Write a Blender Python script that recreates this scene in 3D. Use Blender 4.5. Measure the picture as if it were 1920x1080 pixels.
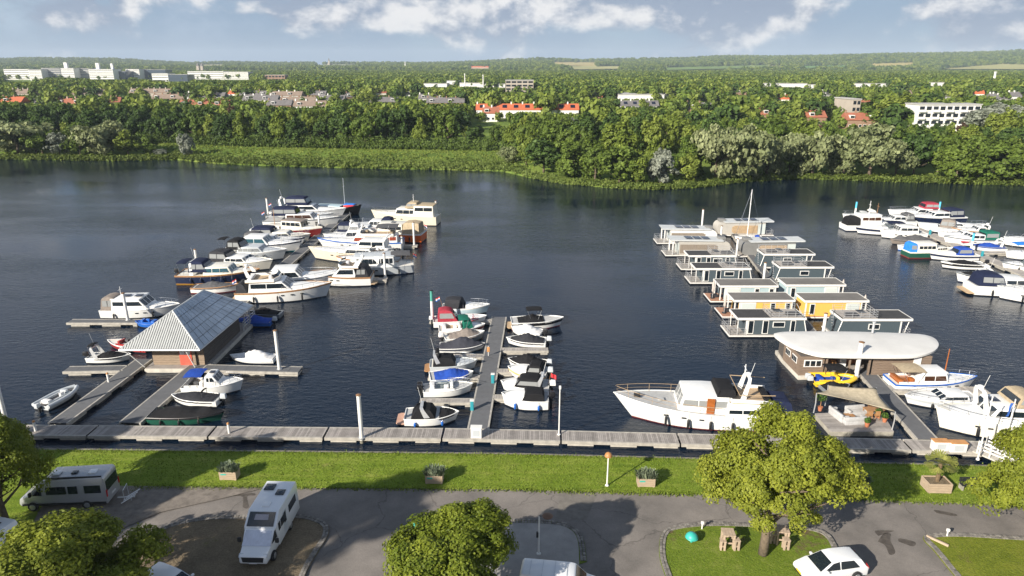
import bpy, bmesh, math, random
import numpy as np
from mathutils import Vector, Matrix
for o in list(bpy.data.objects): bpy.data.objects.remove(o)
SC = bpy.context.scene; COL = SC.collection
R = math.radians
# ------------------------------------------------------------------ camera, sky, sun, exposure
CAM_H = 32.0; FPX = 1280.0; PITCH = R(18)
cam_d = bpy.data.cameras.new('camera'); cam = bpy.data.objects.new('camera', cam_d); COL.objects.link(cam)
cam.location = (0, 0, CAM_H); cam.rotation_euler = (R(90) - PITCH, 0, 0)
cam_d.sensor_width = 36; cam_d.lens = 36 * FPX / 1920; cam_d.clip_start = 0.5; cam_d.clip_end = 40000
SC.camera = cam
SUN_EL = R(26); SUN_AZ = R(46)          # light travels forward and to the right
CLOUD_SEED = (6.7, 2.6, 16.3, 4.6)
wd = bpy.data.worlds.new('World'); SC.world = wd; wd.use_nodes = True
def build_world():
    nt = wd.node_tree; N = nt.nodes; L = nt.links; N.clear()
    def nd(t, **k):
        n = N.new(t)
        for a, b in k.items(): setattr(n, a, b)
        return n
    def mth(op, a, b=None, c=None):
        n = nd('ShaderNodeMath', operation=op)
        for i, v in enumerate((a, b, c)):
            if v is None: continue
            if isinstance(v, (int, float)): n.inputs[i].default_value = v
            else: L.new(v, n.inputs[i])
        return n.outputs[0]
    sky = nd('ShaderNodeTexSky', sky_type='NISHITA', sun_disc=False, sun_elevation=SUN_EL, sun_rotation=R(226))
    sky.air_density = 1.0; sky.dust_density = 0.6; sky.ozone_density = 1.6
    tc = nd('ShaderNodeTexCoord'); sp = nd('ShaderNodeSeparateXYZ'); L.new(tc.outputs['Generated'], sp.inputs[0])
    z = mth('MAXIMUM', sp.outputs[2], 0.0)
    cb = nd('ShaderNodeCombineXYZ'); L.new(sp.outputs[0], cb.inputs[0]); L.new(sp.outputs[1], cb.inputs[1]); L.new(mth('MULTIPLY', z, 1.6), cb.inputs[2])
    def noise(scale, detail, rough, off, dist=0.0, lac=2.0):
        mp = nd('ShaderNodeMapping'); mp.inputs['Location'].default_value = off; L.new(cb.outputs[0], mp.inputs[0])
        n = nd('ShaderNodeTexNoise'); n.inputs['Scale'].default_value = scale; n.inputs['Detail'].default_value = detail; n.inputs['Lacunarity'].default_value = lac
        n.inputs['Roughness'].default_value = rough; n.inputs['Distortion'].default_value = dist
        L.new(mp.outputs[0], n.inputs['Vector']); return n.outputs['Fac']
    def ss(x, a, b, c=0.0, d=1.0):
        n = nd('ShaderNodeMapRange', interpolation_type='SMOOTHSTEP'); n.inputs[1].default_value = a; n.inputs[2].default_value = b; n.inputs[3].default_value = c; n.inputs[4].default_value = d
        L.new(x, n.inputs[0]); return n.outputs[0]
    O = CLOUD_SEED
    big = noise(2.6, 5, 0.5, (O[0], O[1], .3)); cum = noise(5.6, 11, 0.56, (O[2], O[3], 0), 0.15); cum2 = noise(5.6, 11, 0.56, (O[2] + .010, O[3] + .008, -.024), 0.15); veil = noise(4.0, 7, .6, (O[1], O[2], 1.0))
    dens = mth('ADD', cum, ss(z, 0.012, 0.075, -0.12, 0.045))
    dens = mth('ADD', dens, mth('MULTIPLY', mth('SUBTRACT', big, 0.5), 0.35))
    dens = mth('ADD', dens, ss(z, 0.30, 0.62, 0.045, -0.15))
    puff = ss(dens, 0.445, 0.55)
    lit = ss(mth('SUBTRACT', cum, cum2), -0.03, 0.09)
    bank = mth('MULTIPLY', ss(big, 0.60, 0.42), ss(z, .3, .6, 1.0, .25)); vl = mth('MULTIPLY', ss(veil, .48, .68), mth('MULTIPLY', ss(z, .02, .06, .25, .75), ss(z, .3, .6, 1.0, .3)))
    def mix(f, a, b):
        n = nd('ShaderNodeMix', data_type='RGBA'); L.new(f, n.inputs[0])
        for i, v in ((6, a), (7, b)):
            if isinstance(v, tuple): n.inputs[i].default_value = (*v, 1)
            else: L.new(v, n.inputs[i])
        return n.outputs[2]
    sk = nd('ShaderNodeVectorMath', operation='SCALE'); sk.inputs['Scale'].default_value = 0.07; L.new(sky.outputs[0], sk.inputs[0])
    hz = ss(z, 0.0, 0.30, 1.0, 0.0)
    c = mix(mth('MULTIPLY', hz, 0.80), sk.outputs[0], (0.195, 0.300, 0.430))
    c = mix(mth('MULTIPLY', bank, 0.70), c, (0.165, 0.235, 0.345))
    c = mix(vl, c, (0.36, 0.43, 0.52))
    pc = mix(lit, (0.20, 0.245, 0.33), (0.64, 0.625, 0.615))
    c = mix(mth('MULTIPLY', puff, 0.93), c, pc)
    bg = nd('ShaderNodeBackground'); L.new(c, bg.inputs[0]); bg.inputs[1].default_value = 0.88
    L.new(bg.outputs[0], nd('ShaderNodeOutputWorld').inputs[0])
build_world()
sd = bpy.data.lights.new('sun', 'SUN'); sd.energy = 5.0; sd.angle = R(0.55); sd.color = (1.0, 0.92, 0.80)
sun = bpy.data.objects.new('sun', sd); COL.objects.link(sun)
sdir = Vector((math.sin(SUN_AZ) * math.cos(SUN_EL), math.cos(SUN_AZ) * math.cos(SUN_EL), -math.sin(SUN_EL)))
sun.rotation_euler = sdir.to_track_quat('-Z', 'Y').to_euler()
SC.view_settings.view_transform = 'Standard'; SC.view_settings.look = 'None'; SC.view_settings.exposure = 0.78; SC.view_settings.gamma = 1
SC.cycles.use_denoising = True; SC.cycles.max_bounces = 6; SC.cycles.transparent_max_bounces = 8
SC.cycles.volume_bounces = 0; SC.cycles.caustics_reflective = False; SC.cycles.caustics_refractive = False
# ------------------------------------------------------------------ pixel of the photograph -> ground point
def P(u, v, z=0.0):
    cx = (u - 960) / FPX; cy = (540 - v) / FPX
    dy = math.cos(PITCH) + cy * math.sin(PITCH); dz = -math.sin(PITCH) + cy * math.cos(PITCH)
    t = (z - CAM_H) / dz
    return Vector((cx * t, dy * t, z))
def at_depth(u, v, y):                       # point seen at (u, v) that stands y metres away
    cx = (u - 960) / FPX; cy = (540 - v) / FPX
    dy = math.cos(PITCH) + cy * math.sin(PITCH); dz = -math.sin(PITCH) + cy * math.cos(PITCH)
    t = y / dy
    return Vector((cx * t, y, CAM_H + dz * t))
def project(p):
    d = Vector(p) - Vector((0, 0, CAM_H))
    f = d.y * math.cos(PITCH) - d.z * math.sin(PITCH); up = d.y * math.sin(PITCH) + d.z * math.cos(PITCH)
    return 960 + FPX * d.x / f, 540 - FPX * up / f
# ------------------------------------------------------------------ materials
MATS = {}
def newmat(name):
    m = bpy.data.materials.new(name); m.use_nodes = True; nt = m.node_tree
    return m, nt, nt.nodes['Principled BSDF']
def pm(name, col, rough=0.5, var=0.18, scale=1.5, bump=0.0, bscale=20.0, metal=0.0, coat=0.0, island=0.0, streak=None, spec=0.5, ior=None):
    if name in MATS: return MATS[name]
    m, nt, b = newmat(name); N = nt.nodes; L = nt.links
    tc = N.new('ShaderNodeTexCoord'); src = tc.outputs['Object']
    if streak:
        mp = N.new('ShaderNodeMapping'); mp.inputs['Scale'].default_value = streak; L.new(src, mp.inputs[0]); src = mp.outputs[0]
    n = N.new('ShaderNodeTexNoise'); n.inputs['Scale'].default_value = scale; n.inputs['Detail'].default_value = 6; n.inputs['Roughness'].default_value = .62
    L.new(src, n.inputs['Vector'])
    mr = N.new('ShaderNodeMapRange'); mr.inputs[1].default_value = .3; mr.inputs[2].default_value = .7
    mr.inputs[3].default_value = 1 - var; mr.inputs[4].default_value = 1 + var * .7; L.new(n.outputs['Fac'], mr.inputs[0])
    fac = mr.outputs[0]
    if island:
        g = N.new('ShaderNodeNewGeometry'); mi = N.new('ShaderNodeMapRange'); mi.inputs[3].default_value = 1 - island; mi.inputs[4].default_value = 1 + island
        L.new(g.outputs['Random Per Island'], mi.inputs[0]); mm = N.new('ShaderNodeMath'); mm.operation = 'MULTIPLY'
        L.new(fac, mm.inputs[0]); L.new(mi.outputs[0], mm.inputs[1]); fac = mm.outputs[0]
    vm = N.new('ShaderNodeVectorMath'); vm.operation = 'SCALE'; vm.inputs[0].default_value = col; L.new(fac, vm.inputs['Scale'])
    L.new(vm.outputs[0], b.inputs['Base Color'])
    b.inputs['Roughness'].default_value = rough; b.inputs['Metallic'].default_value = metal; b.inputs['Coat Weight'].default_value = coat
    b.inputs['Specular IOR Level'].default_value = spec
    if bump:
        n2 = N.new('ShaderNodeTexNoise'); n2.inputs['Scale'].default_value = bscale; n2.inputs['Detail'].default_value = 4; L.new(src, n2.inputs['Vector'])
        bp = N.new('ShaderNodeBump'); bp.inputs['Strength'].default_value = bump; bp.inputs['Distance'].default_value = .05
        L.new(n2.outputs['Fac'], bp.inputs['Height']); L.new(bp.outputs[0], b.inputs['Normal'])
    MATS[name] = m; return m
def leafmat(name, c1, c2, trans=0.25, isl=0.30, tone=False):
    if name in MATS: return MATS[name]
    m, nt, b = newmat(name); N = nt.nodes; L = nt.links
    g = N.new('ShaderNodeNewGeometry'); oi = N.new('ShaderNodeObjectInfo'); rsrc = g.outputs['Random Per Island']
    if tone: at_ = N.new('ShaderNodeAttribute'); at_.attribute_name = 'tone'; rsrc = at_.outputs['Fac']
    mx = N.new('ShaderNodeMix'); mx.data_type = 'RGBA'; mx.inputs[6].default_value = (*c1, 1); mx.inputs[7].default_value = (*c2, 1)
    ad = N.new('ShaderNodeMath'); ad.operation = 'MULTIPLY_ADD'; ad.inputs[1].default_value = .55; L.new(rsrc, ad.inputs[0])
    sc = N.new('ShaderNodeMath'); sc.operation = 'MULTIPLY'; sc.inputs[1].default_value = .45; L.new(oi.outputs['Random'], sc.inputs[0]); L.new(sc.outputs[0], ad.inputs[2])
    L.new(ad.outputs[0], mx.inputs[0])
    mi = N.new('ShaderNodeMapRange'); mi.inputs[3].default_value = 1 - isl; mi.inputs[4].default_value = 1 + isl; L.new(rsrc, mi.inputs[0])
    vm = N.new('ShaderNodeVectorMath'); vm.operation = 'SCALE'; L.new(mx.outputs[2], vm.inputs[0]); L.new(mi.outputs[0], vm.inputs['Scale'])
    L.new(vm.outputs[0], b.inputs['Base Color']); b.inputs['Roughness'].default_value = .6; b.inputs['Specular IOR Level'].default_value = .25
    tr = N.new('ShaderNodeBsdfTranslucent'); L.new(vm.outputs[0], tr.inputs[0]); ms = N.new('ShaderNodeMixShader'); ms.inputs[0].default_value = trans
    L.new(b.outputs[0], ms.inputs[1]); L.new(tr.outputs[0], ms.inputs[2]); L.new(ms.outputs[0], N['Material Output'].inputs[0])
    MATS[name] = m; return m
def glass(name='glass', col=(.012, .018, .024), rough=.05):
    if name in MATS: return MATS[name]
    m, nt, b = newmat(name); b.inputs['Base Color'].default_value = (*col, 1); b.inputs['Roughness'].default_value = rough
    b.inputs['Specular IOR Level'].default_value = .7; b.inputs['Coat Weight'].default_value = .3; MATS[name] = m; return m
def clearglass():
    if 'clear' in MATS: return MATS['clear']
    m, nt, b = newmat('clear_glass'); N = nt.nodes; t = N.new('ShaderNodeBsdfTransparent'); t.inputs[0].default_value = (.75, .82, .85, 1)
    b.inputs['Base Color'].default_value = (.05, .07, .08, 1); b.inputs['Roughness'].default_value = .04
    ms = N.new('ShaderNodeMixShader'); ms.inputs[0].default_value = .45; nt.links.new(t.outputs[0], ms.inputs[1]); nt.links.new(b.outputs[0], ms.inputs[2])
    nt.links.new(ms.outputs[0], N['Material Output'].inputs[0]); MATS['clear'] = m; return m
C = {}
def paint(name, col, rough=.35, coat=.3, var=.07): return pm(name, col, rough, var, 1.2, coat=coat)
WHITE = paint('white_gelcoat', (.80, .80, .78)); CREAM = paint('cream_gelcoat', (.74, .68, .54)); IVORY = paint('ivory_paint', (.78, .75, .66))
GREYP = paint('light_grey_paint', (.50, .53, .55)); MIDGREY = paint('mid_grey_paint', (.20, .22, .24)); NAVY = paint('navy_paint', (.012, .020, .055)); BLACKP = paint('black_paint', (.012, .012, .014))
REDP = paint('red_paint', (.32, .02, .02)); ORANGEP = paint('orange_paint', (.80, .14, .02)); BLUEP = paint('blue_paint', (.02, .13, .50)); TEALP = paint('teal_paint', (.02, .25, .28)); GREENP = paint('dark_green_paint', (.015, .09, .06)); MAROON = paint('maroon_paint', (.16, .015, .015)); YELLOWP = paint('yellow_paint', (.85, .55, .03)); SKYP = paint('pale_blue_paint', (.45, .58, .64)); GOLD = paint('gold_stripe_paint', (.60, .30, .03))
def canvas(name, col): return pm(name, col, .85, .22, 3, bump=.35, bscale=6, spec=.2)
NAVYC = canvas('navy_canvas', (.014, .020, .052)); BLACKC = canvas('black_canvas', (.014, .014, .016)); GREYC = canvas('grey_canvas', (.10, .10, .105)); DGREYC = canvas('charcoal_canvas', (.035, .036, .042)); BLUEC = canvas('blue_canvas', (.02, .07, .36)); BRIGHTBLUEC = canvas('bright_blue_canvas', (.03, .22, .70)); REDC = canvas('red_canvas', (.36, .04, .06)); GREENC = canvas('green_canvas', (.01, .13, .09)); WHITEC = canvas('white_canvas', (.72, .71, .70)); TANC = canvas('tan_canvas', (.42, .34, .23)); TAUPEC = canvas('taupe_canvas', (.24, .205, .18)); SAILC = canvas('sand_sailcloth', (.40, .345, .25))
TEAK = pm('teak', (.38, .20, .085), .55, .25, 3, streak=(1, 8, 1)); PALETEAK = pm('pale_teak', (.46, .33, .20), .6, .2, 3, streak=(1, 8, 1)); VARNISH = pm('varnished_wood', (.36, .11, .025), .25, .25, 3, coat=.6)
DECK = pm('grey_deck_paint', (.45, .45, .44), .7, .15, 3); STEEL = pm('stainless_steel', (.62, .63, .65), .25, .05, 2, metal=1.0); ALU = pm('brushed_aluminium', (.62, .63, .64), .42, .1, 2, metal=.6); BLACKRUB = pm('black_rubber', (.015, .015, .016), .6, .2, 3); DARKMETAL = pm('dark_metal', (.03, .032, .035), .4, .2, 3, metal=.3)
GLASS = glass(); BGLASS = glass('blue_tinted_glass', (.03, .09, .12)); VINYL = glass('clear_vinyl_window', (.26, .27, .27), .16); BROWNGLASS = glass('brown_tinted_glass', (.06, .025, .012)); ANTIFOUL = paint('dark_antifouling', (.02, .022, .028), .6, 0); ANTIRED = paint('red_antifouling', (.22, .035, .03), .6, 0)
ROPE = pm('pale_rope', (.45, .40, .30), .9, .2, 5); SOLAR = glass('solar_panel_glass', (.008, .012, .028), .12); CONC = pm('pale_concrete', (.50, .47, .41), .85, .25, 1.2, bump=.3, bscale=9); CONCD = pm('stained_concrete', (.33, .31, .26), .9, .35, 1.5, bump=.3, bscale=8)
# ------------------------------------------------------------------ mesh helpers
class MB:
    def __init__(s): s.v = []; s.f = []
    def add(s, vs, fs):
        b = len(s.v); s.v += [tuple(p) for p in vs]; s.f += [tuple(i + b for i in f) for f in fs]; return s
    def box(s, c, d, rz=0.0, ry=0.0, top=(1, 1)):
        x, y, z = d[0] / 2, d[1] / 2, d[2] / 2
        vs = [(-x, -y, -z), (x, -y, -z), (x, y, -z), (-x, y, -z)] + [(a * top[0], b * top[1], z) for a, b in ((-x, -y), (x, -y), (x, y), (-x, y))]
        cr, sr = math.cos(rz), math.sin(rz); cy, sy = math.cos(ry), math.sin(ry); out = []
        for a, b, e in vs:
            a, e = a * cy + e * sy, -a * sy + e * cy
            out.append((c[0] + a * cr - b * sr, c[1] + a * sr + b * cr, c[2] + e))
        return s.add(out, [(3, 2, 1, 0), (4, 5, 6, 7), (0, 1, 5, 4), (1, 2, 6, 5), (2, 3, 7, 6), (3, 0, 4, 7)])
    def b2(s, x0, x1, y0, y1, z0, z1): return s.box(((x0 + x1) / 2, (y0 + y1) / 2, (z0 + z1) / 2), (abs(x1 - x0), abs(y1 - y0), abs(z1 - z0)))
    def poly(s, pts, z0, z1):                       # plan polygon (counter-clockwise) extruded upwards
        n = len(pts); vs = [(p[0], p[1], z0) for p in pts] + [(p[0], p[1], z1) for p in pts]
        return s.add(vs, [tuple(range(n - 1, -1, -1)), tuple(range(n, 2 * n))] + [(i, (i + 1) % n, n + (i + 1) % n, n + i) for i in range(n)])
    def prism(s, prof, wf):                         # side profile (x, z) counter-clockwise, half width wf(x, z)
        n = len(prof); vs = [(x, -wf(x, z), z) for x, z in prof] + [(x, wf(x, z), z) for x, z in prof]
        return s.add(vs, [tuple(range(n)), tuple(range(2 * n - 1, n - 1, -1))] + [((i + 1) % n, i, n + i, n + (i + 1) % n) for i in range(n)])
    def loft(s, rings, closed=True, cap=True):
        n = len(rings[0]); vs = [p for r in rings for p in r]; fs = []
        for k in range(len(rings) - 1):
            for i in range(n if closed else n - 1):
                j = (i + 1) % n; fs.append((k * n + i, k * n + j, (k + 1) * n + j, (k + 1) * n + i))
        if cap and closed: fs += [tuple(range(n - 1, -1, -1)), tuple((len(rings) - 1) * n + i for i in range(n))]
        return s.add(vs, fs)
    def tube(s, pts, r, n=6, r1=None):
        pts = [Vector(p) for p in pts]; rings = []
        for k, p in enumerate(pts):
            t = (pts[min(k + 1, len(pts) - 1)] - pts[max(k - 1, 0)]).normalized()
            a = t.cross(Vector((0, 0, 1)) if abs(t.z) < .9 else Vector((1, 0, 0))).normalized(); b = t.cross(a)
            rr = r if r1 is None else r + (r1 - r) * k / max(1, len(pts) - 1)
            rings.append([p + a * rr * math.cos(2 * math.pi * i / n) - b * rr * math.sin(2 * math.pi * i / n) for i in range(n)])
        return s.loft(rings)
    def lathe(s, prof, c=(0, 0, 0), n=12):           # (r, z) from bottom to top
        return s.loft([[(c[0] + r * math.cos(2 * math.pi * i / n), c[1] + r * math.sin(2 * math.pi * i / n), c[2] + z) for i in range(n)] for r, z in prof])
    def sphere(s, c, r, n=10, m=6, sc=(1, 1, 1)):
        rings = []
        for k in range(m + 1):
            a = -math.pi / 2 + math.pi * (k + .02) / (m + .04); rings.append([(c[0] + r * sc[0] * math.cos(a) * math.cos(2 * math.pi * i / n), c[1] + r * sc[1] * math.cos(a) * math.sin(2 * math.pi * i / n), c[2] + r * sc[2] * math.sin(a)) for i in range(n)])
        return s.loft(rings)
    def wheel(s, c, r, w, n=16, axis='y'):
        rings = []
        for d, q in ((-w / 2, r * .86), (-w / 2 + .03, r), (w / 2 - .03, r), (w / 2, r * .86)):
            ring = [(r_ * 1.0, d) for r_ in (q,)]
            rings.append([(c[0] + q * math.cos(2 * math.pi * i / n), c[1] + d, c[2] + q * math.sin(2 * math.pi * i / n)) for i in range(n)][::-1])
        return s.loft(rings)
    def build(s, name, mat, parent=None, smooth=False, bevel=0.0, angle=None):
        me = bpy.data.meshes.new(name); me.from_pydata(s.v, [], s.f)
        if bevel:
            bm = bmesh.new(); bm.from_mesh(me); bmesh.ops.remove_doubles(bm, verts=bm.verts, dist=1e-5)
            es = [e for e in bm.edges if len(e.link_faces) == 2 and e.calc_face_angle(0) > .5]
            bmesh.ops.bevel(bm, geom=es, offset=bevel, segments=2, affect='EDGES', profile=.6, clamp_overlap=True); bm.to_mesh(me); bm.free()
        me.materials.append(mat); o = bpy.data.objects.new(name, me); COL.objects.link(o)
        if parent is not None: o.parent = parent
        if smooth or bevel:
            me.polygons.foreach_set('use_smooth', [True] * len(me.polygons))
            me.set_sharp_from_angle(angle=R(angle or 38))
        return o
def np_mesh(name, verts, quads, mat):
    me = bpy.data.meshes.new(name); nv, nf = len(verts), len(quads); k = quads.shape[1]
    me.vertices.add(nv); me.vertices.foreach_set('co', verts.astype(np.float32).ravel())
    me.loops.add(nf * k); me.loops.foreach_set('vertex_index', quads.astype(np.int32).ravel())
    me.polygons.add(nf); me.polygons.foreach_set('loop_start', np.arange(0, nf * k, k, dtype=np.int32))
    me.update(calc_edges=True); me.materials.append(mat); return me
def thing(name, label, cat, loc=(0, 0, 0), rz=0.0, group=None):
    o = bpy.data.objects.new(name, None); COL.objects.link(o); o.location = loc; o.rotation_euler = (0, 0, rz); o.empty_display_size = .3
    return tag(o, label, cat, group)
def tag(o, label, cat, group=None):
    o['label'] = label; o['category'] = cat
    if group: o['group'] = group
    return o
def kind(o, k, label=None):
    o['kind'] = k
    if label: o['label'] = label
    return o
def copy_tree(o, parent=None):
    c = o.copy(); COL.objects.link(c)
    if parent is not None: c.parent = parent
    for ch in o.children: copy_tree(ch, c)
    return c
rnd = random.Random(7)
ORD = ['', 'first', 'second', 'third', 'fourth', 'fifth', 'sixth', 'seventh', 'eighth', 'ninth', 'tenth', 'eleventh', 'twelfth', 'thirteenth', 'fourteenth', 'fifteenth', 'sixteenth', 'seventeenth', 'eighteenth', 'nineteenth', 'twentieth']
def nth(k):
    if k <= 20: return ORD[k]
    return f"{k}{'th' if k % 100 in (11, 12, 13) else {1: 'st', 2: 'nd', 3: 'rd'}.get(k % 10, 'th')}"
# ------------------------------------------------------------------ the setting: water
def water_mat():
    m, nt, b = newmat('lake_water'); N = nt.nodes; L = nt.links
    b.inputs['Base Color'].default_value = (.004, .0105, .023, 1); b.inputs['Roughness'].default_value = .07; b.inputs['IOR'].default_value = 1.333
    tc = N.new('ShaderNodeTexCoord')
    def nz(sc, rot, stretch, det, rough):
        mp = N.new('ShaderNodeMapping'); mp.inputs['Rotation'].default_value = (0, 0, R(rot)); mp.inputs['Scale'].default_value = (1, stretch, 1)
        L.new(tc.outputs['Object'], mp.inputs[0]); n = N.new('ShaderNodeTexNoise'); n.inputs['Scale'].default_value = sc
        n.inputs['Detail'].default_value = det; n.inputs['Roughness'].default_value = rough; n.inputs['Distortion'].default_value = .3
        L.new(mp.outputs[0], n.inputs['Vector']); return n.outputs['Fac']
    a = nz(.85, 28, 2.2, 3, .55); c = nz(3.2, 12, 1.8, 3, .5); big = nz(.020, 20, 2.6, 4, .55); sw = nz(.28, 18, 2.4, 3, .5)
    ad = N.new('ShaderNodeMath'); ad.operation = 'MULTIPLY_ADD'; ad.inputs[1].default_value = .30; L.new(c, ad.inputs[0]); sm_ = N.new('ShaderNodeMath'); sm_.operation = 'MULTIPLY_ADD'; sm_.inputs[1].default_value = .5; L.new(sw, sm_.inputs[0]); L.new(a, sm_.inputs[2]); L.new(sm_.outputs[0], ad.inputs[2])
    mr = N.new('ShaderNodeMapRange'); mr.inputs[1].default_value = .36; mr.inputs[2].default_value = .64; mr.inputs[3].default_value = .08; mr.inputs[4].default_value = .40; L.new(big, mr.inputs[0])
    bp = N.new('ShaderNodeBump'); bp.inputs['Distance'].default_value = .30; L.new(mr.outputs[0], bp.inputs['Strength']); L.new(ad.outputs[0], bp.inputs['Height'])
    L.new(bp.outputs[0], b.inputs['Normal']); return m
w = MB(); w.add([(-900, 44, 0), (900, 44, 0), (900, 420, 0), (-900, 420, 0)], [(0, 1, 2, 3)])
kind(w.build('water', water_mat()), 'structure')
# ------------------------------------------------------------------ far bank, plain and hills as one sheet
EDGE = [(-1500, 292), (-300, 297), (0, 299), (90, 300), (210, 302), (330, 300), (420, 308), (560, 313), (800, 318), (940, 321), (985, 332), (1050, 344), (1150, 353), (1230, 356), (1310, 352), (1400, 341), (1500, 335), (1650, 340), (1800, 345), (1930, 348), (2300, 352), (3400, 356)]
SKYL = [(-1500, 108), (-300, 110), (0, 111), (60, 109), (220, 110), (290, 115), (360, 118), (420, 116), (520, 118), (650, 117), (800, 118), (900, 115), (960, 111), (1010, 109), (1090, 112), (1200, 110), (1290, 109), (1340, 105), (1450, 106), (1560, 104), (1650, 101), (1800, 99), (1880, 96), (1920, 93), (2300, 90), (3400, 95)]
def interp(tab, u):
    for (a, b), (c, d) in zip(tab, tab[1:]):
        if u <= c: return b + (d - b) * (u - a) / (c - a)
    return tab[-1][1]
def sst(a, b, x):
    t = min(1, max(0, (x - a) / (b - a))); return t * t * (3 - 2 * t)
HILL_Y = 4600.0
def u_of(x, y): return 960 + FPX * (x / y) / (math.cos(PITCH) + (math.tan(R(1.2))) * math.sin(PITCH))   # column seen near the horizon
def slope(u): return (u - 960) / FPX * (math.cos(PITCH))
def edge_y(u): p = P(u, interp(EDGE, u)); return p.y
def col_u(x, y): return 960 + (x / y) / math.cos(PITCH) * FPX
# table of the shore in world space: angle x/y -> y
SHORE = []
for u_ in range(-1500, 3401, 10):
    p = P(u_, interp(EDGE, u_)); SHORE.append((p.x / p.y, p.y))
def shore_y(k): return interp(SHORE, k)
def terrain(x, y):
    k = x / y; d = y - shore_y(k); u = 960 + k / math.cos(PITCH) * FPX * 1.0
    if d < 0: return -.5 + max(-2, d) * .4
    z = .35 + 2.0 * sst(0, 26, d) + 2.2 * sst(26, 220, d) + 2 * sst(220, 2000, d)
    if y > 1800:
        top = at_depth(u, interp(SKYL, u) + 4.5, HILL_Y).z
        a = sst(2200, HILL_Y, y); r = .82 + .18 * math.sin(x * .0016 + 1.3) * math.cos(y * .0021 + x * .0007)
        z += (top - 6.5) * (a * r if y < HILL_Y - 500 else a * (r + (1 - r) * sst(HILL_Y - 500, HILL_Y, y)))
        if y > HILL_Y: z -= (y - HILL_Y) * .03
    return z
def land_mat():
    m, nt, b = newmat('far_ground'); N = nt.nodes; L = nt.links; tc = N.new('ShaderNodeTexCoord')
    n = N.new('ShaderNodeTexNoise'); n.inputs['Scale'].default_value = .06; n.inputs['Detail'].default_value = 9; n.inputs['Roughness'].default_value = .65; L.new(tc.outputs['Object'], n.inputs['Vector'])
    r = N.new('ShaderNodeValToRGB'); e = r.color_ramp.elements; e[0].position = .34; e[0].color = (.07, .11, .022, 1); e[1].position = .66; e[1].color = (.21, .26, .06, 1); e2 = r.color_ramp.elements.new(.5); e2.color = (.135, .20, .036, 1)
    L.new(n.outputs['Fac'], r.inputs[0]); L.new(r.outputs[0], b.inputs['Base Color']); b.inputs['Roughness'].default_value = .9; b.inputs['Specular IOR Level'].default_value = .1
    n2 = N.new('ShaderNodeTexNoise'); n2.inputs['Scale'].default_value = .9; n2.inputs['Detail'].default_value = 5; L.new(tc.outputs['Object'], n2.inputs['Vector'])
    bp = N.new('ShaderNodeBump'); bp.inputs['Strength'].default_value = .6; bp.inputs['Distance'].default_value = .6; L.new(n2.outputs['Fac'], bp.inputs['Height']); L.new(bp.outputs[0], b.inputs['Normal']); return m
def build_land():
    ds = [-6, -1.2, 0, .6, 1.5, 3, 6, 10, 16, 24, 34, 48, 66, 90, 120, 160, 220, 300, 400, 550, 750, 1000, 1250, 1500, 1750, 2000, 2250, 2500, 2750, 3000, 3250, 3500, 3750, 4000, 4150, 4300, 4450, 4700, 5200, 6500, 9000]
    us = list(range(-1400, 3301, 12)); vs = []; fs = []; nu = len(us)
    rr = random.Random(3)
    for j, d in enumerate(ds):
        for u in us:
            k = slope(u) / math.cos(PITCH) / math.cos(PITCH) if False else (u - 960) / FPX / math.cos(PITCH)
            y = shore_y(k) + d + (rr.uniform(-.6, .6) if 0 <= d < 5 else 0); x = k * y
            vs.append((x, y, terrain(x, y) + (rr.uniform(-.12, .12) if d > 1 else 0)))
    for j in range(len(ds) - 1):
        for i in range(nu - 1): fs.append((j * nu + i, j * nu + i + 1, (j + 1) * nu + i + 1, (j + 1) * nu + i))
    m = MB(); m.add(vs, fs); o = m.build('terrain', land_mat(), smooth=True, angle=80); kind(o, 'structure')
build_land()
def ground_hit(u, v):
    y = 150.0
    while y < 9000:
        p = at_depth(u, v, y)
        if p.z <= terrain(p.x, p.y): return p
        y *= 1.006
    return p
# fields on the hills and the meadow by the water, draped over the terrain
FIELDS = [('hay_field', [(1035, 117), (1115, 118), (1120, 126), (1045, 124)], (.44, .36, .14)), ('hay_field', [(1065, 126), (1165, 124), (1160, 131), (1075, 132)], (.38, .36, .15)),
          ('grass_field', [(1240, 127), (1440, 122), (1440, 129), (1250, 133)], (.16, .24, .06)), ('grass_field', [(1500, 124), (1590, 123), (1590, 129), (1500, 130)], (.13, .24, .07)),
          ('hay_field', [(1630, 120), (1715, 117), (1710, 125), (1640, 128)], (.42, .35, .13)), ('hay_field', [(1745, 131), (1880, 120), (1990, 124), (1985, 132)], (.38, .36, .14)),
          ('grass_field', [(1400, 122), (1470, 124), (1465, 129), (1405, 129)], (.30, .32, .12)), ('hay_field', [(590, 121), (680, 121), (660, 125), (600, 125)], (.26, .28, .14)), ('hay_field', [(370, 122), (420, 121), (420, 126), (375, 127)], (.36, .33, .20))]
def in_poly(u, v, q):
    c = False; n = len(q)
    for i in range(n):
        (a, b), (e, f) = q[i], q[(i + 1) % n]
        if (b > v) != (f > v) and u < (e - a) * (v - b) / (f - b) + a: c = not c
    return c
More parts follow.
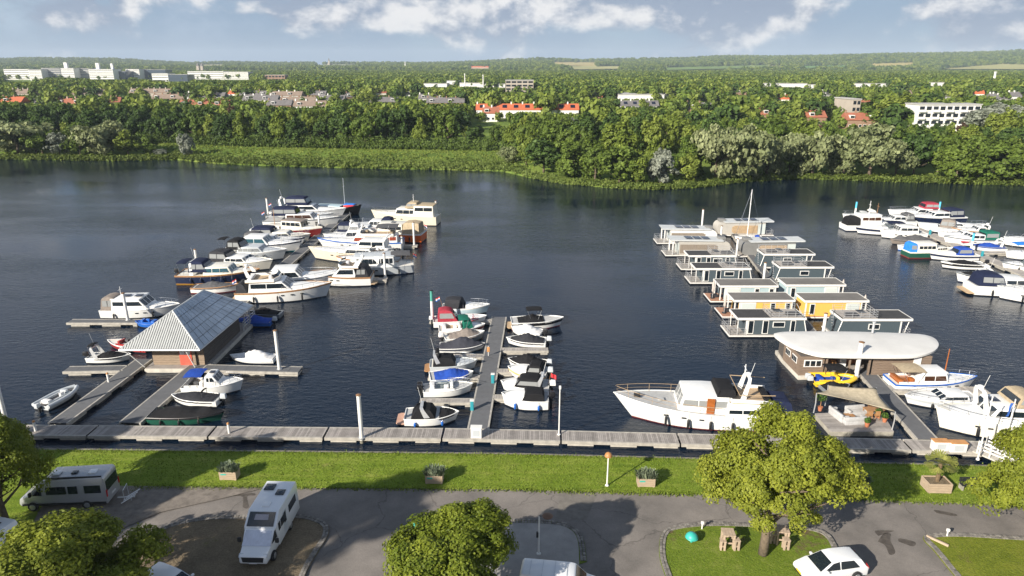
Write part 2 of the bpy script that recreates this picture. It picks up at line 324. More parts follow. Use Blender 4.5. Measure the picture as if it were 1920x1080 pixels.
def build_fields():
    for i, (nm, q, colr) in enumerate(FIELDS):
        m = MB(); n, k = 14, 5; vs = []
        for b in range(k + 1):
            for a in range(n + 1):
                s, t = a / n, b / k
                u = (q[0][0] * (1 - s) + q[1][0] * s) * (1 - t) + (q[3][0] * (1 - s) + q[2][0] * s) * t
                v = (q[0][1] * (1 - s) + q[1][1] * s) * (1 - t) + (q[3][1] * (1 - s) + q[2][1] * s) * t
                p = ground_hit(u, v); vs.append((p.x, p.y, terrain(p.x, p.y) + 4))
        m.add(vs, [(b * (n + 1) + a + n + 1, b * (n + 1) + a + n + 2, b * (n + 1) + a + 1, b * (n + 1) + a) for b in range(k) for a in range(n)])
        kind(m.build(nm, pm('field_%d' % i, colr, .9, .2, .004, spec=.1)), 'structure')
build_fields()
# ------------------------------------------------------------------ near shore: quay, road, lawn, pitches
GZ = .70
def gp(u, v, dz=0.0): return P(u, v, GZ + dz)
def asphalt_mat():
    m, nt, b = newmat('worn_asphalt'); N = nt.nodes; L = nt.links; tc = N.new('ShaderNodeTexCoord')
    def nz(s, d=6, r=.6):
        n = N.new('ShaderNodeTexNoise'); n.inputs['Scale'].default_value = s; n.inputs['Detail'].default_value = d; n.inputs['Roughness'].default_value = r; L.new(tc.outputs['Object'], n.inputs['Vector']); return n.outputs['Fac']
    r = N.new('ShaderNodeValToRGB'); e = r.color_ramp.elements; e[0].position = .3; e[0].color = (.132, .121, .111, 1); e[1].position = .72; e[1].color = (.24, .216, .195, 1); L.new(nz(.35, 8, .62), r.inputs[0])
    fine = N.new('ShaderNodeMapRange'); fine.inputs[3].default_value = .72; fine.inputs[4].default_value = 1.28; L.new(nz(11, 3, .7), fine.inputs[0])
    v = N.new('ShaderNodeTexVoronoi'); v.feature = 'DISTANCE_TO_EDGE'; v.inputs['Scale'].default_value = .11; mp = N.new('ShaderNodeMapping'); L.new(tc.outputs['Object'], mp.inputs[0])
    wn = N.new('ShaderNodeTexNoise'); wn.inputs['Scale'].default_value = .6; wn.inputs['Detail'].default_value = 5; L.new(tc.outputs['Object'], wn.inputs['Vector'])
    va = N.new('ShaderNodeVectorMath'); va.operation = 'MULTIPLY_ADD'; va.inputs[1].default_value = (2.2, 2.2, 0); L.new(wn.outputs['Color'], va.inputs[0]); L.new(tc.outputs['Object'], va.inputs[2]); L.new(va.outputs[0], v.inputs['Vector'])
    cr = N.new('ShaderNodeMapRange'); cr.inputs[1].default_value = .001; cr.inputs[2].default_value = .005; cr.inputs[3].default_value = .68; cr.inputs[4].default_value = 1; L.new(v.outputs['Distance'], cr.inputs[0])
    mm = N.new('ShaderNodeMath'); mm.operation = 'MULTIPLY'; L.new(fine.outputs[0], mm.inputs[0]); L.new(cr.outputs[0], mm.inputs[1])
    vm = N.new('ShaderNodeVectorMath'); vm.operation = 'SCALE'; L.new(r.outputs[0], vm.inputs[0]); L.new(mm.outputs[0], vm.inputs['Scale']); L.new(vm.outputs[0], b.inputs['Base Color'])
    b.inputs['Roughness'].default_value = .85; b.inputs['Specular IOR Level'].default_value = .25
    bp = N.new('ShaderNodeBump'); bp.inputs['Strength'].default_value = .35; bp.inputs['Distance'].default_value = .03; L.new(nz(14, 3), bp.inputs['Height']); L.new(bp.outputs[0], b.inputs['Normal']); return m
def grass_mat(name, a, bc, c, dirt=None, streaks=True, thr=(.5, .62)):
    m, nt, b = newmat(name); N = nt.nodes; L = nt.links; tc = N.new('ShaderNodeTexCoord')
    def nz(s, d=6, r=.65, st=None):
        n = N.new('ShaderNodeTexNoise'); n.inputs['Scale'].default_value = s; n.inputs['Detail'].default_value = d; n.inputs['Roughness'].default_value = r; src = tc.outputs['Object']
        if st:
            mp = N.new('ShaderNodeMapping'); mp.inputs['Scale'].default_value = st; mp.inputs['Rotation'].default_value = (0, 0, R(2)); L.new(src, mp.inputs[0]); src = mp.outputs[0]
        L.new(src, n.inputs['Vector']); return n.outputs['Fac']
    r = N.new('ShaderNodeValToRGB'); e = r.color_ramp.elements; e[0].position = .32; e[0].color = (*a, 1); e[1].position = .68; e[1].color = (*c, 1); k = r.color_ramp.elements.new(.5); k.color = (*bc, 1)
    mx = N.new('ShaderNodeMath'); mx.operation = 'MULTIPLY_ADD'; mx.inputs[1].default_value = .55; L.new(nz(.55), mx.inputs[0])
    sc = N.new('ShaderNodeMath'); sc.operation = 'MULTIPLY'; sc.inputs[1].default_value = .45; L.new(nz(1.6, 3, .6, (.10, 1.3, 1)) if streaks else nz(3), sc.inputs[0]); L.new(sc.outputs[0], mx.inputs[2]); L.new(mx.outputs[0], r.inputs[0])
    col = r.outputs[0]
    if dirt:
        q = N.new('ShaderNodeMix'); q.data_type = 'RGBA'; q.inputs[7].default_value = (*dirt, 1); L.new(col, q.inputs[6])
        t = N.new('ShaderNodeMapRange'); t.interpolation_type = 'SMOOTHSTEP'; t.inputs[1].default_value = thr[0]; t.inputs[2].default_value = thr[1]; L.new(nz(.32, 8, .7), t.inputs[0]); L.new(t.outputs[0], q.inputs[0]); col = q.outputs[2]
    f = N.new('ShaderNodeMapRange'); f.inputs[1].default_value = .25; f.inputs[2].default_value = .75; f.inputs[3].default_value = .55; f.inputs[4].default_value = 1.4; L.new(nz(9, 4, .75), f.inputs[0])
    vm = N.new('ShaderNodeVectorMath'); vm.operation = 'SCALE'; L.new(col, vm.inputs[0]); L.new(f.outputs[0], vm.inputs['Scale']); L.new(vm.outputs[0], b.inputs['Base Color'])
    b.inputs['Roughness'].default_value = .9; b.inputs['Specular IOR Level'].default_value = .1
    bp = N.new('ShaderNodeBump'); bp.inputs['Strength'].default_value = .8; bp.inputs['Distance'].default_value = .10; L.new(nz(7, 4, .7), bp.inputs['Height']); L.new(bp.outputs[0], b.inputs['Normal']); return m
LAWN = grass_mat('mown_lawn', (.105, .165, .016), (.165, .23, .026), (.245, .28, .055), dirt=(.27, .25, .08), thr=(.58, .80))
ISLE = grass_mat('worn_grass', (.085, .135, .016), (.135, .19, .022), (.20, .235, .05), dirt=(.13, .09, .055), streaks=False, thr=(.56, .66))
DIRT = grass_mat('bare_pitch', (.13, .105, .07), (.19, .15, .10), (.24, .19, .125), dirt=(.12, .13, .03), streaks=False, thr=(.58, .70))
GRAVEL = pm('grey_gravel', (.19, .165, .14), .95, .35, 2.0, bump=.6, bscale=16); PAVE = pm('pale_concrete_paving', (.30, .285, .265), .85, .22, .8, bump=.15, bscale=12)
ROAD = asphalt_mat(); SETT = pm('granite_sett', (.20, .185, .165), .85, .3, 5, island=.35, bump=.3); QUAY = pm('quay_stone', (.22, .20, .16), .9, .35, 2, bump=.4)
def sheet(name, pts, mat, z, thick=.0, sub=None):
    m = MB(); m.poly([(p[0], p[1]) for p in pts], z - max(thick, .003), z); return kind(m.build(name, mat), 'structure')
qa = [gp(u, v) for u, v in ((-700, 830), (-100, 838), (60, 841), (500, 845), (960, 850), (1400, 861), (1830, 872), (2100, 880), (2700, 900))]
ra = [gp(u, v) for u, v in ((30, 915), (250, 914), (500, 914), (960, 918), (1300, 927), (1800, 943), (2100, 953), (2700, 975))]
sheet('road', [(-150, -60), (150, -60), (150, 44)] + [(p.x, p.y) for p in reversed(qa)] + [(-150, 54)], ROAD, GZ, 2.2)
lawn = sheet('lawn', [(-140, 20), (-30, 33), (-32, 39.5)] + [(gp(*q).x, gp(*q).y) for q in ((70, 960), (150, 935), (215, 918))] + [(p.x, p.y) for p in ra[2:]] + [(p.x, p.y - .25) for p in reversed(qa)] + [(-140, 54)], LAWN, GZ + .06, .05)
m = MB()
for a, b in zip(qa, qa[1:]):
    L_ = (b - a).length; n = max(2, int(L_ / 1.1)); d = (b - a) / n
    for i in range(n): c = a + d * (i + .5); m.box((c.x, c.y - .16, GZ - .16), (L_ / n - .03, .34, .40), math.atan2(d.y, d.x))
kind(m.build('quay_edge', QUAY), 'structure')
sheet('gravel_pitch', [(p.x, p.y) for p in (gp(60, 985), gp(210, 1000), gp(300, 962), gp(420, 935), gp(500, 915), gp(215, 912), gp(90, 930))], GRAVEL, GZ + .066)
sheet('road_patch', [(p.x, p.y) for p in (gp(1040, 975), gp(1100, 975), gp(1120, 925), gp(1053, 921))], pm('asphalt_patch', (.17, .155, .135), .9, .25, 2, bump=.3), GZ + .004)
def smooth_line(pts, n=6):
    out = []
    for i in range(len(pts) - 1):
        p0, p1, p2, p3 = pts[max(i - 1, 0)], pts[i], pts[i + 1], pts[min(i + 2, len(pts) - 1)]
        for k in range(n):
            t = k / n; out.append(.5 * ((2 * p1) + (p2 - p0) * t + (2 * p0 - 5 * p1 + 4 * p2 - p3) * t * t + (3 * p1 - p0 - 3 * p2 + p3) * t ** 3))
    return out + [pts[-1]]
def island(name, line, rest, mat, rows=2):
    pts = smooth_line([gp(u, v) for u, v in line]); cc = sum(pts, Vector()) / len(pts)
    o = sheet(name, [(p.x, p.y) for p in pts] + [(gp(*q).x, gp(*q).y) for q in rest], mat, GZ + .07, .06)
    m = MB(); r2 = random.Random(len(line)); acc = 0
    for a, b in zip(pts, pts[1:]):
        d = b - a; t = d.normalized(); nrm = Vector((-t.y, t.x, 0)); n = max(1, round(d.length / .2))
        for i in range(n):
            for k in range(rows):
                c = a + d * ((i + .5) / n) + nrm * (.12 + .2 * k); s = d.length / n
                m.box((c.x, c.y, GZ + .06 + r2.uniform(-.012, .02) + .02 * (k == 0)), (s * .86, .17, .12), math.atan2(t.y, t.x) + r2.uniform(-.08, .08))
    k = m.build('kerb_setts', SETT, o); k['kind'] = 'stuff'; return o
island('bare_pitch', [(200, 1110), (225, 1050), (262, 1012), (320, 984), (390, 970), (450, 968), (520, 966), (575, 968), (612, 982), (616, 1004), (598, 1034), (575, 1075), (560, 1130)][::-1], [], DIRT)
isb = [(700, 1180), (722, 1080), (735, 1035), (750, 1003), (790, 980), (840, 975), (950, 975), (1040, 978), (1078, 990), (1094, 1012), (1100, 1054)]
island('paved_pitch', isb[::-1], [(1096, 1110), (1090, 1180)][::-1][:0], ISLE)
sheet('concrete_pad', [(p.x, p.y) for p in smooth_line([gp(u, v) for u, v in ((905, 982), (1030, 983), (1065, 992), (1082, 1012), (1086, 1060), (1088, 1200))])][::-1] + [(gp(900, 1200).x, gp(900, 1200).y)][:0] + [(gp(905, 982).x, gp(905, 982).y), (gp(880, 1200).x, gp(880, 1200).y)], PAVE, GZ + .078)
isc = [(1275, 1150), (1247, 1080), (1236, 1040), (1240, 1003), (1262, 988), (1330, 981), (1440, 984), (1520, 990), (1560, 1010), (1580, 1060), (1600, 1150)]
island('grass_pitch', isc[::-1], [], ISLE)
isd = [(1835, 1130), (1790, 1082), (1752, 1035), (1731, 1012), (1742, 1003), (1800, 1001), (1920, 1008), (2100, 1018), (2300, 1030)]
island('grass_pitch', isd[::-1], [(2300, 1130)][:1], grass_mat('pitch_lawn', (.10, .13, .014), (.155, .185, .022), (.21, .22, .035), dirt=(.17, .13, .06), streaks=False, thr=(.60, .75)))

def lawn_tufts():
    r2 = random.Random(12); m = []; f = []
    def blade(x, y, z, h, w_):
        a = r2.uniform(0, 6.28); dx, dy = math.cos(a) * w_, math.sin(a) * w_; lx, ly = r2.uniform(-.5, .5) * h, r2.uniform(-.5, .5) * h; b = len(m); m.extend([(x - dx, y - dy, z), (x + dx, y + dy, z), (x + lx, y + ly, z + h)]); f.append((b, b + 1, b + 2))
    for ln, n, sd_ in ((ra[1:], 5200, -.08), (qa[1:8], 5200, -.42)):
        for i in range(n):
            k = r2.randrange(len(ln) - 1); p = ln[k].lerp(ln[k + 1], r2.random()); c = r2.gauss(0, .14) * (1.6 if r2.random() < .2 else 1); blade(p.x, p.y + sd_ + c, GZ + .01, r2.uniform(.08, .22), .05)
    for i in range(16000):
        u = r2.uniform(20, 1920); t_ = r2.random(); a = gp(u, interp([(60, 843), (960, 852), (1830, 874), (2100, 882)], u)); b = gp(u, interp([(30, 914), (500, 913), (960, 917), (1300, 926), (1800, 942), (2100, 952)], u)); p = a.lerp(b, t_)
        blade(p.x, p.y, GZ + .05, r2.uniform(.05, .13), .045)
    me = MB(); me.v = m; me.f = f; o = me.build('lawn_tufts', leafmat('lawn_blade', (.11, .17, .016), (.24, .28, .05), .25, .3)); kind(o, 'stuff', 'rough grass blades over the lawn and along its ragged edges'); o['category'] = 'grass'
lawn_tufts()

def stain(name, pts, mat, seed):
    r2 = random.Random(seed); loop = [gp(u + r2.uniform(-3, 3), v + r2.uniform(-2, 2)) for u, v in pts]; loop = smooth_line(loop + loop[:1], 4)[:-1]; sheet(name, [(p.x, p.y) for p in loop], mat, GZ + .0045)
DAMP = pm('dark_asphalt_repair', (.085, .072, .06), .75, .4, 3, bump=.3)
stain('road_patch', [(1655, 1003), (1668, 1001), (1672, 1015), (1678, 1034), (1668, 1040), (1658, 1024), (1648, 1014)][::-1], DAMP, 1)
stain('road_patch', [(1640, 996), (1672, 994), (1674, 999), (1644, 1003)][::-1], DAMP, 2); stain('road_patch', [(1690, 1008), (1715, 1018), (1712, 1024), (1686, 1015)][::-1], DAMP, 3)
stain('road_patch', [(435, 928), (475, 926), (478, 930), (462, 932), (464, 950), (458, 951), (456, 933), (436, 932)][::-1], DAMP, 4); stain('road_patch', [(1755, 956), (1790, 962), (1788, 966), (1756, 961)][::-1], DAMP, 5)
# ------------------------------------------------------------------ jetties
PLANK = pm('weathered_deck_plank', (.30, .275, .255), .85, .22, 2, island=.24); GRITDECK = pm('grey_grit_decking', (.115, .118, .125), .9, .12, 2, island=.06, bump=.25, bscale=25); BEAM = pm('jetty_edge_beam', (.40, .375, .33), .8, .3, 2); PALEDECK = pm('pale_deck_plank', (.36, .33, .30), .85, .2, 2, island=.15)
def jetty(name, label, a, b, wd_, deck=GRITDECK, pitch=1.2, z=.5, floats=True, flt=2.4, gap=1.6, planks_along=True, group=None, beam=BEAM):
    a = Vector((a[0], a[1], 0)); b = Vector((b[0], b[1], 0)); d = b - a; L_ = d.length
    t = thing(name, label, 'jetty', (a.x, a.y, 0), math.atan2(d.y, d.x), group)
    m = MB(); n = max(1, round(L_ / pitch)); s = L_ / n; r2 = random.Random(int(L_ * 10))
    for i in range(n): m.box(((i + .5) * s, 0, z - .025 + r2.uniform(-.004, .004)), (s - min(.02, pitch * .12), wd_ - .16, .05))
    m.build('deck_planks', deck, t)['kind'] = 'stuff'
    for sd_ in (-1, 1): MB().b2(0, L_, sd_ * wd_ / 2 - .08, sd_ * wd_ / 2 + .08, z - .26, z + .012).build('edge_beam', beam, t)
    MB().b2(.05, L_ - .05, -wd_ / 2 + .1, wd_ / 2 - .1, z - .2, z - .06).build('subframe', DARKMETAL, t)
    if floats:
        x = .5
        while x < L_ - .6:
            MB().b2(x, min(x + flt, L_ - .1), -wd_ / 2 + .06, wd_ / 2 - .06, -.35, z - .262).build('float', CONC, t); x += flt + gap
    return t
JU = [44, 184, 405, 616, 832, 1050, 1268, 1480, 1690, 1862]; JF = [(44, 797), (880, 803.5), (1120, 809), (1753, 825.5), (1900, 829.5)]
JL = ['leftmost pontoon of the long plank jetty, with two walkways joining it', 'pontoon of the long plank jetty below the green covered sloop', 'third pontoon from the left of the long plank jetty', 'pontoon of the long plank jetty pierced by the tall white pile', 'pontoon of the long plank jetty where the central pier joins', 'pontoon of the long plank jetty with the slim white lamp', 'pontoon of the long plank jetty along the classic yacht', 'pontoon of the long plank jetty behind the big tree', 'rightmost pontoon of the long plank jetty, carrying white boxes']
for k_ in range(9):
    p_, q_ = P(JU[k_] + 2, interp(JF, JU[k_]), .5), P(JU[k_ + 1] - 1, interp(JF, JU[k_ + 1]), .5); jetty('plank_jetty', JL[k_], (p_.x, p_.y - .9), (q_.x - .03, q_.y - .9), 1.75, PLANK, .17, flt=2.3, gap=1.5, group='pontoons of the long jetty')
jetty('jetty', 'grey walkway from the long jetty to the left side of the pyramid-roofed shed', P(108, 793, .5), (-41.6, 71), 1.75)
jetty('jetty', 'grey walkway from the long jetty to the right side of the pyramid-roofed shed', P(243, 792.5, .5), (-34.8, 69.3), 1.95)
jetty('finger_jetty', 'short finger jetty left of the pyramid-roofed shed, below the black-covered runabout', P(124, 692, .5), P(236, 690, .5), 1.35)
jetty('finger_jetty', 'short finger jetty right of the pyramid-roofed shed with a tall white pile', P(384, 689, .5), P(563, 693, .5), 1.45)
jetty('finger_jetty', 'dark finger jetty at far left beside the white hardtop cruiser', P(130, 602, .5), P(262, 602, .5), 1.3)
jetty('jetty', 'long grey pier up the middle of the left group of motor yachts', (-38.3, 82.5), (-37.4, 153), 2.0)
jetty('jetty', 'straight grey pier up the middle of the central group of small boats', (-3.1, 55.35), (-1.7, 84.6), 1.85, pitch=.9)
jetty('finger_jetty', 'cross jetty at the far end of the central small-boat pier', P(806, 601, .5), P(921, 601, .5), 1.0, PALEDECK, .3)
for lab, a, b in (('finger jetty left of the central pier below the charcoal-covered boat', (820, 667), (908, 667)), ('finger jetty left of the central pier behind the blue-covered boat', (803, 706), (900, 706)), ('finger jetty left of the central pier below the open white boat', (787, 751), (889, 751)),
                  ('finger jetty right of the central pier below the white-hulled covered boat', (941, 655), (1028, 655)), ('finger jetty right of the central pier behind the cream-striped boat', (932, 695), (990, 695)), ('finger jetty right of the central pier between two white boats', (925, 744), (975, 744))):
    jetty('finger_jetty', lab, P(*a, .5), P(*b, .5), .85, PALEDECK, .3)
jetty('jetty', 'grey walkway from the clubhouse porch to the right end of the long jetty', P(1618, 690, .5), P(1739, 823, .5), 1.8)
jetty('finger_jetty', 'finger jetty between the blue-striped launch and the white sailing hull', P(1668, 727, .5), P(1850, 731, .5), 1.2, PALEDECK, .3)
jetty('jetty', 'narrow grey gangway between the two columns of houseboats', P(1543, 650, .5), P(1372, 432, .5), 1.3)
jetty('jetty', 'long grey pier through the right group of motor boats', P(1690, 416, .5), P(2060, 572, .5), 2.0, PALEDECK, .5)
jetty('finger_jetty', 'finger jetty below the blue-covered speedboat in the right group', P(1822, 473, .5), P(1898, 473, .5), 1.1, PALEDECK, .3)
jetty('finger_jetty', 'finger jetty with two white piles below the orange-hulled boat', P(748, 460, .5), P(783, 460, .5), 1.0, PALEDECK, .3)
jetty('finger_jetty', 'finger jetty below the round-sterned white passenger boat', P(690, 523, .5), P(726, 523, .5), 1.2, PALEDECK, .3)
# ------------------------------------------------------------------ mooring piles
PILE = pm('white_painted_pile', (.74, .73, .70), .5, .12, 1); PILEB = pm('weathered_pile_foot', (.20, .19, .15), .9, .3, 2)
TOPS = {'g': pm('green_pile_band', (.08, .33, .27), .5), 'b': pm('light_blue_pile_band', (.10, .48, .72), .5)}
def pile(label, u, v0, v1, band=None, r=.19):
    b = P(u[1], v1); tp = at_depth(u[0], v0, b.y); h = tp.z
    t = thing('mooring_pile', label, 'mooring pile', (b.x, b.y, 0), 0, 'white mooring piles')
    MB().lathe([(r, -1.2), (r, .3)], n=14).build('foot', PILEB, t, True); e = h - 1.4 if band else h
    MB().lathe([(r * .98, .3), (r * .98, e)], n=14).build('shaft', PILE, t, True)
    if band: MB().lathe([(r * .985, e), (r * .985, h)], n=14).build('colour_band', TOPS[band], t, True)
    MB().lathe([(r * 1.25, h), (r * 1.25, h + .05), (.03, h + .14)], n=14).build('cap', DARKMETAL if band else pm('rusty_pile_cap', (.22, .12, .06), .8), t, True)
    MB().lathe([(r + .10, .42), (r + .10, .56)], n=14).build('guide_collar', ALU, t, True)
for a in (('white mooring pile cut by the left edge of the picture', (-8, 14), 705, 800, None), ('white mooring pile beside the hardtop cruiser at far left', (234, 241), 550, 607), ('tall white mooring pile at the end of the finger jetty right of the shed', (519, 525), 620, 700),
          ('tall white mooring pile standing through the long jetty, left of the centre', (674, 679), 741, 830), ('green-topped white mooring pile beside the boat with the red canopy', (807, 811), 545, 608, 'g'), ('thick white mooring pile in front of the clubhouse porch', (1612, 1604), 642, 712, None, .24),
          ('white mooring pile behind the clubhouse roof between two dark houseboats', (1544, 1541), 588, 640), ('white mooring pile at the back left of the left boat group, with flags behind', (499, 503), 372, 404), ('white mooring pile at the pier bend beside the maroon-bowed boat', (598, 600), 403, 437),
          ('white mooring pile behind the dark-hulled steel cruiser', (368, 370), 468, 500), ('white mooring pile at the back right corner of the left boat group', (818, 818), 377, 409), ('white mooring pile right of the orange hull', (779, 777), 417, 464), ('white mooring pile on the finger jetty left of the orange hull', (753, 755), 443, 480),
          ('white mooring pile in front of the round-sterned passenger boat', (720, 723), 475, 526), ('white mooring pile behind the farthest left houseboat', (1318, 1315), 393, 436), ('white mooring pile between the two farthest houseboat columns', (1352, 1351), 424, 452), ('white mooring pile between the grey houseboats and curved grey houseboat', (1382, 1380), 448, 486),
          ('white mooring pile between the fourth houseboats of both columns', (1434, 1431), 493, 530), ('blue-topped mooring pile at the far left of the right boat group', (1602, 1601), 378, 415, 'b'), ('blue-topped mooring pile behind the yachts of the right boat group', (1760, 1757), 378, 412, 'b'), ('blue-topped mooring pile on the pier of the right boat group', (1825, 1818), 437, 478, 'b')): pile(*a)
# ------------------------------------------------------------------ floating shed with hipped metal roof
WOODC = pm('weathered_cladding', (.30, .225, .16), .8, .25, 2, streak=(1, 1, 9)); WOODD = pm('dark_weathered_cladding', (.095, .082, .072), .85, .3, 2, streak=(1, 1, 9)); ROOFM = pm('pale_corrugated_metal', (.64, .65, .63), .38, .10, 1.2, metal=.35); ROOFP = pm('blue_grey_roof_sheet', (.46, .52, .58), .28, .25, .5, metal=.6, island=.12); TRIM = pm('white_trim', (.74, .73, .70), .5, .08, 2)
def board_wall(t, name, a, b, z0, z1, mat, n=None, th=.06, bh=.28):
    a = Vector(a); b = Vector(b); d = b - a; n = n or max(1, round((z1 - z0) / bh)); h = (z1 - z0) / n
    for i in range(n):
        c = (a + b) / 2
        MB().box((c.x, c.y, z0 + (i + .5) * h), (d.length, th * (1 + .25 * (i % 2)), h - .025), math.atan2(d.y, d.x)).build(name, mat, t)
def shed():
    t = thing('boat_shed', 'floating timber shed with a grey pyramid-like hipped metal roof', 'shed', (-37.2, 69, 0))
    O = Vector((-37.2, 69, 0)); X = lambda x: x - O.x; Y = lambda y: y - O.y
    MB().b2(X(-40.3), X(-33.4), Y(68.4), Y(84), -.35, .42).build('float', CONC, t, bevel=.03)
    MB().b2(X(-40.2), X(-33.5), Y(68.5), Y(83.9), .42, .5).build('deck', PLANK, t)
    x0, x1, y0, y1 = -39.7, -34.0, 69.4, 79.5
    MB().b2(X(x0) + .05, X(x1) - .05, Y(y0) + .05, Y(y1) - .05, .5, 3.1).build('wall_core', WOODD, t)
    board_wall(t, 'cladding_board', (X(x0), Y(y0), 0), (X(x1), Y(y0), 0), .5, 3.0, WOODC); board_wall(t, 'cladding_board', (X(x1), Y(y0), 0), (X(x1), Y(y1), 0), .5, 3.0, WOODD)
    d = MB().b2(X(-36.7), X(-35.35), Y(y0) - .09, Y(y0) - .03, .5, 2.75).build('door', pm('coral_red_door', (.62, .12, .08), .5), t)
    for k, (a, b) in enumerate(((-36.62, -36.08), (-36.0, -35.48))): MB().b2(X(a), X(b), Y(y0) - .115, Y(y0) - .093, 1.75, 2.65).build('notice', pm('white_paper_notice', (.80, .79, .78), .7), d)
    MB().b2(X(-34.9), X(-34.8), Y(y0) - .2, Y(y0) - .06, .5, 3.0).build('post', DARKMETAL, t)
    er = [(-42.2, 67.6), (-33.5, 67.6), (-33.0, 82.0), (-42.0, 82.0)]; ez = 3.05; A = Vector((X(-37.9), Y(71.7), 6.05)); B = Vector((X(-37.6), Y(79.0), 6.05)); E = [Vector((X(a), Y(b), ez)) for a, b in er]
    core = MB(); dn = Vector((0, 0, -.12)); vs = [p + dn for p in E] + [A + dn, B + dn]; core.add(vs, [(0, 1, 4), (1, 2, 5, 4), (2, 3, 5), (3, 0, 4, 5), (0, 3, 2, 1)]); roof = core.build('roof', ROOFM, t)
    # ribbed front hip
    n = 34; m = MB()
    for i in range(n):
        s0, s1 = i / n, (i + .55) / n; out = Vector((0, -.35, .8)).normalized() * .035
        def top(s): q = min(s, 1 - s) * 2; return E[0].lerp(E[1], s).lerp(A if True else A, 0) + (A - (E[0] + E[1]) / 2) * q
        a, b = E[0].lerp(E[1], s0), E[0].lerp(E[1], s1); c, e = top(s1), top(s0); m.add([a + out * .2, b + out * .2, c + out * .2, e + out * .2, a + out, b + out, c + out, e + out], [(4, 5, 6, 7), (0, 1, 5, 4), (1, 2, 6, 5), (2, 3, 7, 6), (3, 0, 4, 7)])
    m.build('roof_ribs', ROOFM, roof)['kind'] = 'stuff'
    # sheets on the two long slopes
    for (p, q, r_, s_) in ((E[1], E[2], B, A), (E[3], E[0], A, B), (E[2], E[3], B, B)):
        nc, nr = (13, 5) if r_ != s_ else (6, 3); nn = (q - p).cross(s_ - p).normalized(); nn = nn if nn.z > 0 else -nn
        for i in range(nc):
            for j in range(nr):
                f = lambda a, b: p.lerp(q, a).lerp(s_.lerp(r_, a), b)
                g = .003; a0, a1, b0, b1 = i / nc + g, (i + 1) / nc - g, j / nr + g * 2, (j + 1) / nr - g * 2; h = nn * (.03 + .008 * (j % 2)); lo = nn * .004
                c = [f(a0, b0), f(a1, b0), f(a1, b1), f(a0, b1)]; MB().add([x + lo for x in c] + [x + h for x in c], [(4, 5, 6, 7), (0, 1, 5, 4), (1, 2, 6, 5), (2, 3, 7, 6), (3, 0, 4, 7)]).build('roof_sheet', ROOFP, roof)
    MB().tube([A, B], .09).build('ridge_cap', ROOFM, roof)
    for e, k in ((E[0], A), (E[1], A), (E[2], B), (E[3], B)): MB().tube([e, k], .08).build('hip_cap', ROOFM, roof)
    for p, q in ((E[0], E[1]), (E[1], E[2]), (E[2], E[3]), (E[3], E[0])): MB().tube([p - Vector((0, 0, .05)), q - Vector((0, 0, .05))], .07).build('gutter', ALU, roof)
    for a, b in (((X(-41.9), Y(67.9), 3.0), (X(-40.3), Y(68.6), .6)), ((X(-35.3), Y(68.0), 3.0), (X(-34.8), Y(68.6), .55)), ((X(-33.4), Y(81.8), 3), (X(-33.6), Y(81.7), .5)), ((X(-33.3), Y(79.8), 3), (X(-33.6), Y(79.7), .5))): MB().tube([a, b], .06).build('strut', TRIM if a[1] < 0 else ALU, t)
    m = MB()
    for z in (.95, 1.3, 1.65): m.tube([(X(-33.6), Y(79.6), z), (X(-33.6), Y(83.8), z)], .03); m.tube([(X(-33.6), Y(83.8), z), (X(-38), Y(83.8), z)], .03)
    for k in range(6): m.tube([(X(-33.6), Y(79.6 + .84 * k), .5), (X(-33.6), Y(79.6 + .84 * k), 1.65)], .03)
    m.build('railing', ALU, t)
shed()
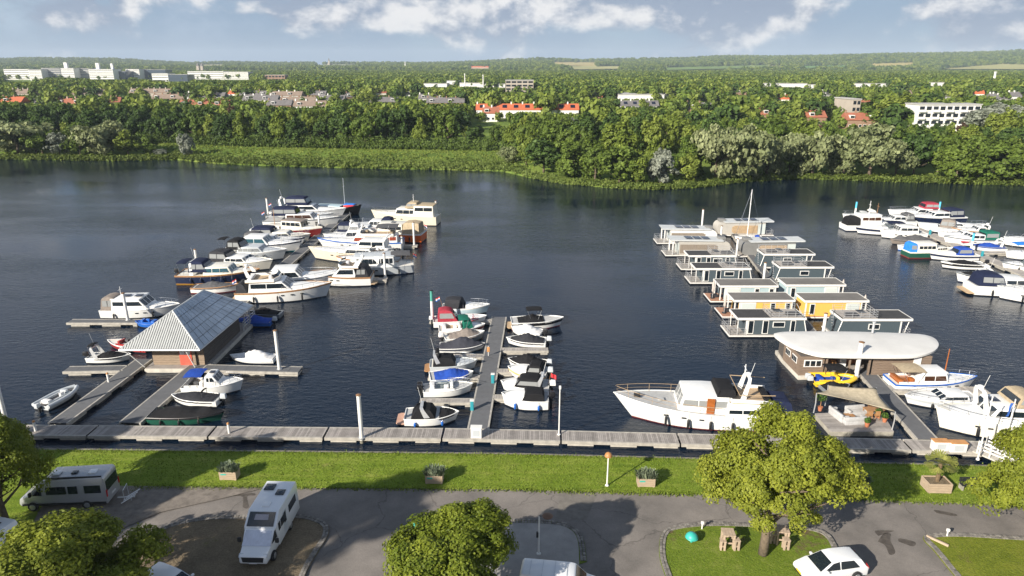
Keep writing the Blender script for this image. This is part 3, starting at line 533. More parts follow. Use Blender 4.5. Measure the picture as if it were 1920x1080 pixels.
# ------------------------------------------------------------------ clubhouse with rounded white roof
def club():
    base = P(1600, 705, .3); t = thing('floating_clubhouse', 'floating wooden clubhouse under a white roof with rounded ends', 'clubhouse', (base.x, base.y, 0)); O = Vector((base.x, base.y, 0))
    W = lambda u, v, z: P(u, v, z) - Vector((O.x, O.y, 0))
    fl = [W(1497, 706, .4), W(1737, 699, .4)]; yb = 7.0
    fx0, fx1 = fl[0].x, fl[1].x; xb = W(1466, 674, .4)
    pts = [(fx0, fl[0].y), (fx1, fl[1].y), (fx1 + .6, fl[1].y + yb), (xb.x + .2, xb.y + 2.6), (xb.x, xb.y)]
    MB().poly(pts, -.3, .42).build('float', CONC, t, bevel=.03)
    def W2(u): return W(u, 703.5, .4).x
    h0, h1 = .42, 2.62; fy = fl[0].y + .25
    pc = W2(1541), W2(1616), W2(1632)
    core = [(fx0 + .12, fy + .12), (pc[0] - .1, fy + .1), (pc[0] - .1, fy + 3), (pc[2] + .1, fy + 3), (pc[2] + .1, fy + .1), (fx1 - .15, fy + .25), (fx1 + .4, fy + yb - .6), (xb.x + .4, xb.y + 2.2), (xb.x + .15, xb.y + .1)]
    MB().poly(core, h0, h1).build('wall_core', WOODD, t)
    cl = pm('brown_clapboard', (.21, .155, .115), .8, .25, 2, streak=(1, 1, 8))
    board_wall(t, 'cladding_board', (fx0 + .1, fy, 0), (pc[0], fy, 0), h0, h1, cl); board_wall(t, 'cladding_board', (pc[2], fy, 0), (fx1 - .1, fy + .12, 0), h0, h1, cl); board_wall(t, 'cladding_board', (xb.x + .1, xb.y, 0), (fx0 + .1, fy, 0), h0, h1, cl)
    MB().b2(pc[0], pc[2], fy + 2.85, fy + 2.98, h0, h1).build('porch_back_wall', pm('red_brown_panel', (.28, .11, .06), .6, .2, 2), t)
    MB().b2(pc[0], pc[2], fl[0].y + .05, fy + 2.9, h0 + .003, h0 + .06).build('porch_deck', PLANK, t)
    def window(name, c, w_, h_, ang=0.0):
        f = MB().box(c, (w_, .10, h_), ang).build(name, TRIM, t)
        n = 3
        for i in range(n):
            q = Vector((math.cos(ang), math.sin(ang), 0)) * ((i - 1) * w_ / n * .95); nn = Vector((math.sin(ang), -math.cos(ang), 0)) * .06
            MB().box((c[0] + q.x + nn.x, c[1] + q.y + nn.y, c[2]), (w_ / n * .74, .03, h_ * .74), ang).build('pane', GLASS, f)
    window('window', ((fx0 + pc[0]) / 2 + .1, fy - .05, 1.85), 1.9, .8)
    sd_ = Vector((fx0 - xb.x, fy - xb.y, 0)); an = math.atan2(sd_.y, sd_.x)
    for s in (.28, .68):
        p = Vector((xb.x + .1, xb.y, 0)) + sd_ * s; window('window', (p.x - .03, p.y - .03, 1.85), 1.2, .75, an)
    window('window', (pc[2] - .9, fy + 2.8, 1.7), 1.0, .9)
    MB().b2(fx1 - 2.1, fx1 - 1.3, fy + .0, fy + .02 - .09, h0 + .1, h1 - .1).build('door', TRIM, t)
    MB().b2(pc[0] + 2.6, pc[0] + 3.3, fy + 1.8, fy + 2.4, h0, 1.9).build('fridge', pm('white_enamel', (.78, .78, .78), .3), t)
    ring = MB(); n = 20; rings = []
    for i in range(n + 1): a = 2 * math.pi * i / n; rings.append([(pc[0] + 1.9 + (.33 + .09 * math.cos(b)) * math.cos(a), fy + 2.8 + .09 * math.sin(b) , 1.85 + (.33 + .09 * math.cos(b)) * math.sin(a)) for b in (0, 1.57, 3.14, 4.71)])
    ring.loft(rings, cap=False); ring.build('lifebuoy', pm('lifebuoy_red_white', (.75, .55, .5), .5), t, True)
    rz = 2.95; out = [(1451, 625.5), (1474, 622), (1560, 621.5), (1640, 623), (1705, 625.5), (1735, 628), (1752, 634), (1760, 644), (1757, 653), (1747, 660), (1728, 666), (1700, 669), (1620, 669), (1560, 668), (1537, 666.5), (1510, 660), (1482, 649), (1462, 637), (1453, 630)]
    loop = smooth_line([W(u, v, rz) for u, v in out + out[:1]], 4)[:-1]; cc = sum(loop, Vector()) / len(loop)
    rings = [[(cc.x + (p.x - cc.x) * k, cc.y + (p.y - cc.y) * k, z) for p in reversed(loop)] for k, z in ((.97, rz - .30), (1, rz - .2), (1, rz), (.985, rz + .05), (.9, rz + .12), (.6, rz + .2), (.25, rz + .25), (.02, rz + .26))]
    rf = MB().loft(rings).build('roof', pm('pale_roof_membrane', (.66, .65, .62), .5, .10, .35), t, True)
    m = MB(); m.lathe([(.13, rz + .3), (.13, rz + 1.5), (.2, rz + 1.5), (.2, rz + 1.62)], (W(1635, 628, rz).x, W(1635, 628, rz).y, 0)); m.build('flue', ALU, rf, True)
    for u in (1545, 1588, 1625): MB().b2(W2(u) - .08, W2(u) + .08, fl[0].y + .1, fl[0].y + .26, h0, h1 + .3).build('post', cl, t)
    for k in (0, 1):
        c = thing('folding_chair', ['wooden folding chair on the clubhouse porch, nearer the window', 'wooden folding chair on the clubhouse porch, nearer the white fridge'][k], 'chair', (O.x + pc[0] + .7 + 1.0 * k, O.y + fy + 1.3, h0 + .06), .4 - .8 * k, 'porch chairs')
        MB().b2(-.25, .25, -.25, .25, .42, .47).build('seat', TEAK, c); MB().box((0, .28, .75), (.5, .05, .5)).build('backrest', TEAK, c)
        for a in (-.22, .22):
            for b in (-.22, .22): MB().b2(a - .025, a + .025, b - .025, b + .025, 0, .42).build('leg', TEAK, c)
    MB()
club()
# ------------------------------------------------------------------ terrace raft with shade sail
def terrace():
    q = [P(1528, 775, .5), P(1558, 809, .5), P(1676, 809, .5), P(1652, 770, .5)]; O = q[0].copy(); O.z = 0
    t = thing('terrace_raft', 'floating deck terrace with seating under a sand-coloured shade sail', 'raft', O)
    pl = [(p.x - O.x, p.y - O.y) for p in q]; MB().poly(pl, -.3, .44).build('float', CONCD, t)
    n = 22; m = MB()
    for i in range(n):
        a, b = i / n, (i + .9) / n; L_ = lambda s: Vector(pl[0]).lerp(Vector(pl[1]), s); Rr = lambda s: Vector(pl[3]).lerp(Vector(pl[2]), s)
        m.poly([tuple(L_(a)), tuple(L_(b)), tuple(Rr(b)), tuple(Rr(a))], .45, .5)
    m.build('deck_planks', PLANK, t)['kind'] = 'stuff'
    z = .5
    c4 = [at_depth(1531, 737, q[0].y + .1) - O, at_depth(1679, 772, q[2].y + .3) - O, at_depth(1643, 727, q[3].y + .2) - O, at_depth(1553, 722, q[3].y + 1.0) - O]
    n = 12; vs = []
    for j in range(n + 1):
        for i in range(n + 1):
            s, r_ = i / n, j / n; p = (c4[0] * (1 - s) + c4[1] * s) * (1 - r_) + (c4[3] * (1 - s) + c4[2] * s) * r_
            e = 4 * s * (1 - s), 4 * r_ * (1 - r_); c = (c4[0] + c4[1] + c4[2] + c4[3]) / 4
            k = .20 * (e[0] * (1 - e[1] * .9) + e[1] * (1 - e[0] * .9)); p = p.lerp(c, k * .8); p.z -= .25 * e[0] * e[1]; vs.append(p)
    sl = MB().add(vs, [(j * (n + 1) + i, j * (n + 1) + i + 1, (j + 1) * (n + 1) + i + 1, (j + 1) * (n + 1) + i) for j in range(n) for i in range(n)]).build('shade_sail', SAILC, t, True, angle=80)
    md = sl.modifiers.new('thickness', 'SOLIDIFY'); md.thickness = .03
    for k, c in enumerate(c4):
        f = Vector((c.x, c.y, z)); MB().tube([f, (f + c) / 2 + Vector((.06, 0, 0)), c], .055, 8).build('sail_post', ALU, t, True)
    def put(name, label, cat, u, v, rz=0, gr=None): p = P(u, v, .5); return thing(name, label, cat, p, rz, gr)
    CUSH = pm('pale_grey_cushion', (.46, .46, .46), .85, .15, 4)
    for i, (u, v, rz, lab) in enumerate(((1572, 783, R(100), 'pale grey lounge sofa on the raft, along the left edge'), (1600, 793, R(185), 'pale grey lounge sofa on the raft, front one facing away'), (1605, 777, R(10), 'pale grey lounge sofa on the raft, farthest one'))):
        s = put('lounge_sofa', lab, 'sofa', u, v, rz, 'terrace sofas'); MB().b2(-1.0, 1.0, -.4, .4, 0, .4).build('seat', CUSH, s, bevel=.05); MB().b2(-1.0, 1.0, .25, .45, .403, .8).build('backrest', CUSH, s, bevel=.05)
        for a in (-1, 1): MB().b2(a * .9 - .1, a * .9 + .1, -.38, .24, .403, .62).build('armrest', CUSH, s, bevel=.04)
    s = put('coffee_table', 'low dark table between the raft sofas', 'table', 1590, 784, .1); MB().b2(-.5, .5, -.3, .3, .3, .36).build('top', TEAK, s)
    for a in (-.4, .4):
        for b in (-.22, .22): MB().b2(a - .03, a + .03, b - .03, b + .03, 0, .3).build('leg', DARKMETAL, s)
    s = put('dining_table', 'teak dining table on the raft near the right sail post', 'table', 1636, 779, .1); MB().b2(-.9, .9, -.4, .4, .7, .75).build('top', TEAK, s)
    for a in (-.8, .8):
        for b in (-.32, .32): MB().b2(a - .03, a + .03, b - .03, b + .03, 0, .7).build('leg', TEAK, s)
    for i, (u, v, lab) in enumerate(((1628, 786, 'slatted chair on the raft, front left of the dining table'), (1642, 786, 'slatted chair on the raft, front right of the dining table'), (1632, 772, 'slatted chair on the raft behind the dining table'))):
        c = put('dining_chair', lab, 'chair', u, v, R(180) if i < 2 else 0, 'raft dining chairs'); MB().b2(-.22, .22, -.22, .22, .42, .47).build('seat', TEAK, c); MB().b2(-.22, .22, .19, .23, .5, .95).build('backrest', TEAK, c)
        for a in (-.2, .2):
            for b in (-.2, .2): MB().b2(a - .02, a + .02, b - .02, b + .02, 0, .42).build('leg', TEAK, c)
    GRN = leafmat('potted_leaf', (.04, .10, .015), (.10, .17, .03)); pot = pm('terracotta_pot', (.42, .15, .07), .8)
    for i, (u, v, s, lab) in enumerate(((1537, 770, 1.0, 'small round-headed bay tree in a terracotta pot on the raft corner'), (1646, 783, .6, 'low potted plant on the raft right of the dining chairs'), (1658, 791, .55, 'potted plant with reddish flowers near the right raft edge'), (1625, 800, .5, 'small potted plant in front of the raft dining table'))):
        p = put('potted_plant', lab, 'plant', u, v); MB().lathe([(.16, 0), (.22, .38), (.24, .38), (.24, .44)]).build('pot', pot, p, True); r2 = random.Random(i); m = MB()
        if s == 1: MB().tube([(0, 0, .4), (0, 0, 1.3)], .03).build('stem', TEAK, p)
        for k in range(220):
            d = Vector((r2.gauss(0, 1), r2.gauss(0, 1), r2.gauss(0, 1))).normalized() * r2.uniform(.6, 1) * .42 * (s + .2); c = d + Vector((0, 0, 1.5 if s == 1 else .65)); a = Vector((r2.uniform(-1, 1), r2.uniform(-1, 1), r2.uniform(-1, 1))).normalized() * .07; b = a.cross(d).normalized() * .07; m.add([c - a, c - b, c + a, c + b], [(0, 1, 2, 3)])
        m.build('foliage', GRN, p)
terrace()
# ------------------------------------------------------------------ houseboats
SLATE = pm('slate_blue_cladding', (.062, .085, .10), .6, .10, 1.5, streak=(6, 6, 1)); LBLUE = pm('pale_blue_cladding', (.36, .47, .50), .6, .08, 1.5, streak=(6, 6, 1)); HYELL = pm('mustard_yellow_cladding', (.72, .44, .10), .6, .08, 1.5, streak=(6, 6, 1)); FLATROOF = pm('grey_bitumen_roof', (.165, .155, .142), .9, .22, .5); DARKROOF = pm('dark_bitumen_roof', (.045, .045, .047), .9, .22, .6); WOODV = pm('grey_brown_slats', (.27, .225, .18), .8, .25, 3, streak=(9, 9, .6)); SHELLG = pm('warm_grey_shell', (.44, .42, .38), .6, .10, .8); SHELLD = pm('mid_grey_shell', (.20, .20, .195), .6, .12, .8); TERRA = pm('terracotta_decking', (.36, .19, .12), .8, .2, 2, island=.15); FROST = glass('pale_curtained_glass', (.55, .60, .58), .2); PARAS = canvas('pale_parasol_cloth', (.50, .44, .40))
def hb_rail(t, pts, z, h=.95, name='railing', mat=None):
    m = MB(); pts = [Vector(p) for p in pts]
    for zz in (h, h * .62, h * .3): m.tube([p + Vector((0, 0, z + zz)) for p in pts], .025, 5)
    for a, b in zip(pts, pts[1:]):
        n = max(1, round((b - a).length / 1.1))
        for i in range(n + 1): p = a.lerp(b, i / n); m.tube([p + Vector((0, 0, z)), p + Vector((0, 0, z + h))], .025, 5)
    m.build(name, mat or ALU, t)
def houseboat(label, style, s, ub, vb, roofu, outer, depth=3.0):
    # s = -1: terrace towards the left, +1: towards the right;  ub = body columns, vb = waterline row, outer = terrace end column
    y = P(ub[0], vb).y; xs = [P(u, vb).x for u in ub]; xo = P(outer, vb).x; cx = (xs[0] + xs[1]) / 2; hw = (xs[1] - xs[0]) / 2
    t = thing('houseboat', label, 'houseboat', (cx, y + .3, 0), 0, 'houseboats moored in two columns'); X = lambda a: s * a; e_out = abs(xo - cx); D = depth
    def bx(name, a, b, y0, y1, z0, z1, mat, par=None, bev=0): return MB().b2(X(a), X(b), y0, y1, z0, z1).build(name, mat, par or t, bevel=bev)
    bx('pontoon', -hw - .25, e_out, -.3, D + .3, -.3, .2, BLACKP); bx('pontoon_edge', -hw - .3, e_out + .05, -.36, D + .36, .2, .34, TRIM)
    bx('deck', -hw - .2, e_out - .05, -.28, D + .28, .343, .37, TERRA if style in ('yellow', 'blue') else PALEDECK)
    h = 2.42; z0 = .37
    if style in ('dark', 'yellow', 'blue'):
        wall = {'dark': SLATE, 'yellow': HYELL, 'blue': LBLUE}[style]; sl = .55 if style == 'dark' else 0
        prof = [(X(-hw), z0), (X(hw), z0), (X(hw), h), (X(-hw + sl), h)]
        m = MB(); m.add([(a, 0, b) for a, b in prof] + [(a, D, b) for a, b in prof], [(0, 1, 2, 3), (7, 6, 5, 4), (0, 4, 5, 1), (1, 5, 6, 2), (2, 6, 7, 3), (3, 7, 4, 0)]); m.build('wall', wall, t)
        ro = P(roofu[0 if s < 0 else 1], vb).x; r_out = hw + (.75 if style != 'dark' else 1.15)
        rf = bx('roof', -hw + (sl - .1 if sl else -.2), r_out, -.12, D + .12, h + .004, h + .16, DARKROOF if style == 'dark' else FLATROOF)
        for (a, b, c, d) in ((-hw + (sl - .12 if sl else -.22), r_out + .02, -.18, -.122), (-hw + (sl - .12 if sl else -.22), r_out + .02, D + .122, D + .18), (r_out + .002, r_out + .07, -.18, D + .18), (-hw + (sl - .17 if sl else -.27), -hw + (sl - .122 if sl else -.222), -.18, D + .18)): bx('fascia', a, b, c, d, h - .1, h + .2, TRIM, rf)
        bx('corner_trim', hw - .16, hw + .02, -.03, .1, z0, h, TRIM)
        if sl:
            m = MB(); m.tube([(X(-hw + .05), -.03, z0), (X(-hw + sl + .05), -.03, h)], .07, 4); m.build('corner_trim', TRIM, t)
        else: bx('corner_trim', -hw - .02, -hw + .14, -.03, .1, z0, h, TRIM)
        def win(a, b, c, d, nm='window', g=GLASS): f = bx(nm, a, b, -.05, .02, c, d, TRIM); bx('pane', a + .1, b - .1, -.075, -.052, c + .1, d - .1, g, f)
        if style == 'dark':
            if s < 0:
                win(hw - .95, hw - .2, z0 + .1, h - .15, 'door'); win(hw * .28, hw * .28 + .75, z0 + .1, h - .15, 'door'); win(-hw * .10 - .55, -hw * .10 + .95, h - 1.1, h - .35); win(-hw * .55 - .15, -hw * .55 + .5, z0 + .1, h - .15, 'door')
            else: win(-.1, 1.3, h - 1.25, h - .5)
            for yy in (.1, D - .1): MB().tube([(X(r_out - .15), yy, h), (X(hw + (.95 if s < 0 else .5)), yy, z0)], .06, 5).build('post', TRIM, t)
            hb_rail(t, [(X(hw + .2), -.25, 0), (X(e_out - .1), -.25, 0), (X(e_out - .05), D + .2, 0), (X(hw + .2), D + .2, 0)], z0, .9)
            a0, a1 = -hw + sl + .15, -hw + sl + .15 + hw * 1.05
            hb_rail(t, [(X(a0), .05, 0), (X(a1), .05, 0), (X(a1), D - .1, 0), (X(a0), D - .1, 0)], h + .16, .85, 'roof_railing')
            bx('roof_deck', a0, a1, .0, D - .05, h + .163, h + .2, PALEDECK, rf)
            bx('roof_bench', a0 + .5, a0 + 1.9, .5, 1.2, h + .2, h + .65, GREYC, rf, .06); bx('roof_table', a0 + 2.3, a0 + 3.2, 1.4, 2.1, h + .55, h + .6, DARKMETAL, rf)
            for k in range(8): bx('stair_tread', -hw - .1 - .02 * k + .08 * k, -hw + .2 + .08 * k, D * .2 + k * .3, D * .2 + .28 + k * .3, .55 + k * .28, .6 + k * .28, ALU)
            MB().tube([(X(-hw - .15), D * .2, 1.5), (X(-hw + .5), D * .2 + 2.3, h + 1.0)], .03).build('stair_rail', ALU, t)
        else:
            if s < 0: win(hw - 2.2, hw - .2, z0 + .05, h - .2, 'patio_door', FROST); win(-hw * .28 - .3, -hw * .28 + .4, z0 + .25, h - .25); win(-hw + .25, -hw + .95, z0 + .25, h - .25)
            else: win(hw - 2.1, hw - .3, z0 + .05, h - .25, 'patio_door', FROST); win(-hw + .55, -hw + 1.25, z0 + .25, h - .3)
            bx('end_glazing', hw + .003, hw + .05, .3, D - .3, z0 + .05, h - .3, GLASS)
            for yy in (.1, D - .1): bx('post', r_out - .25, r_out - .12, yy - .06, yy + .06, z0, h, TRIM)
            pp = thing('closed_parasol', 'furled pale parasol on the deck of the ' + label.split(',')[0], 'parasol', (cx + X(e_out - .6), y + 1.3, z0)); MB().tube([(0, 0, .1), (0, 0, 2.6)], .03).build('pole', ALU, pp); MB().lathe([(.08, .9), (.2, 1.1), (.16, 1.6), (.20, 2.0), (.12, 2.4), (.02, 2.7)], n=9).build('canopy', PARAS, pp, True); MB().lathe([(.3, 0), (.3, .1)]).build('base', DARKMETAL, pp)
            bx('deck_lounger', hw + .5, hw + 1.4, 1.2, 2.0, z0, z0 + .4, DGREYC, None, .08)
    else:
        shell, wood = {'wood': (SHELLG, WOODV), 'white': (TRIM, WOODV), 'grey': (SHELLD, PALETEAK), 'pale': (SHELLG, PALETEAK)}[style]; h = 2.75; rr = 1.1; N_ = 7
        prof = [(hw, z0), (hw, h), (-hw + rr, h)] + [(-hw + rr - rr * math.sin(math.pi / 2 * k / N_), h - rr + rr * math.cos(math.pi / 2 * k / N_)) for k in range(1, N_ + 1)] + [(-hw + rr - rr * math.cos(math.pi / 2 * k / N_), z0 + rr - rr * math.sin(math.pi / 2 * k / N_)) for k in range(0, N_ + 1)]
        n = len(prof); MB().add([(X(a), 0, b) for a, b in prof] + [(X(a), D, b) for a, b in prof], [tuple(range(n)), tuple(range(2 * n - 1, n - 1, -1))] + [(i, (i + 1) % n, n + (i + 1) % n, n + i) for i in range(n)]).build('shell', shell, t, True)
        b0, b1, c0, c1, r3 = -hw * .42, hw - 1.5 if s > 0 else hw - .2, z0 + .25, h - .55, .8
        if s < 0: b0 = -hw * .55
        nb = 24
        for i in range(nb):
            a = b0 + (b1 - b0) * i / nb; bb = b0 + (b1 - b0) * (i + .88) / nb; q = max(0, r3 - (a - b0)); dz = r3 - math.sqrt(max(0, r3 * r3 - q * q)); bx('wall_slat', a, bb, -.06 - .01 * (i % 2), .01, c0 + dz, c1 - dz, wood)
        bx('end_glazing', hw - 1.35 if s > 0 else hw - .05, hw + .02, -.03, D - .4, z0 + .1, h - .3, FROST)
        if s < 0:
            for yy in (0.1, D - .1): bx('post', hw + .9, hw + 1.1, yy - .1, yy + .1, z0, h, TRIM)
        m = MB(); ro = hw + 1.5; prof = [(X(-hw + 1.4), h + .01), (X(ro), h + .12), (X(ro + .1), h + .34), (X(-hw + 1.3), h + .16)]
        m.add([(a, -.2, b) for a, b in prof] + [(a, D + .2, b) for a, b in prof], [(0, 1, 2, 3), (7, 6, 5, 4), (0, 4, 5, 1), (1, 5, 6, 2), (2, 6, 7, 3), (3, 7, 4, 0)]); rf = m.build('roof', pm('pale_grey_roof_sheet', (.55, .57, .57), .5, .08, 1), t)
        for k in range(3): MB().add([(X(hw * .0 + 1.5 * k - 1), .5, h + .34 + .03 * k), (X(hw * .0 + 1.5 * k + .3), .5, h + .365 + .03 * k), (X(hw * .0 + 1.5 * k + .3), D - .6, h + .365 + .03 * k), (X(hw * .0 + 1.5 * k - 1), D - .6, h + .34 + .03 * k)], [(0, 1, 2, 3)]).build('solar_panel', SOLAR, rf)
        bx('roof_hatch', -hw + .6, -hw + 1.9, 1, 2.4, h + .01, h + .5, SHELLD, rf, .08)
        hb_rail(t, [(X(hw + .2), -.25, 0), (X(e_out - .1), -.25, 0), (X(e_out - .05), D + .2, 0), (X(hw + .2), D + .2, 0)], z0, .9)
    return t
for a in (('slate-blue houseboat nearest the clubhouse, left column, with roof terrace', 'dark', -1, (1398, 1514), 634, (1382, 1512), 1367), ('slate-blue houseboat partly hidden behind the clubhouse roof, right column', 'dark', 1, (1568, 1688), 636, (1562, 1700), 1706),
          ('mustard yellow houseboat of the left column', 'yellow', -1, (1385, 1484), 598, (1374, 1488), 1354), ('mustard yellow houseboat of the right column', 'yellow', 1, (1509, 1614), 599, (1505, 1624), 1634),
          ('pale blue houseboat of the left column', 'blue', -1, (1358, 1453), 569, (1350, 1456), 1332), ('pale blue houseboat of the right column', 'blue', 1, (1474, 1572), 567, (1470, 1581), 1592),
          ('slate-blue houseboat directly behind the pale blue one, left column', 'dark', -1, (1317, 1411), 534, (1309, 1412), 1294), ('slate-blue houseboat directly behind the pale blue one, right column', 'dark', 1, (1454, 1546), 531, (1457, 1556), 1562),
          ('slate-blue houseboat in front of the curved slatted one, left column', 'dark', -1, (1303, 1383), 508, (1288, 1384), 1277), ('slate-blue houseboat in front of the curved grey one, right column', 'dark', 1, (1425, 1512), 505, (1427, 1521), 1528),
          ('curved warm-grey houseboat with slatted wall and solar roof, left column', 'wood', -1, (1272, 1369), 482, (1259, 1369), 1248), ('curved mid-grey houseboat with pale slatted wall, right column', 'grey', 1, (1390, 1490), 484, (1428, 1502), 1508),
          ('curved white houseboat farthest out in the left column', 'white', -1, (1256, 1344), 459, (1242, 1344), 1232), ('curved warm-grey houseboat farthest out in the right column', 'pale', 1, (1344, 1434), 444, (1360, 1444), 1450)): houseboat(*a)
# ------------------------------------------------------------------ boats
FLAGM = {}
def flagmat(k):
    if k in FLAGM: return FLAGM[k]
    FLAGM[k] = {'r': pm('red_flag_cloth', (.62, .04, .05), .8), 'w': pm('white_flag_cloth', (.78, .78, .78), .8), 'b': pm('blue_flag_cloth', (.03, .12, .45), .8)}[k]; return FLAGM[k]
class Boat:
    def __init__(s, name, label, stern, bow, B=None, fb=.9, fbow=None, hull=None, boot=None, sheer=None, deck=None, full=.86, group=None, cat='boat', rake=None, mid=None):
        if group in ('motor boats of the left group', 'motor boats of the right group') and hull is None and sheer is None and mid is None: sheer = random.Random(label + 's').choice((None, NAVY, GREYP, None, MIDGREY, TEAK))
        a = P(*stern); b = P(*bow); d = b - a; s.L = L_ = d.length; s.B = B = B or min(4.4, max(1.8, L_ * .30)); ang = math.atan2(d.y, d.x)
        n = Vector((-d.y, d.x, 0)).normalized(); n = n if n.y > 0 else -n; c = (a + b) / 2 + n * (B * .46)
        s.t = thing(name, label, cat, (c.x, c.y, 0), ang, group); s.fb = fb; s.fbow = fbow or fb * 1.35; s.full = full; s.rake = L_ * .075 if rake is None else rake; s.ztop = fb
        s.hullm = hull or WHITE; s.t.scale = {'motor boats of the left group': (1.10, 1.12, 1.25), 'motor boats of the right group': (1.08, 1.10, 1.2), 'small boats along the central pier': (1.04, 1.04, 1.1)}.get(group, (1, 1, 1)); s.rng = random.Random(label)
        N_ = 15; st = [i / (N_ - 1) for i in range(N_)]; st = [x - .0 for x in st]
        rows = [(-.45, None, .55), (.0, None, None), (.14, None, None)]
        def ring(sv):
            hb = s.hb(sv); wl = hb * (.90 - .42 * sv ** 3.2) if sv < 1 else .02; zs = s.zs(sv); x = -L_ / 2 + L_ * sv; xw = x - s.rake * sv ** 3
            out = []
            for k, z in enumerate((-.45, .0, .13, zs * .55, zs - .16, zs - .10, zs)):
                f = max(0, min(1, z / zs)); w_ = wl + (hb - wl) * f ** .75; 
                if k == 0: w_ = wl * .45
                out.append((xw + (x - xw) * f, w_, z))
            return out
        R_ = [ring(q) for q in st]
        def band(name, i0, i1, mat, grow=0.0, tr=True):
            m = MB()
            for sg in (-1, 1): m.loft([[(p[0], sg * (p[1] + grow), p[2]) for p in r[i0:i1 + 1]] for r in R_], closed=False)
            if tr:
                r = R_[0]; k = i1 - i0 + 1; m.add([(p[0] - grow, -p[1], p[2]) for p in r[i0:i1 + 1]] + [(p[0] - grow, p[1], p[2]) for p in r[i0:i1 + 1]], [(i, i + 1, k + i + 1, k + i) for i in range(k - 1)])
            return m.build(name, mat, s.t, True, angle=50)
        band('hull', 2, 6, s.hullm); band('boot_stripe', 0, 2, boot or ANTIFOUL)
        if sheer: band('sheer_stripe', 4, 6, sheer, .012)
        if mid: band('hull_stripe', 3, 4, mid, .012)
        m = MB(); vs = []; s.st = st
        for r in R_: p = r[-1]; vs += [(p[0], -max(.0, p[1] - .03), p[2] - .06), (p[0], max(.0, p[1] - .03), p[2] - .06)]
        m.add(vs, [(2 * i, 2 * i + 2, 2 * i + 3, 2 * i + 1) for i in range(N_ - 1)]); m.build('deck', deck or (DECK if s.hullm is WHITE else IVORY), s.t)
        m = MB(); pth = [(r[-1][0], -r[-1][1], r[-1][2]) for r in R_] + [(r[-1][0], r[-1][1], r[-1][2]) for r in reversed(R_)] ; pth.append(pth[0])
        m.tube(pth, .045, 5); m.build('gunwale', s.hullm if not sheer else sheer, s.t, True); s.R_ = R_
        if L_ > 7.2 and s.hullm is not BLACKP:
            for sg in (-1, 1):
                for f in (.5, .60, .70): MB().box((s.x(f), sg * (s.hb(f) - .045 - .06 * f), s.zs(f) * .66), (.42, .10, .13), -sg * .12).build('porthole', GLASS, s.t, bevel=.03)
    def hb(s, q):
        B = s.B / 2
        if q < .42: return B * (s.full + (1 - s.full) * math.sin(q / .42 * math.pi / 2))
        e = (q - .42) / .58; return max(.015, B * (1 - e ** 2.5))
    def zs(s, q): return s.fb + (s.fbow - s.fb) * q ** 2.0
    def x(s, q): return -s.L / 2 + s.L * q
    def q(s, x): return min(1, max(0, x / s.L + .5))
    def wfun(s, wf, z0, h, tumble=.10): return lambda x, z: max(.05, s.hb(s.q(x)) * wf * (1 - tumble * max(0, (z - z0) / h)))
    def cabin(s, x0, x1, h, wf=.8, fs=.5, bs=.1, mat=None, win=3, wz=(.35, .85), glassm=None, z0=None, name='cabin', roof=None, screen=True, tumble=.10, camber=.10):
        z0 = z0 if z0 is not None else s.zs((x0 + x1) / 2) - .1; a, b = s.x(x0), s.x(x1); mat = mat or WHITE; gm = glassm or GLASS; W = s.wfun(wf, z0, h, tumble)
        if fs + bs > (b - a) * .9: k = (b - a) * .9 / (fs + bs); fs *= k; bs *= k
        n = 4; prof = [(a, z0), (a + (b - a) * .34, z0), (a + (b - a) * .67, z0), (b, z0), (b - fs * .5, z0 + h * .5), (b - fs, z0 + h), (a + bs + (b - a - fs - bs) * .5, z0 + h + camber * .3), (a + bs, z0 + h)]
        c = MB().prism(prof, W).build(name, mat, s.t, bevel=min(.07, h * .15)); s.ztop = z0 + h; s.last = c
        if roof: MB().prism([(a + bs - .15, z0 + h + .005), (b - fs + .2, z0 + h + .005), (b - fs + .1, z0 + h + .09), (a + bs - .1, z0 + h + .09)], lambda x, z: W(x, z0 + h) + .06).build('roof', roof, s.t, bevel=.03); s.ztop += .09
        wl = [z0 + h * wz[0], z0 + h * wz[1]]
        if win:
            def fx(z): return b - fs * (z - z0) / h
            def bx_(z): return a + bs * (z - z0) / h
            lo, hi = .10, .10; xa, xb = max(bx_(wl[0]), bx_(wl[1])) + .12, min(fx(wl[0]), fx(wl[1])) - .15
            for sg in (-1, 1):
                for i in range(win):
                    g = .05; p0 = xa + (xb - xa) * i / win + g; p1 = xa + (xb - xa) * (i + 1) / win - g; ft = fx(wl[0]) - fx(wl[1]) if i == win - 1 else 0
                    pts = [(p0, wl[0]), (p1 + ft * .8, wl[0]), (p1, wl[1]), (p0, wl[1])]
                    vs = [(x, sg * (W(x, z) + .018), z) for x, z in pts] + [(x, sg * (W(x, z) - .02), z) for x, z in pts]
                    MB().add(vs, [(0, 1, 2, 3), (0, 4, 5, 1), (1, 5, 6, 2), (2, 6, 7, 3), (3, 7, 4, 0)]).build('window', gm, c)
        if screen and fs > .15:
            for k in range(3 if W(b - fs, z0 + h) > .7 else 2):
                nn = 3 if W(b - fs, z0 + h) > .7 else 2; u0, u1 = -1 + 2 * k / nn + .05, -1 + 2 * (k + 1) / nn - .05; z_a, z_b = z0 + h * max(.3, wz[0] - .05), z0 + h * .92; vs = []
                for z in (z_a, z_b):
                    x = b - fs * (z - z0) / h + .02; w_ = W(x, z) * .94; vs += [(x, u0 * w_, z), (x, u1 * w_, z)]
                vs = [vs[0], vs[1], vs[3], vs[2]]; MB().add(vs + [(p[0] - .04, p[1], p[2] - .03) for p in vs], [(0, 1, 2, 3), (4, 5, 1, 0), (5, 6, 2, 1), (6, 7, 3, 2), (7, 4, 0, 3)]).build('windscreen_pane', gm, c)
        return s
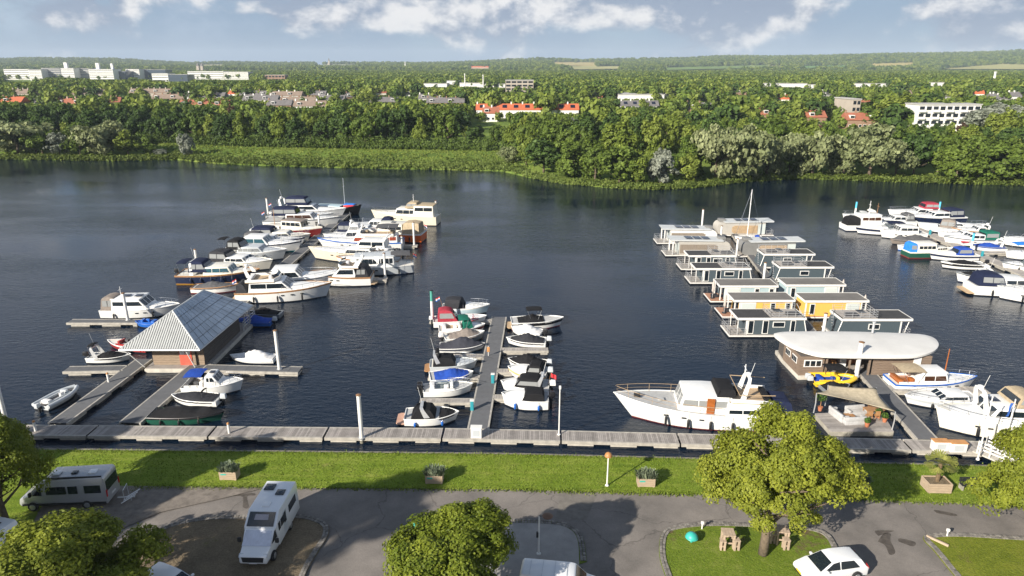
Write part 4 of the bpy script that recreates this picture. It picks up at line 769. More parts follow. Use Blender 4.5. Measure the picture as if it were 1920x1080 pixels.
    def canopy(s, x0, x1, h, wf=.82, fs=.6, bs=.2, mat=None, z0=None, vinyl=True, n=2):
        mat = mat or NAVYC; z0 = z0 if z0 is not None else s.zs((x0 + x1) / 2) - .05; a, b = s.x(x0), s.x(x1); W = s.wfun(wf, z0, h, .16)
        if fs + bs > (b - a) * .8: k = (b - a) * .8 / (fs + bs); fs *= k; bs *= k
        prof = [(a, z0), (b, z0), (b - fs * .75, z0 + h * .8), (b - fs, z0 + h * .93), ((a + bs + b - fs) / 2, z0 + h * 1.02), (a + bs, z0 + h * .93), (a + bs * .6, z0 + h * .8)]
        c = MB().prism(prof, lambda x, z: W(x, z) * (1 if z < z0 + h * .85 else .86)).build('canopy', mat, s.t, bevel=.06)
        if vinyl:
            for sg in (-1, 1):
                for i in range(n):
                    z_a, z_b = z0 + h * .32, z0 + h * .76; xa = a + bs * .5 + .12; xb = b - fs * .72 - .05; p0 = xa + (xb - xa) * i / n + .05; p1 = xa + (xb - xa) * (i + 1) / n - .05; ft = fs * .35 if i == n - 1 else 0
                    pts = [(p0, z_a), (p1 + ft, z_a), (p1, z_b), (p0, z_b)]; vs = [(x, sg * (W(x, z) + .015), z) for x, z in pts] + [(x, sg * (W(x, z) - .03), z) for x, z in pts]
                    MB().add(vs, [(0, 1, 2, 3), (0, 4, 5, 1), (1, 5, 6, 2), (2, 6, 7, 3), (3, 7, 4, 0)]).build('vinyl_window', VINYL, c)
            z_a, z_b = z0 + h * .25, z0 + h * .74; vs = []
            for z in (z_a, z_b): x = b - fs * .75 * (z - z0) / (h * .8) + .025; vs += [(x, -W(x, z) * .85, z), (x, W(x, z) * .85, z)]
            vs = [vs[0], vs[1], vs[3], vs[2]]; MB().add(vs + [(p[0] - .05, p[1], p[2]) for p in vs], [(0, 1, 2, 3), (4, 5, 1, 0), (6, 7, 3, 2)]).build('windscreen_pane', GLASS, c)
        return s
    def cover(s, x0, x1, h, mat, peak=.45, over=.06, peak2=None):
        n = 22; k = 9; rings = []; rr = s.rng
        for i in range(n + 1):
            q = x0 + (x1 - x0) * i / n; e = (i / n); r_ = math.exp(-((e - peak) / .24) ** 2)
            if peak2: r_ = max(r_, .8 * math.exp(-((e - peak2) / .13) ** 2))
            r_ = .22 + .78 * r_ + .07 * math.sin(i * 2.1 + s.L); r_ *= min(1, 5 * e + .25, 5 * (1 - e) + .12); w_ = s.hb(q) + over; z = s.zs(q); ring = []
            for j in range(k + 1):
                f = -1 + 2 * j / k; ring.append((s.x(q) + rr.uniform(-.02, .02), w_ * f, z - .14 * (abs(f) > .98) + h * r_ * (1 - abs(f) ** 1.5) + rr.uniform(-.025, .025)))
            rings.append(ring)
        MB().loft(rings, closed=False).build('cover', mat, s.t, True, angle=42); return s
    def screen(s, x, h=.5, wf=.85, rake=.5, mat=None):
        W = s.hb(s.q(s.x(x))) * wf; z = s.zs(x); xx = s.x(x); vs = [(xx - 1.0, -W, z), (xx, -W * .75, z), (xx + .25, 0, z), (xx, W * .75, z), (xx - 1.0, W, z)]; up = [(p[0] - rake, p[1] * .92, z + h) for p in vs]
        m = MB().loft([vs, up], closed=False); o = m.build('windscreen', mat or clearglass(), s.t); MB().tube(up, .025, 5).build('windscreen_frame', ALU, s.t); return s
    def bimini(s, x0, x1, z, mat, wf=.85):
        a, b = s.x(x0), s.x(x1); W = s.hb((x0 + x1) / 2) * wf; zz = s.zs((x0 + x1) / 2) + z; n = 6; vs = []
        for i in range(n + 1):
            for j in range(n + 1): f, g = -1 + 2 * i / n, -1 + 2 * j / n; vs.append((a + (b - a) * (i / n), W * g, zz - .10 * g * g - .07 * f * f))
        top = MB().add(vs + [(p[0], p[1], p[2] - .03) for p in vs], [(i * (n + 1) + j, (i + 1) * (n + 1) + j, (i + 1) * (n + 1) + j + 1, i * (n + 1) + j + 1) for i in range(n) for j in range(n)] + [((n + 1) ** 2 + i * (n + 1) + j, (n + 1) ** 2 + i * (n + 1) + j + 1, (n + 1) ** 2 + (i + 1) * (n + 1) + j + 1, (n + 1) ** 2 + (i + 1) * (n + 1) + j) for i in range(n) for j in range(n)]).build('bimini_top', mat, s.t, True)
        for sg in (-1, 1):
            for x in (a + .1, b - .1): MB().tube([(x, sg * W * .97, zz - .12), ((a + b) / 2 + (x - (a + b) / 2) * .4, sg * W, s.zs((x0 + x1) / 2))], .022, 5).build('bimini_pole', STEEL, s.t)
        return s
    def arch(s, x, h, rake=-.5, mat=None, z0=None, wf=.8, radar=True):
        z = z0 if z0 is not None else s.zs(x); W = s.hb(x) * wf; xx = s.x(x); rings = []
        for p, wd_ in (((xx, -W, z), .5), ((xx + rake * .8, -W * .9, z + h * .85), .32), ((xx + rake, -W * .65, z + h), .28), ((xx + rake, W * .65, z + h), .28), ((xx + rake * .8, W * .9, z + h * .85), .32), ((xx, W, z), .5)):
            rings.append([(p[0] - wd_ / 2, p[1], p[2] - .05), (p[0] + wd_ / 2, p[1], p[2] - .05), (p[0] + wd_ / 2, p[1], p[2] + .06), (p[0] - wd_ / 2, p[1], p[2] + .06)])
        c = MB().loft(rings).build('radar_arch', mat or WHITE, s.t)
        if radar: MB().lathe([(.06, z + h), (.25, z + h + .15), (.25, z + h + .28), (.05, z + h + .36)], (xx + rake, 0, 0), 10).build('radar_dome', WHITE, c, True)
        MB().tube([(xx + rake, W * .4, z + h), (xx + rake - .35, W * .42, z + h + 1.5)], .018, 4).build('antenna', WHITE, c); return s
    def rail(s, x0=.45, x1=.985, h=.55, mat=None):
        m = MB(); n = 9; pts = []
        for i in range(n + 1): q = x0 + (x1 - x0) * i / n; pts.append((s.x(q) - .05, s.hb(q) * .94, s.zs(q)))
        for sg in (-1, 1):
            m.tube([(p[0], sg * p[1], p[2] + h) for p in pts] + ([(pts[-1][0] + .12, 0, pts[-1][2] + h)] if sg < 0 else []), .02, 5)
            m.tube([(p[0], sg * p[1], p[2] + h * .5) for p in pts], .012, 4)
            for p in pts[::2]: m.tube([(p[0], sg * p[1], p[2] - .03), (p[0], sg * p[1], p[2] + h)], .016, 4)
        m.build('bow_rail', mat or STEEL, s.t); return s
    def outboard(s, n=1, mat=None, sc=1.0, tilt=0.0):
        for i in range(n):
            y = (i - (n - 1) / 2) * .62; x = -s.L / 2; o = MB().box((x - .38 * sc, y, s.fb + .28 * sc), (.62 * sc, .40 * sc, .52 * sc), 0, tilt, (.8, .8)).build('outboard_motor', mat or BLACKP, s.t, bevel=.08 * sc)
            MB().b2(x - .38 * sc, x - .16 * sc, y - .09, y + .09, -.3, s.fb + .05).build('leg', DARKMETAL, o); MB().b2(x - .2, x + .05, y - .16, y + .16, s.fb - .25, s.fb + .05).build('bracket', DARKMETAL, o)
        return s
    def platform(s, l=.8, mat=None, z=.34):
        W = s.hb(0) * .95; MB().poly([(-s.L / 2 - l, -W * .8), (-s.L / 2 - l + .25, -W), (-s.L / 2 + .02, -W), (-s.L / 2 + .02, W), (-s.L / 2 - l + .25, W), (-s.L / 2 - l, W * .8)][::-1][::-1], z - .1, z).build('swim_platform', mat or PALETEAK, s.t); return s
    def fenders(s, n=3, mat=None, q=(.2, .7)):
        for sg in (-1, 1):
            for i in range(n):
                f = q[0] + (q[1] - q[0]) * (i / max(1, n - 1)); w_ = s.hb(f) + .10; z = s.zs(f); c = (s.x(f), sg * w_, 0)
                k = MB().lathe([(.03, z * .15), (.11, z * .15 + .1), (.12, z * .5), (.11, z * .62), (.03, z * .62 + .12)], c, 8).build('fender', mat or BLACKRUB, s.t, True); MB().tube([(c[0], c[1], z * .7), (c[0], sg * (w_ - .1), z + .05)], .014, 4).build('rope', ROPE, k)
        return s
    def mast(s, x, h, mat=None, r=.06, z0=None, cross=True):
        z = z0 if z0 is not None else s.ztop; m = MB().tube([(s.x(x), 0, z), (s.x(x), 0, z + h)], r, 8, r * .6).build('mast', mat or WHITE, s.t, True)
        if cross: MB().tube([(s.x(x), -.5, z + h * .7), (s.x(x), .5, z + h * .7)], .025, 5).build('spreader', mat or WHITE, m)
        return s
    def flag(s, x=.02, k='rwb', h=1.3):
        xx = s.x(x); z = s.zs(x); p = MB().tube([(xx, 0, z), (xx - .35, 0, z + h)], .018, 5).build('flag_staff', TEAK, s.t)
        for i, c in enumerate(k):
            d = .42 / len(k); zz = z + h - .05 - d * i; n = 5; vs = []
            for j in range(n + 1):
                for e in (0, d): vs.append((xx - .33 - .10 * j, .06 * math.sin(j * 1.4), zz - e - .05 * j))
            o = MB().add(vs, [(2 * j, 2 * j + 2, 2 * j + 3, 2 * j + 1) for j in range(n)]).build('flag_stripe', flagmat(c), p); md = o.modifiers.new('t', 'SOLIDIFY'); md.thickness = .01
        return s
    def cockpit(s, x0, x1, mat=None, seats=None, wf=.8, floor=None):
        a, b = s.x(x0), s.x(x1); W = min(s.hb(x0), s.hb(x1)) * wf; z = s.zs((x0 + x1) / 2)
        MB().b2(a, b, -W, W, z - .055, z - .03).build('cockpit_floor', floor or PALETEAK, s.t)
        for y in (-1, 1): MB().b2(a, b, y * W - .06, y * W + .06, z - .05, z + .18).build('coaming', s.hullm, s.t)
        sm = seats or GREYC
        MB().b2(a + .05, a + .5, -W * .9, W * .9, z - .03, z + .32).build('bench_seat', sm, s.t, bevel=.05); MB().b2(b - 1.0, b - .55, -W * .7, -W * .2, z - .03, z + .4).build('helm_seat', sm, s.t, bevel=.05); MB().b2(b - .4, b - .1, -W * .75, W * .75, z - .03, z + .42).build('console', s.hullm, s.t, bevel=.05); return s
    def hatch(s, x, w_=.5, mat=None, z=None, side=0.0):
        z = z if z is not None else s.zs(x) - .055; MB().box((s.x(x), side, z + .03), (w_, w_, .07)).build('hatch', mat or GLASS, s.t, bevel=.015); return s
    def foredeck(s, x0, x1, h, wf=.75, mat=None):
        n = 8; rings = []
        for i in range(n + 1):
            q = x0 + (x1 - x0) * i / n; e = i / n; hh = h * (1 - e ** 1.6) + .02; w_ = s.hb(q) * wf; z = s.zs(q) - .06; rings.append([(s.x(q), -w_, z), (s.x(q), -w_ * .8, z + hh * .75), (s.x(q), 0, z + hh), (s.x(q), w_ * .8, z + hh * .75), (s.x(q), w_, z)])
        MB().loft(rings, closed=False).build('foredeck_trunk', mat or WHITE, s.t, True, angle=30); return s
    def flybridge(s, x0, x1, h=.55, wf=.78, mat=None, seat=None, screen=True):
        z0 = s.ztop; a, b = s.x(x0), s.x(x1); W = s.hb((x0 + x1) / 2) * wf; mat = mat or WHITE
        pl = [(a, -W), (b - .5, -W), (b, -W * .5), (b, W * .5), (b - .5, W), (a, W)]
        MB().poly(pl, z0 + .004, z0 + .07).build('flybridge_deck', PALETEAK, s.t); m = MB(); pts = [pl[5], pl[4], pl[3], pl[2], pl[1], pl[0]]
        rings = [[(p[0], p[1], z0 + .07), (p[0] + .03, p[1] * 1.0, z0 + h * (.6 + .4 * i / 2.5 if i < 3 else .6 + .4 * (5 - i) / 2.5)), (p[0] - .02, p[1] * .93, z0 + h * (.6 + .4 * min(i, 5 - i) / 2.5)), (p[0], p[1] * .93, z0 + .07)] for i, p in enumerate(pts)]
        m.loft(rings); m.build('flybridge_coaming', mat, s.t); MB().b2(a + .2, a + .7, -W * .8, W * .8, z0 + .07, z0 + .4).build('flybridge_seat', seat or WHITEC, s.t, bevel=.05); MB().b2(b - 1.3, b - .9, -W * .5, W * .1, z0 + .07, z0 + .55).build('helm_seat', seat or WHITEC, s.t, bevel=.05)
        if screen:
            vs = [(b - .5, -W * .95, z0 + h), (b, -W * .5, z0 + h), (b, W * .5, z0 + h), (b - .5, W * .95, z0 + h)]; MB().loft([vs, [(p[0] - .25, p[1] * .95, p[2] + .3) for p in vs]], closed=False).build('wind_deflector', GLASS, s.t)
        return s
GL = 'motor boats of the left group'; GM = 'small boats along the central pier'; GR = 'motor boats of the right group'; GS = 'boats around the floating shed'
# ---- left group, near to far
b = Boat('motor_yacht', 'white flybridge motor yacht at the near end of the left group', (450, 570), (613, 564), 4.2, 1.25, 1.75, group=GL, cat='yacht').foredeck(.45, .93, .45).cabin(.14, .62, 1.15, .8, 1.5, .2, win=2, wz=(.4, .85)).flybridge(.12, .46).arch(.16, .9, -.5, z0=3.0, wf=.7).rail(.5).fenders(3).canopy(.01, .13, 1.0, mat=DGREYC, vinyl=False).hatch(.72, .5).platform(.7).flag()
b = Boat('motor_yacht', 'white hardtop motor yacht with arched windows, second from the near end', (495, 546), (628, 541), 3.9, 1.2, 1.6, group=GL, cat='yacht').foredeck(.42, .93, .5).cabin(.12, .58, 1.25, .82, 1.3, .5, win=2, wz=(.35, .8), roof=WHITE).rail(.5).platform(.7).fenders(2)
b = Boat('motor_yacht', 'white sport yacht showing its glazed stern, right of the near end', (690, 537), (580, 538), 3.8, 1.15, 1.6, group=GL, cat='yacht').foredeck(.45, .93, .4).cabin(.22, .62, 1.1, .8, 1.3, .3, win=1).flybridge(.18, .5, .5).canopy(.02, .24, 1.25, .86, .3, .8, DGREYC).platform(.8).arch(.2, .7, -.6, z0=2.6)
b = Boat('passenger_boat', 'white passenger boat with round stern and a row of side windows', (770, 514), (642, 520), 4.2, 1.1, 1.3, hull=GREYP, boot=NAVY, group=GL, full=.7).cabin(.26, .80, 1.35, .88, .3, .05, win=9, wz=(.4, .85), roof=GREYP).bimini(.04, .3, 1.5, GREYC, .8).fenders(4).flag(.03)
b = Boat('motor_yacht', 'cream-hulled motor yacht with long low wheelhouse, bow to the pier', (735, 495), (580, 490), 4.0, 1.25, 1.7, hull=CREAM, group=GL, cat='yacht').foredeck(.5, .92, .45).cabin(.10, .58, .7, .84, .6, .1, win=4, wz=(.2, .8)).cabin(.12, .44, .95, .75, .7, .2, win=2, z0=2.1, name='wheelhouse').cockpit(.0, .09).rail(.5).arch(.14, .6, z0=3.0, radar=False)
b = Boat('motor_yacht', 'white yacht with rust-red window frames and a blue stripe', (748, 470), (600, 472), 4.2, 1.2, 1.7, group=GL, cat='yacht', sheer=BLUEP).foredeck(.55, .93, .4).cabin(.06, .6, 1.0, .86, .7, .05, mat=WHITE, win=6, glassm=pm('rust_red_window_frame', (.30, .06, .03), .3)).flybridge(.1, .5, .55, seat=TANC).arch(.52, 1.1, -.7, z0=2.2).rail(.55).bimini(.05, .3, 2.3, GREYC, .8)
b = Boat('motor_cruiser', 'white cruiser with sloping arch and small dinghy, left of the orange hull', (632, 447), (740, 447), 3.6, 1.0, 1.4, group=GL).foredeck(.45, .93, .45).cabin(.3, .62, .8, .8, 1.0, .2, win=2).canopy(.05, .3, 1.3, mat=NAVYC).arch(.3, 1.3, -.5).rail(.5).fenders(2)
b = Boat('work_boat', 'orange-hulled converted work boat with white wheelhouse and beige canopy', (785, 456), (693, 452), 4.2, 1.35, 1.7, hull=ORANGEP, group=GL, sheer=WHITE).cabin(.34, .82, 1.35, .8, .2, .1, mat=IVORY, win=4, wz=(.4, .75)).canopy(.04, .34, 1.7, .86, .15, .1, TANC, vinyl=False).fenders(2).hatch(.55, .8, SOLAR, 2.75).flag(.02)
b = Boat('trawler_yacht', 'cream trawler yacht with tan canvas wheelhouse at the back right corner', (812, 424), (697, 420), 4.4, 1.5, 2.1, hull=CREAM, group=GL, cat='yacht').foredeck(.55, .9, .5, mat=IVORY).cabin(.28, .62, 1.2, .8, .5, .1, mat=IVORY, win=3).cabin(.04, .34, 1.9, .86, .3, .1, mat=IVORY, win=2, wz=(.55, .85), roof=TANC, name='aft_cabin').canopy(.28, .46, .9, .7, .6, .2, TANC, 2.9).mast(.36, 1.6).rail(.5)
b = Boat('dinghy', 'grey inflatable dinghy hanging at the stern of the cream trawler', (816, 417), (826, 411), 1.5, .5, .6, hull=GREYP, group=GL).outboard(1, GREYP, .7)
b = Boat('barge', 'black flat-bottomed sailing barge with blue and red covers at the back', (585, 402), (669, 405), 4.2, 1.0, 1.8, hull=BLACKP, sheer=BLACKP, group=GL, full=.8).cabin(.08, .62, .55, .7, .2, .1, mat=SKYP, win=4).cabin(.66, .86, .4, .55, .1, .1, mat=paint('red_hatch', (.5, .03, .04)), win=0, screen=False, roof=BRIGHTBLUEC).mast(.66, 5, GREYP, z0=1.5)
b = Boat('motor_yacht', 'large white cruiser with tall navy canopy at the back left', (512, 411), (640, 411), 4.2, 1.3, 1.7, group=GL, cat='yacht').foredeck(.5, .93, .5).cabin(.2, .68, 1.1, .82, 1.6, .2, win=2).canopy(.22, .52, 1.3, .74, .8, .1, NAVYC, 2.5).arch(.16, 1.2, -.3, z0=2.2).platform(.6).flag(.02)
b = Boat('motor_cruiser', 'white steel cruiser with arched saloon windows and navy aft canopy', (500, 428), (630, 427), 4.0, 1.25, 1.6, group=GL, boot=NAVY).foredeck(.62, .92, .35).cabin(.3, .68, 1.05, .84, .8, .1, win=3, glassm=BROWNGLASS).canopy(.12, .46, 1.35, .78, .6, .2, NAVYC, 2.0).rail(.55).fenders(3).flag(.02)
b = Boat('motor_cruiser', 'wheelhouse cruiser with maroon bow beside the pier bend', (490, 440), (592, 449), 3.7, 1.1, 1.7, hull=MAROON, sheer=IVORY, group=GL).cabin(.38, .72, 1.3, .74, .3, .1, mat=IVORY, win=4, wz=(.45, .85), roof=TAUPEC).foredeck(.7, .92, .3, mat=IVORY).cabin(.06, .36, .45, .8, .2, .1, mat=IVORY, win=2).mast(.2, 2.6, TEAK).fenders(2, WHITE)
b = Boat('motor_cruiser', 'ivory cruiser with navy bimini canopy and three low windows', (472, 459), (574, 459), 3.7, 1.1, 1.4, hull=IVORY, group=GL).foredeck(.6, .93, .35, mat=IVORY).cabin(.34, .72, .75, .82, .9, .1, mat=IVORY, win=3, wz=(.3, .7)).canopy(.04, .42, 1.5, .84, .6, .2, NAVYC).arch(.06, 1.1, -.3, radar=False).rail(.55)
b = Boat('motor_cruiser', 'white express cruiser with blue-tinted windscreen', (442, 474), (556, 475), 3.8, 1.1, 1.5, group=GL, boot=TEALP).foredeck(.5, .93, .45).cabin(.16, .56, 1.15, .84, 1.1, .4, win=2, glassm=BGLASS, roof=WHITE).rail(.55).platform(.6).fenders(2).hatch(.7, .5, DECK, 1.55)
b = Boat('motor_cruiser', 'grey-hulled cruiser with black spray hood and round fenders', (414, 490), (527, 491), 3.9, 1.15, 1.5, hull=GREYP, sheer=WHITE, group=GL).foredeck(.64, .92, .35, mat=GREYP).cabin(.3, .7, .8, .84, .8, .1, mat=GREYP, win=4, glassm=VINYL).canopy(.14, .38, 1.3, .8, .7, .3, BLACKC, 1.6).rail(.5).fenders(4).bimini(.0, .12, 1.9, BLACKC, .6)
b = Boat('motor_cruiser', 'off-white cruiser with grey spray hood next to the dark-hulled steel cruiser', (384, 507), (499, 511), 3.8, 1.1, 1.4, hull=IVORY, group=GL).foredeck(.62, .92, .35).cabin(.34, .68, .7, .82, .8, .1, win=3).canopy(.1, .42, 1.3, .8, .9, .3, DGREYC, 1.2).rail(.5).fenders(3).hatch(.78, .5, TEAK)
b = Boat('motor_cruiser', 'dark navy steel cruiser with gold waterline, bimini and outboard at its stern', (337, 534), (476, 532), 4.0, 1.15, 1.5, hull=NAVY, boot=GOLD, sheer=TEAK, deck=IVORY, group=GL).foredeck(.68, .9, .25, mat=IVORY).cabin(.34, .70, .95, .80, .6, .15, mat=IVORY, win=3, glassm=BGLASS).canopy(.16, .40, 1.3, .8, .8, .2, NAVYC, 1.5).bimini(.02, .14, 1.6, NAVYC, .75).arch(.2, 1.5, -.1, radar=False).rail(.6, h=.4).outboard(1, BLACKP).fenders(5, NAVY)
b = Boat('sloop', 'small red-bottomed sloop under a grey cover behind the shed roof', (362, 551), (441, 550), 2.2, .7, .95, boot=ANTIRED, sheer=TEAK, group=GL).cover(.08, .86, .55, GREYC)
# ---- around the shed
b = Boat('motor_cruiser', 'white hardtop cruiser with beige aft canopy left of the shed', (187, 599), (330, 597), 3.8, 1.15, 1.5, group=GS).foredeck(.58, .93, .35).cabin(.16, .66, 1.45, .86, 1.3, .1, win=2, wz=(.45, .82), roof=WHITE).canopy(.01, .2, 1.75, .84, .1, .3, TAUPEC).hatch(.32, .9, SOLAR, 2.75).hatch(.48, .9, SOLAR, 2.75).mast(.24, 1.4, r=.04).rail(.6).fenders(2)
b = Boat('rowing_boat', 'bright blue open boat half hidden by the left eave of the shed', (296, 616), (249, 615), 1.6, .5, .7, hull=BLUEP, deck=BLUEP, group=GS).cockpit(.15, .75, seats=BLUEP, floor=BLUEP)
b = Boat('sloop', 'red and white striped open boat beside the left eave of the shed', (272, 664), (192, 655), 2.1, .6, .85, hull=REDP, sheer=WHITE, group=GS).cockpit(.12, .7, seats=GREYC, floor=DECK)
b = Boat('runabout', 'white runabout with black cover and folded bimini by the left finger jetty', (161, 683), (240, 682), 2.0, .65, .8, group=GS).cover(.22, .84, .45, BLACKC, .4).bimini(.06, .2, 1.5, BLACKC, .7).arch(.24, 1.1, -.5, ALU, radar=False).outboard(1)
b = Boat('inflatable_boat', 'grey inflatable boat lying along the left walkway', (92, 772), (160, 735), 1.9, .5, .6, hull=GREYP, deck=GREYC, group=GS, full=.95)
for sg in (-1, 1):
    MB().tube([(b.x(q), sg * b.hb(q) * .98, b.zs(q) + .02) for q in (0, .15, .3, .45, .6, .75, .88, .97)], .20, 10).build('inflated_tube', GREYP, b.t, True)
b.cockpit(.1, .7, seats=WHITEC, floor=GREYC, wf=.6).outboard(1, GREYP, .8)
b = Boat('dinghy', 'small boat under a white tarpaulin on the right finger jetty side', (512, 684), (426, 682), 2.0, .5, .7, group=GS).cover(.03, .97, .85, WHITEC, .42)
b = Boat('sloop', 'black-covered sloop moored behind the right eave of the shed', (524, 599), (458, 598), 2.0, .6, .75, hull=MIDGREY, group=GS).cover(.06, .94, .7, BLACKC, .5)
b = Boat('runabout', 'blue-covered runabout with outboard beside the shed railing', (506, 614), (436, 613), 2.0, .6, .75, hull=BLUEP, group=GS).cover(.02, .95, .7, BLUEC, .5).outboard(1, GREYP)
b = Boat('fishing_cruiser', 'white fishing cruiser with bright blue bimini near the right walkway', (340, 745), (452, 742), 2.6, .95, 1.3, group=GS).foredeck(.5, .92, .35).cabin(.38, .68, 1.15, .78, .8, .2, win=2, wz=(.5, .85)).bimini(.06, .36, 1.3, BLUEC, .85).rail(.5).cockpit(.05, .36).hatch(.5, .5, SOLAR, 2.2)
b = Boat('runabout', 'grey-covered runabout with pale outboard below the blue bimini boat', (405, 766), (314, 762), 2.1, .65, .85, group=GS).cover(.08, .92, .4, DGREYC, .5).outboard(1, GREYP).bimini(.3, .34, .9, BLACKC, .5)
b = Boat('sloop', 'dark green wooden sloop under a black cover against the long jetty', (275, 798), (415, 798), 2.4, .75, .95, hull=GREENP, boot=GREENP, sheer=BLACKP, group=GS).cover(.02, .97, .55, BLACKC, .42, peak2=.8).fenders(3)
# ---- central pier, left side from far to near
b = Boat('cuddy_cruiser', 'pale blue-bowed cuddy boat with black canopy at the far end of the central pier', (830, 592), (916, 592), 2.5, .85, 1.15, hull=SKYP, deck=IVORY, sheer=WHITE, group=GM).foredeck(.5, .92, .45).canopy(.04, .5, 1.15, .86, .6, .3, DGREYC, vinyl=False).rail(.6).flag(.0)
b = Boat('cuddy_cruiser', 'white boat with dusky red canopy in the central group', (815, 617), (912, 613), 2.6, .8, 1.05, group=GM).foredeck(.6, .93, .25).canopy(.08, .46, 1.35, .88, .9, .2, REDC, n=1).screen(.5).cover(.66, .84, .15, REDC).outboard(1, WHITE, .8)
b = Boat('cuddy_cruiser', 'white boat with dark green canopy in the central group', (826, 634), (910, 629), 2.5, .8, 1.05, boot=ANTIRED, mid=MAROON, group=GM).foredeck(.6, .93, .3).canopy(.5, .74, .9, .84, .4, .4, GREENC, vinyl=False).bimini(.42, .64, 1.2, GREENC).cockpit(.06, .48, seats=WHITEC)
b = Boat('sloop', 'charcoal-hulled sloop under a taupe cover with wrapped outboard', (838, 649), (911, 641), 2.3, .75, .95, hull=MIDGREY, sheer=WHITE, group=GM).cover(.1, .85, .65, TAUPEC, .6).outboard(1, WHITEC)
b = Boat('runabout', 'runabout under a dark blue-grey cover above the second finger jetty', (826, 664), (908, 662), 2.3, .55, .75, group=GM).cover(-.01, .99, .95, canvas('slate_canvas', (.045, .047, .06)), .52, .12)
b = Boat('cuddy_cruiser', 'grey cuddy boat with black cover, silver bow rail and teak platform', (808, 702), (894, 699), 2.4, .75, 1.0, hull=GREYP, group=GM).foredeck(.55, .93, .2, mat=GREYP).canopy(.06, .56, .85, .88, .5, .5, BLACKC, vinyl=False).arch(.2, 1.1, -.5, ALU, radar=False).bimini(.12, .2, 1.5, BLACKC, .6).rail(.55).platform(.6, TEAK)
b = Boat('bowrider', 'white bowrider under a royal blue cover', (810, 729), (889, 722), 2.4, .85, 1.0, group=GM).cover(.1, .88, .55, BLUEC, .52)
b = Boat('console_boat', 'open white centre-console boat with twin black outboards', (796, 748), (886, 744), 2.2, .65, .95, group=GM).cockpit(.12, .62, seats=WHITEC, floor=DECK).rail(.5, h=.4).outboard(2).screen(.5, .5, .4, .2)
b = Boat('bowrider', 'white bowrider with black cover and pink teak platform against the long jetty', (760, 802), (858, 800), 2.5, .75, .9, group=GM).canopy(.12, .58, .75, .86, .5, .7, BLACKC, vinyl=False).cover(.64, .92, .15, BLACKC).arch(.42, .8, -.5, ALU, radar=False).platform(.75, pm('pink_teak', (.50, .30, .22), .6)).fenders(2, BLUEP)
# right side
b = Boat('bowrider', 'black and white wakeboard boat with folded bimini tower at the far end', (962, 620), (1057, 617), 2.6, .9, 1.1, hull=WHITE, mid=BLACKP, boot=REDP, group=GM).cover(.12, .62, .65, BLACKC, .55).bimini(.28, .58, 1.45, BLACKC, .6).platform(.6, PALETEAK)
b = Boat('runabout', 'small runabout under a white fitted cover right of the central pier', (1010, 638), (954, 629), 2.2, .6, .8, group=GM).cover(.02, .95, .7, WHITEC, .5).outboard(1)
b = Boat('runabout', 'white-hulled boat under a charcoal cover above the right finger jetty', (1021, 654), (949, 651), 2.2, .6, .8, group=GM).cover(.05, .88, .75, DGREYC, .5).outboard(1, GREYP)
b = Boat('runabout', 'boat under a black peaked cover, third on the right of the central pier', (1019, 699), (950, 692), 2.2, .6, .8, group=GM).cover(.0, .96, .85, BLACKC, .5).outboard(1, GREYP)
b = Boat('cuddy_cruiser', 'cream-striped cuddy boat with dark canopy on the right of the central pier', (1021, 718), (950, 712), 2.4, .75, 1.0, mid=pm('cream_orange_stripe', (.72, .48, .22), .4), group=GM).foredeck(.5, .92, .35).canopy(.1, .52, .85, .86, .5, .2, BLACKC, n=1).outboard(1, GREYP)
b = Boat('cuddy_cruiser', 'white rounded boat with black canopy and red ensign', (1026, 746), (938, 741), 2.5, .8, 1.0, group=GM).foredeck(.62, .93, .25).canopy(.14, .72, .85, .86, .8, .4, BLACKC, n=1).arch(.24, 1.0, -.5, ALU, radar=False).outboard(1, WHITE).flag(.03, 'r')
b = Boat('cuddy_cruiser', 'white high-sided cuddy boat with black cockpit cover, nearest on the right', (1026, 772), (941, 770), 2.5, .95, 1.25, group=GM).foredeck(.5, .92, .4).canopy(.08, .56, .65, .88, .4, .2, BLACKC, vinyl=False).fenders(2, BLUEP).outboard(1)
# ---- classic white yacht by the long jetty
b = Boat('classic_yacht', 'long white classic yacht with teak door, mast and teak rails, moored at the long jetty', (1480, 815), (1150, 800), 4.6, 1.45, 2.5, boot=ANTIRED, group=None, cat='yacht', deck=DECK, rake=1.9, full=.8)
b.cabin(.34, .64, 1.95, .78, .6, .1, win=3, wz=(.45, .75), z0=1.35, glassm=VINYL, screen=True).cabin(.10, .36, 1.35, .9, .05, .1, win=3, z0=1.3, wz=(.35, .6), name='aft_cabin', screen=False)
MB().b2(b.x(.45) - .35, b.x(.45) + .35, b.hb(.45) * .78 - .12, b.hb(.45) * .78 + .035, 1.5, 3.1).build('door', VARNISH, b.t); MB().b2(b.x(.45) - .35, b.x(.45) + .35, -b.hb(.45) * .78 - .035, -b.hb(.45) * .78 + .12, 1.5, 3.1).build('door', VARNISH, b.t)
b.ztop = 2.7; b.flybridge(.1, .36, .55, seat=BLACKC, screen=False); b.canopy(.31, .42, .6, .74, .3, .1, BLACKC, 3.25, vinyl=False); b.arch(.26, 2.0, -.5, z0=2.75, wf=.45, radar=True); b.mast(.25, 1.3, z0=4.6); b.rail(.38, .985, .75, PALETEAK); b.fenders(5); b.canopy(-.02, .1, .9, .8, .2, .3, NAVYC, 1.9, vinyl=False)
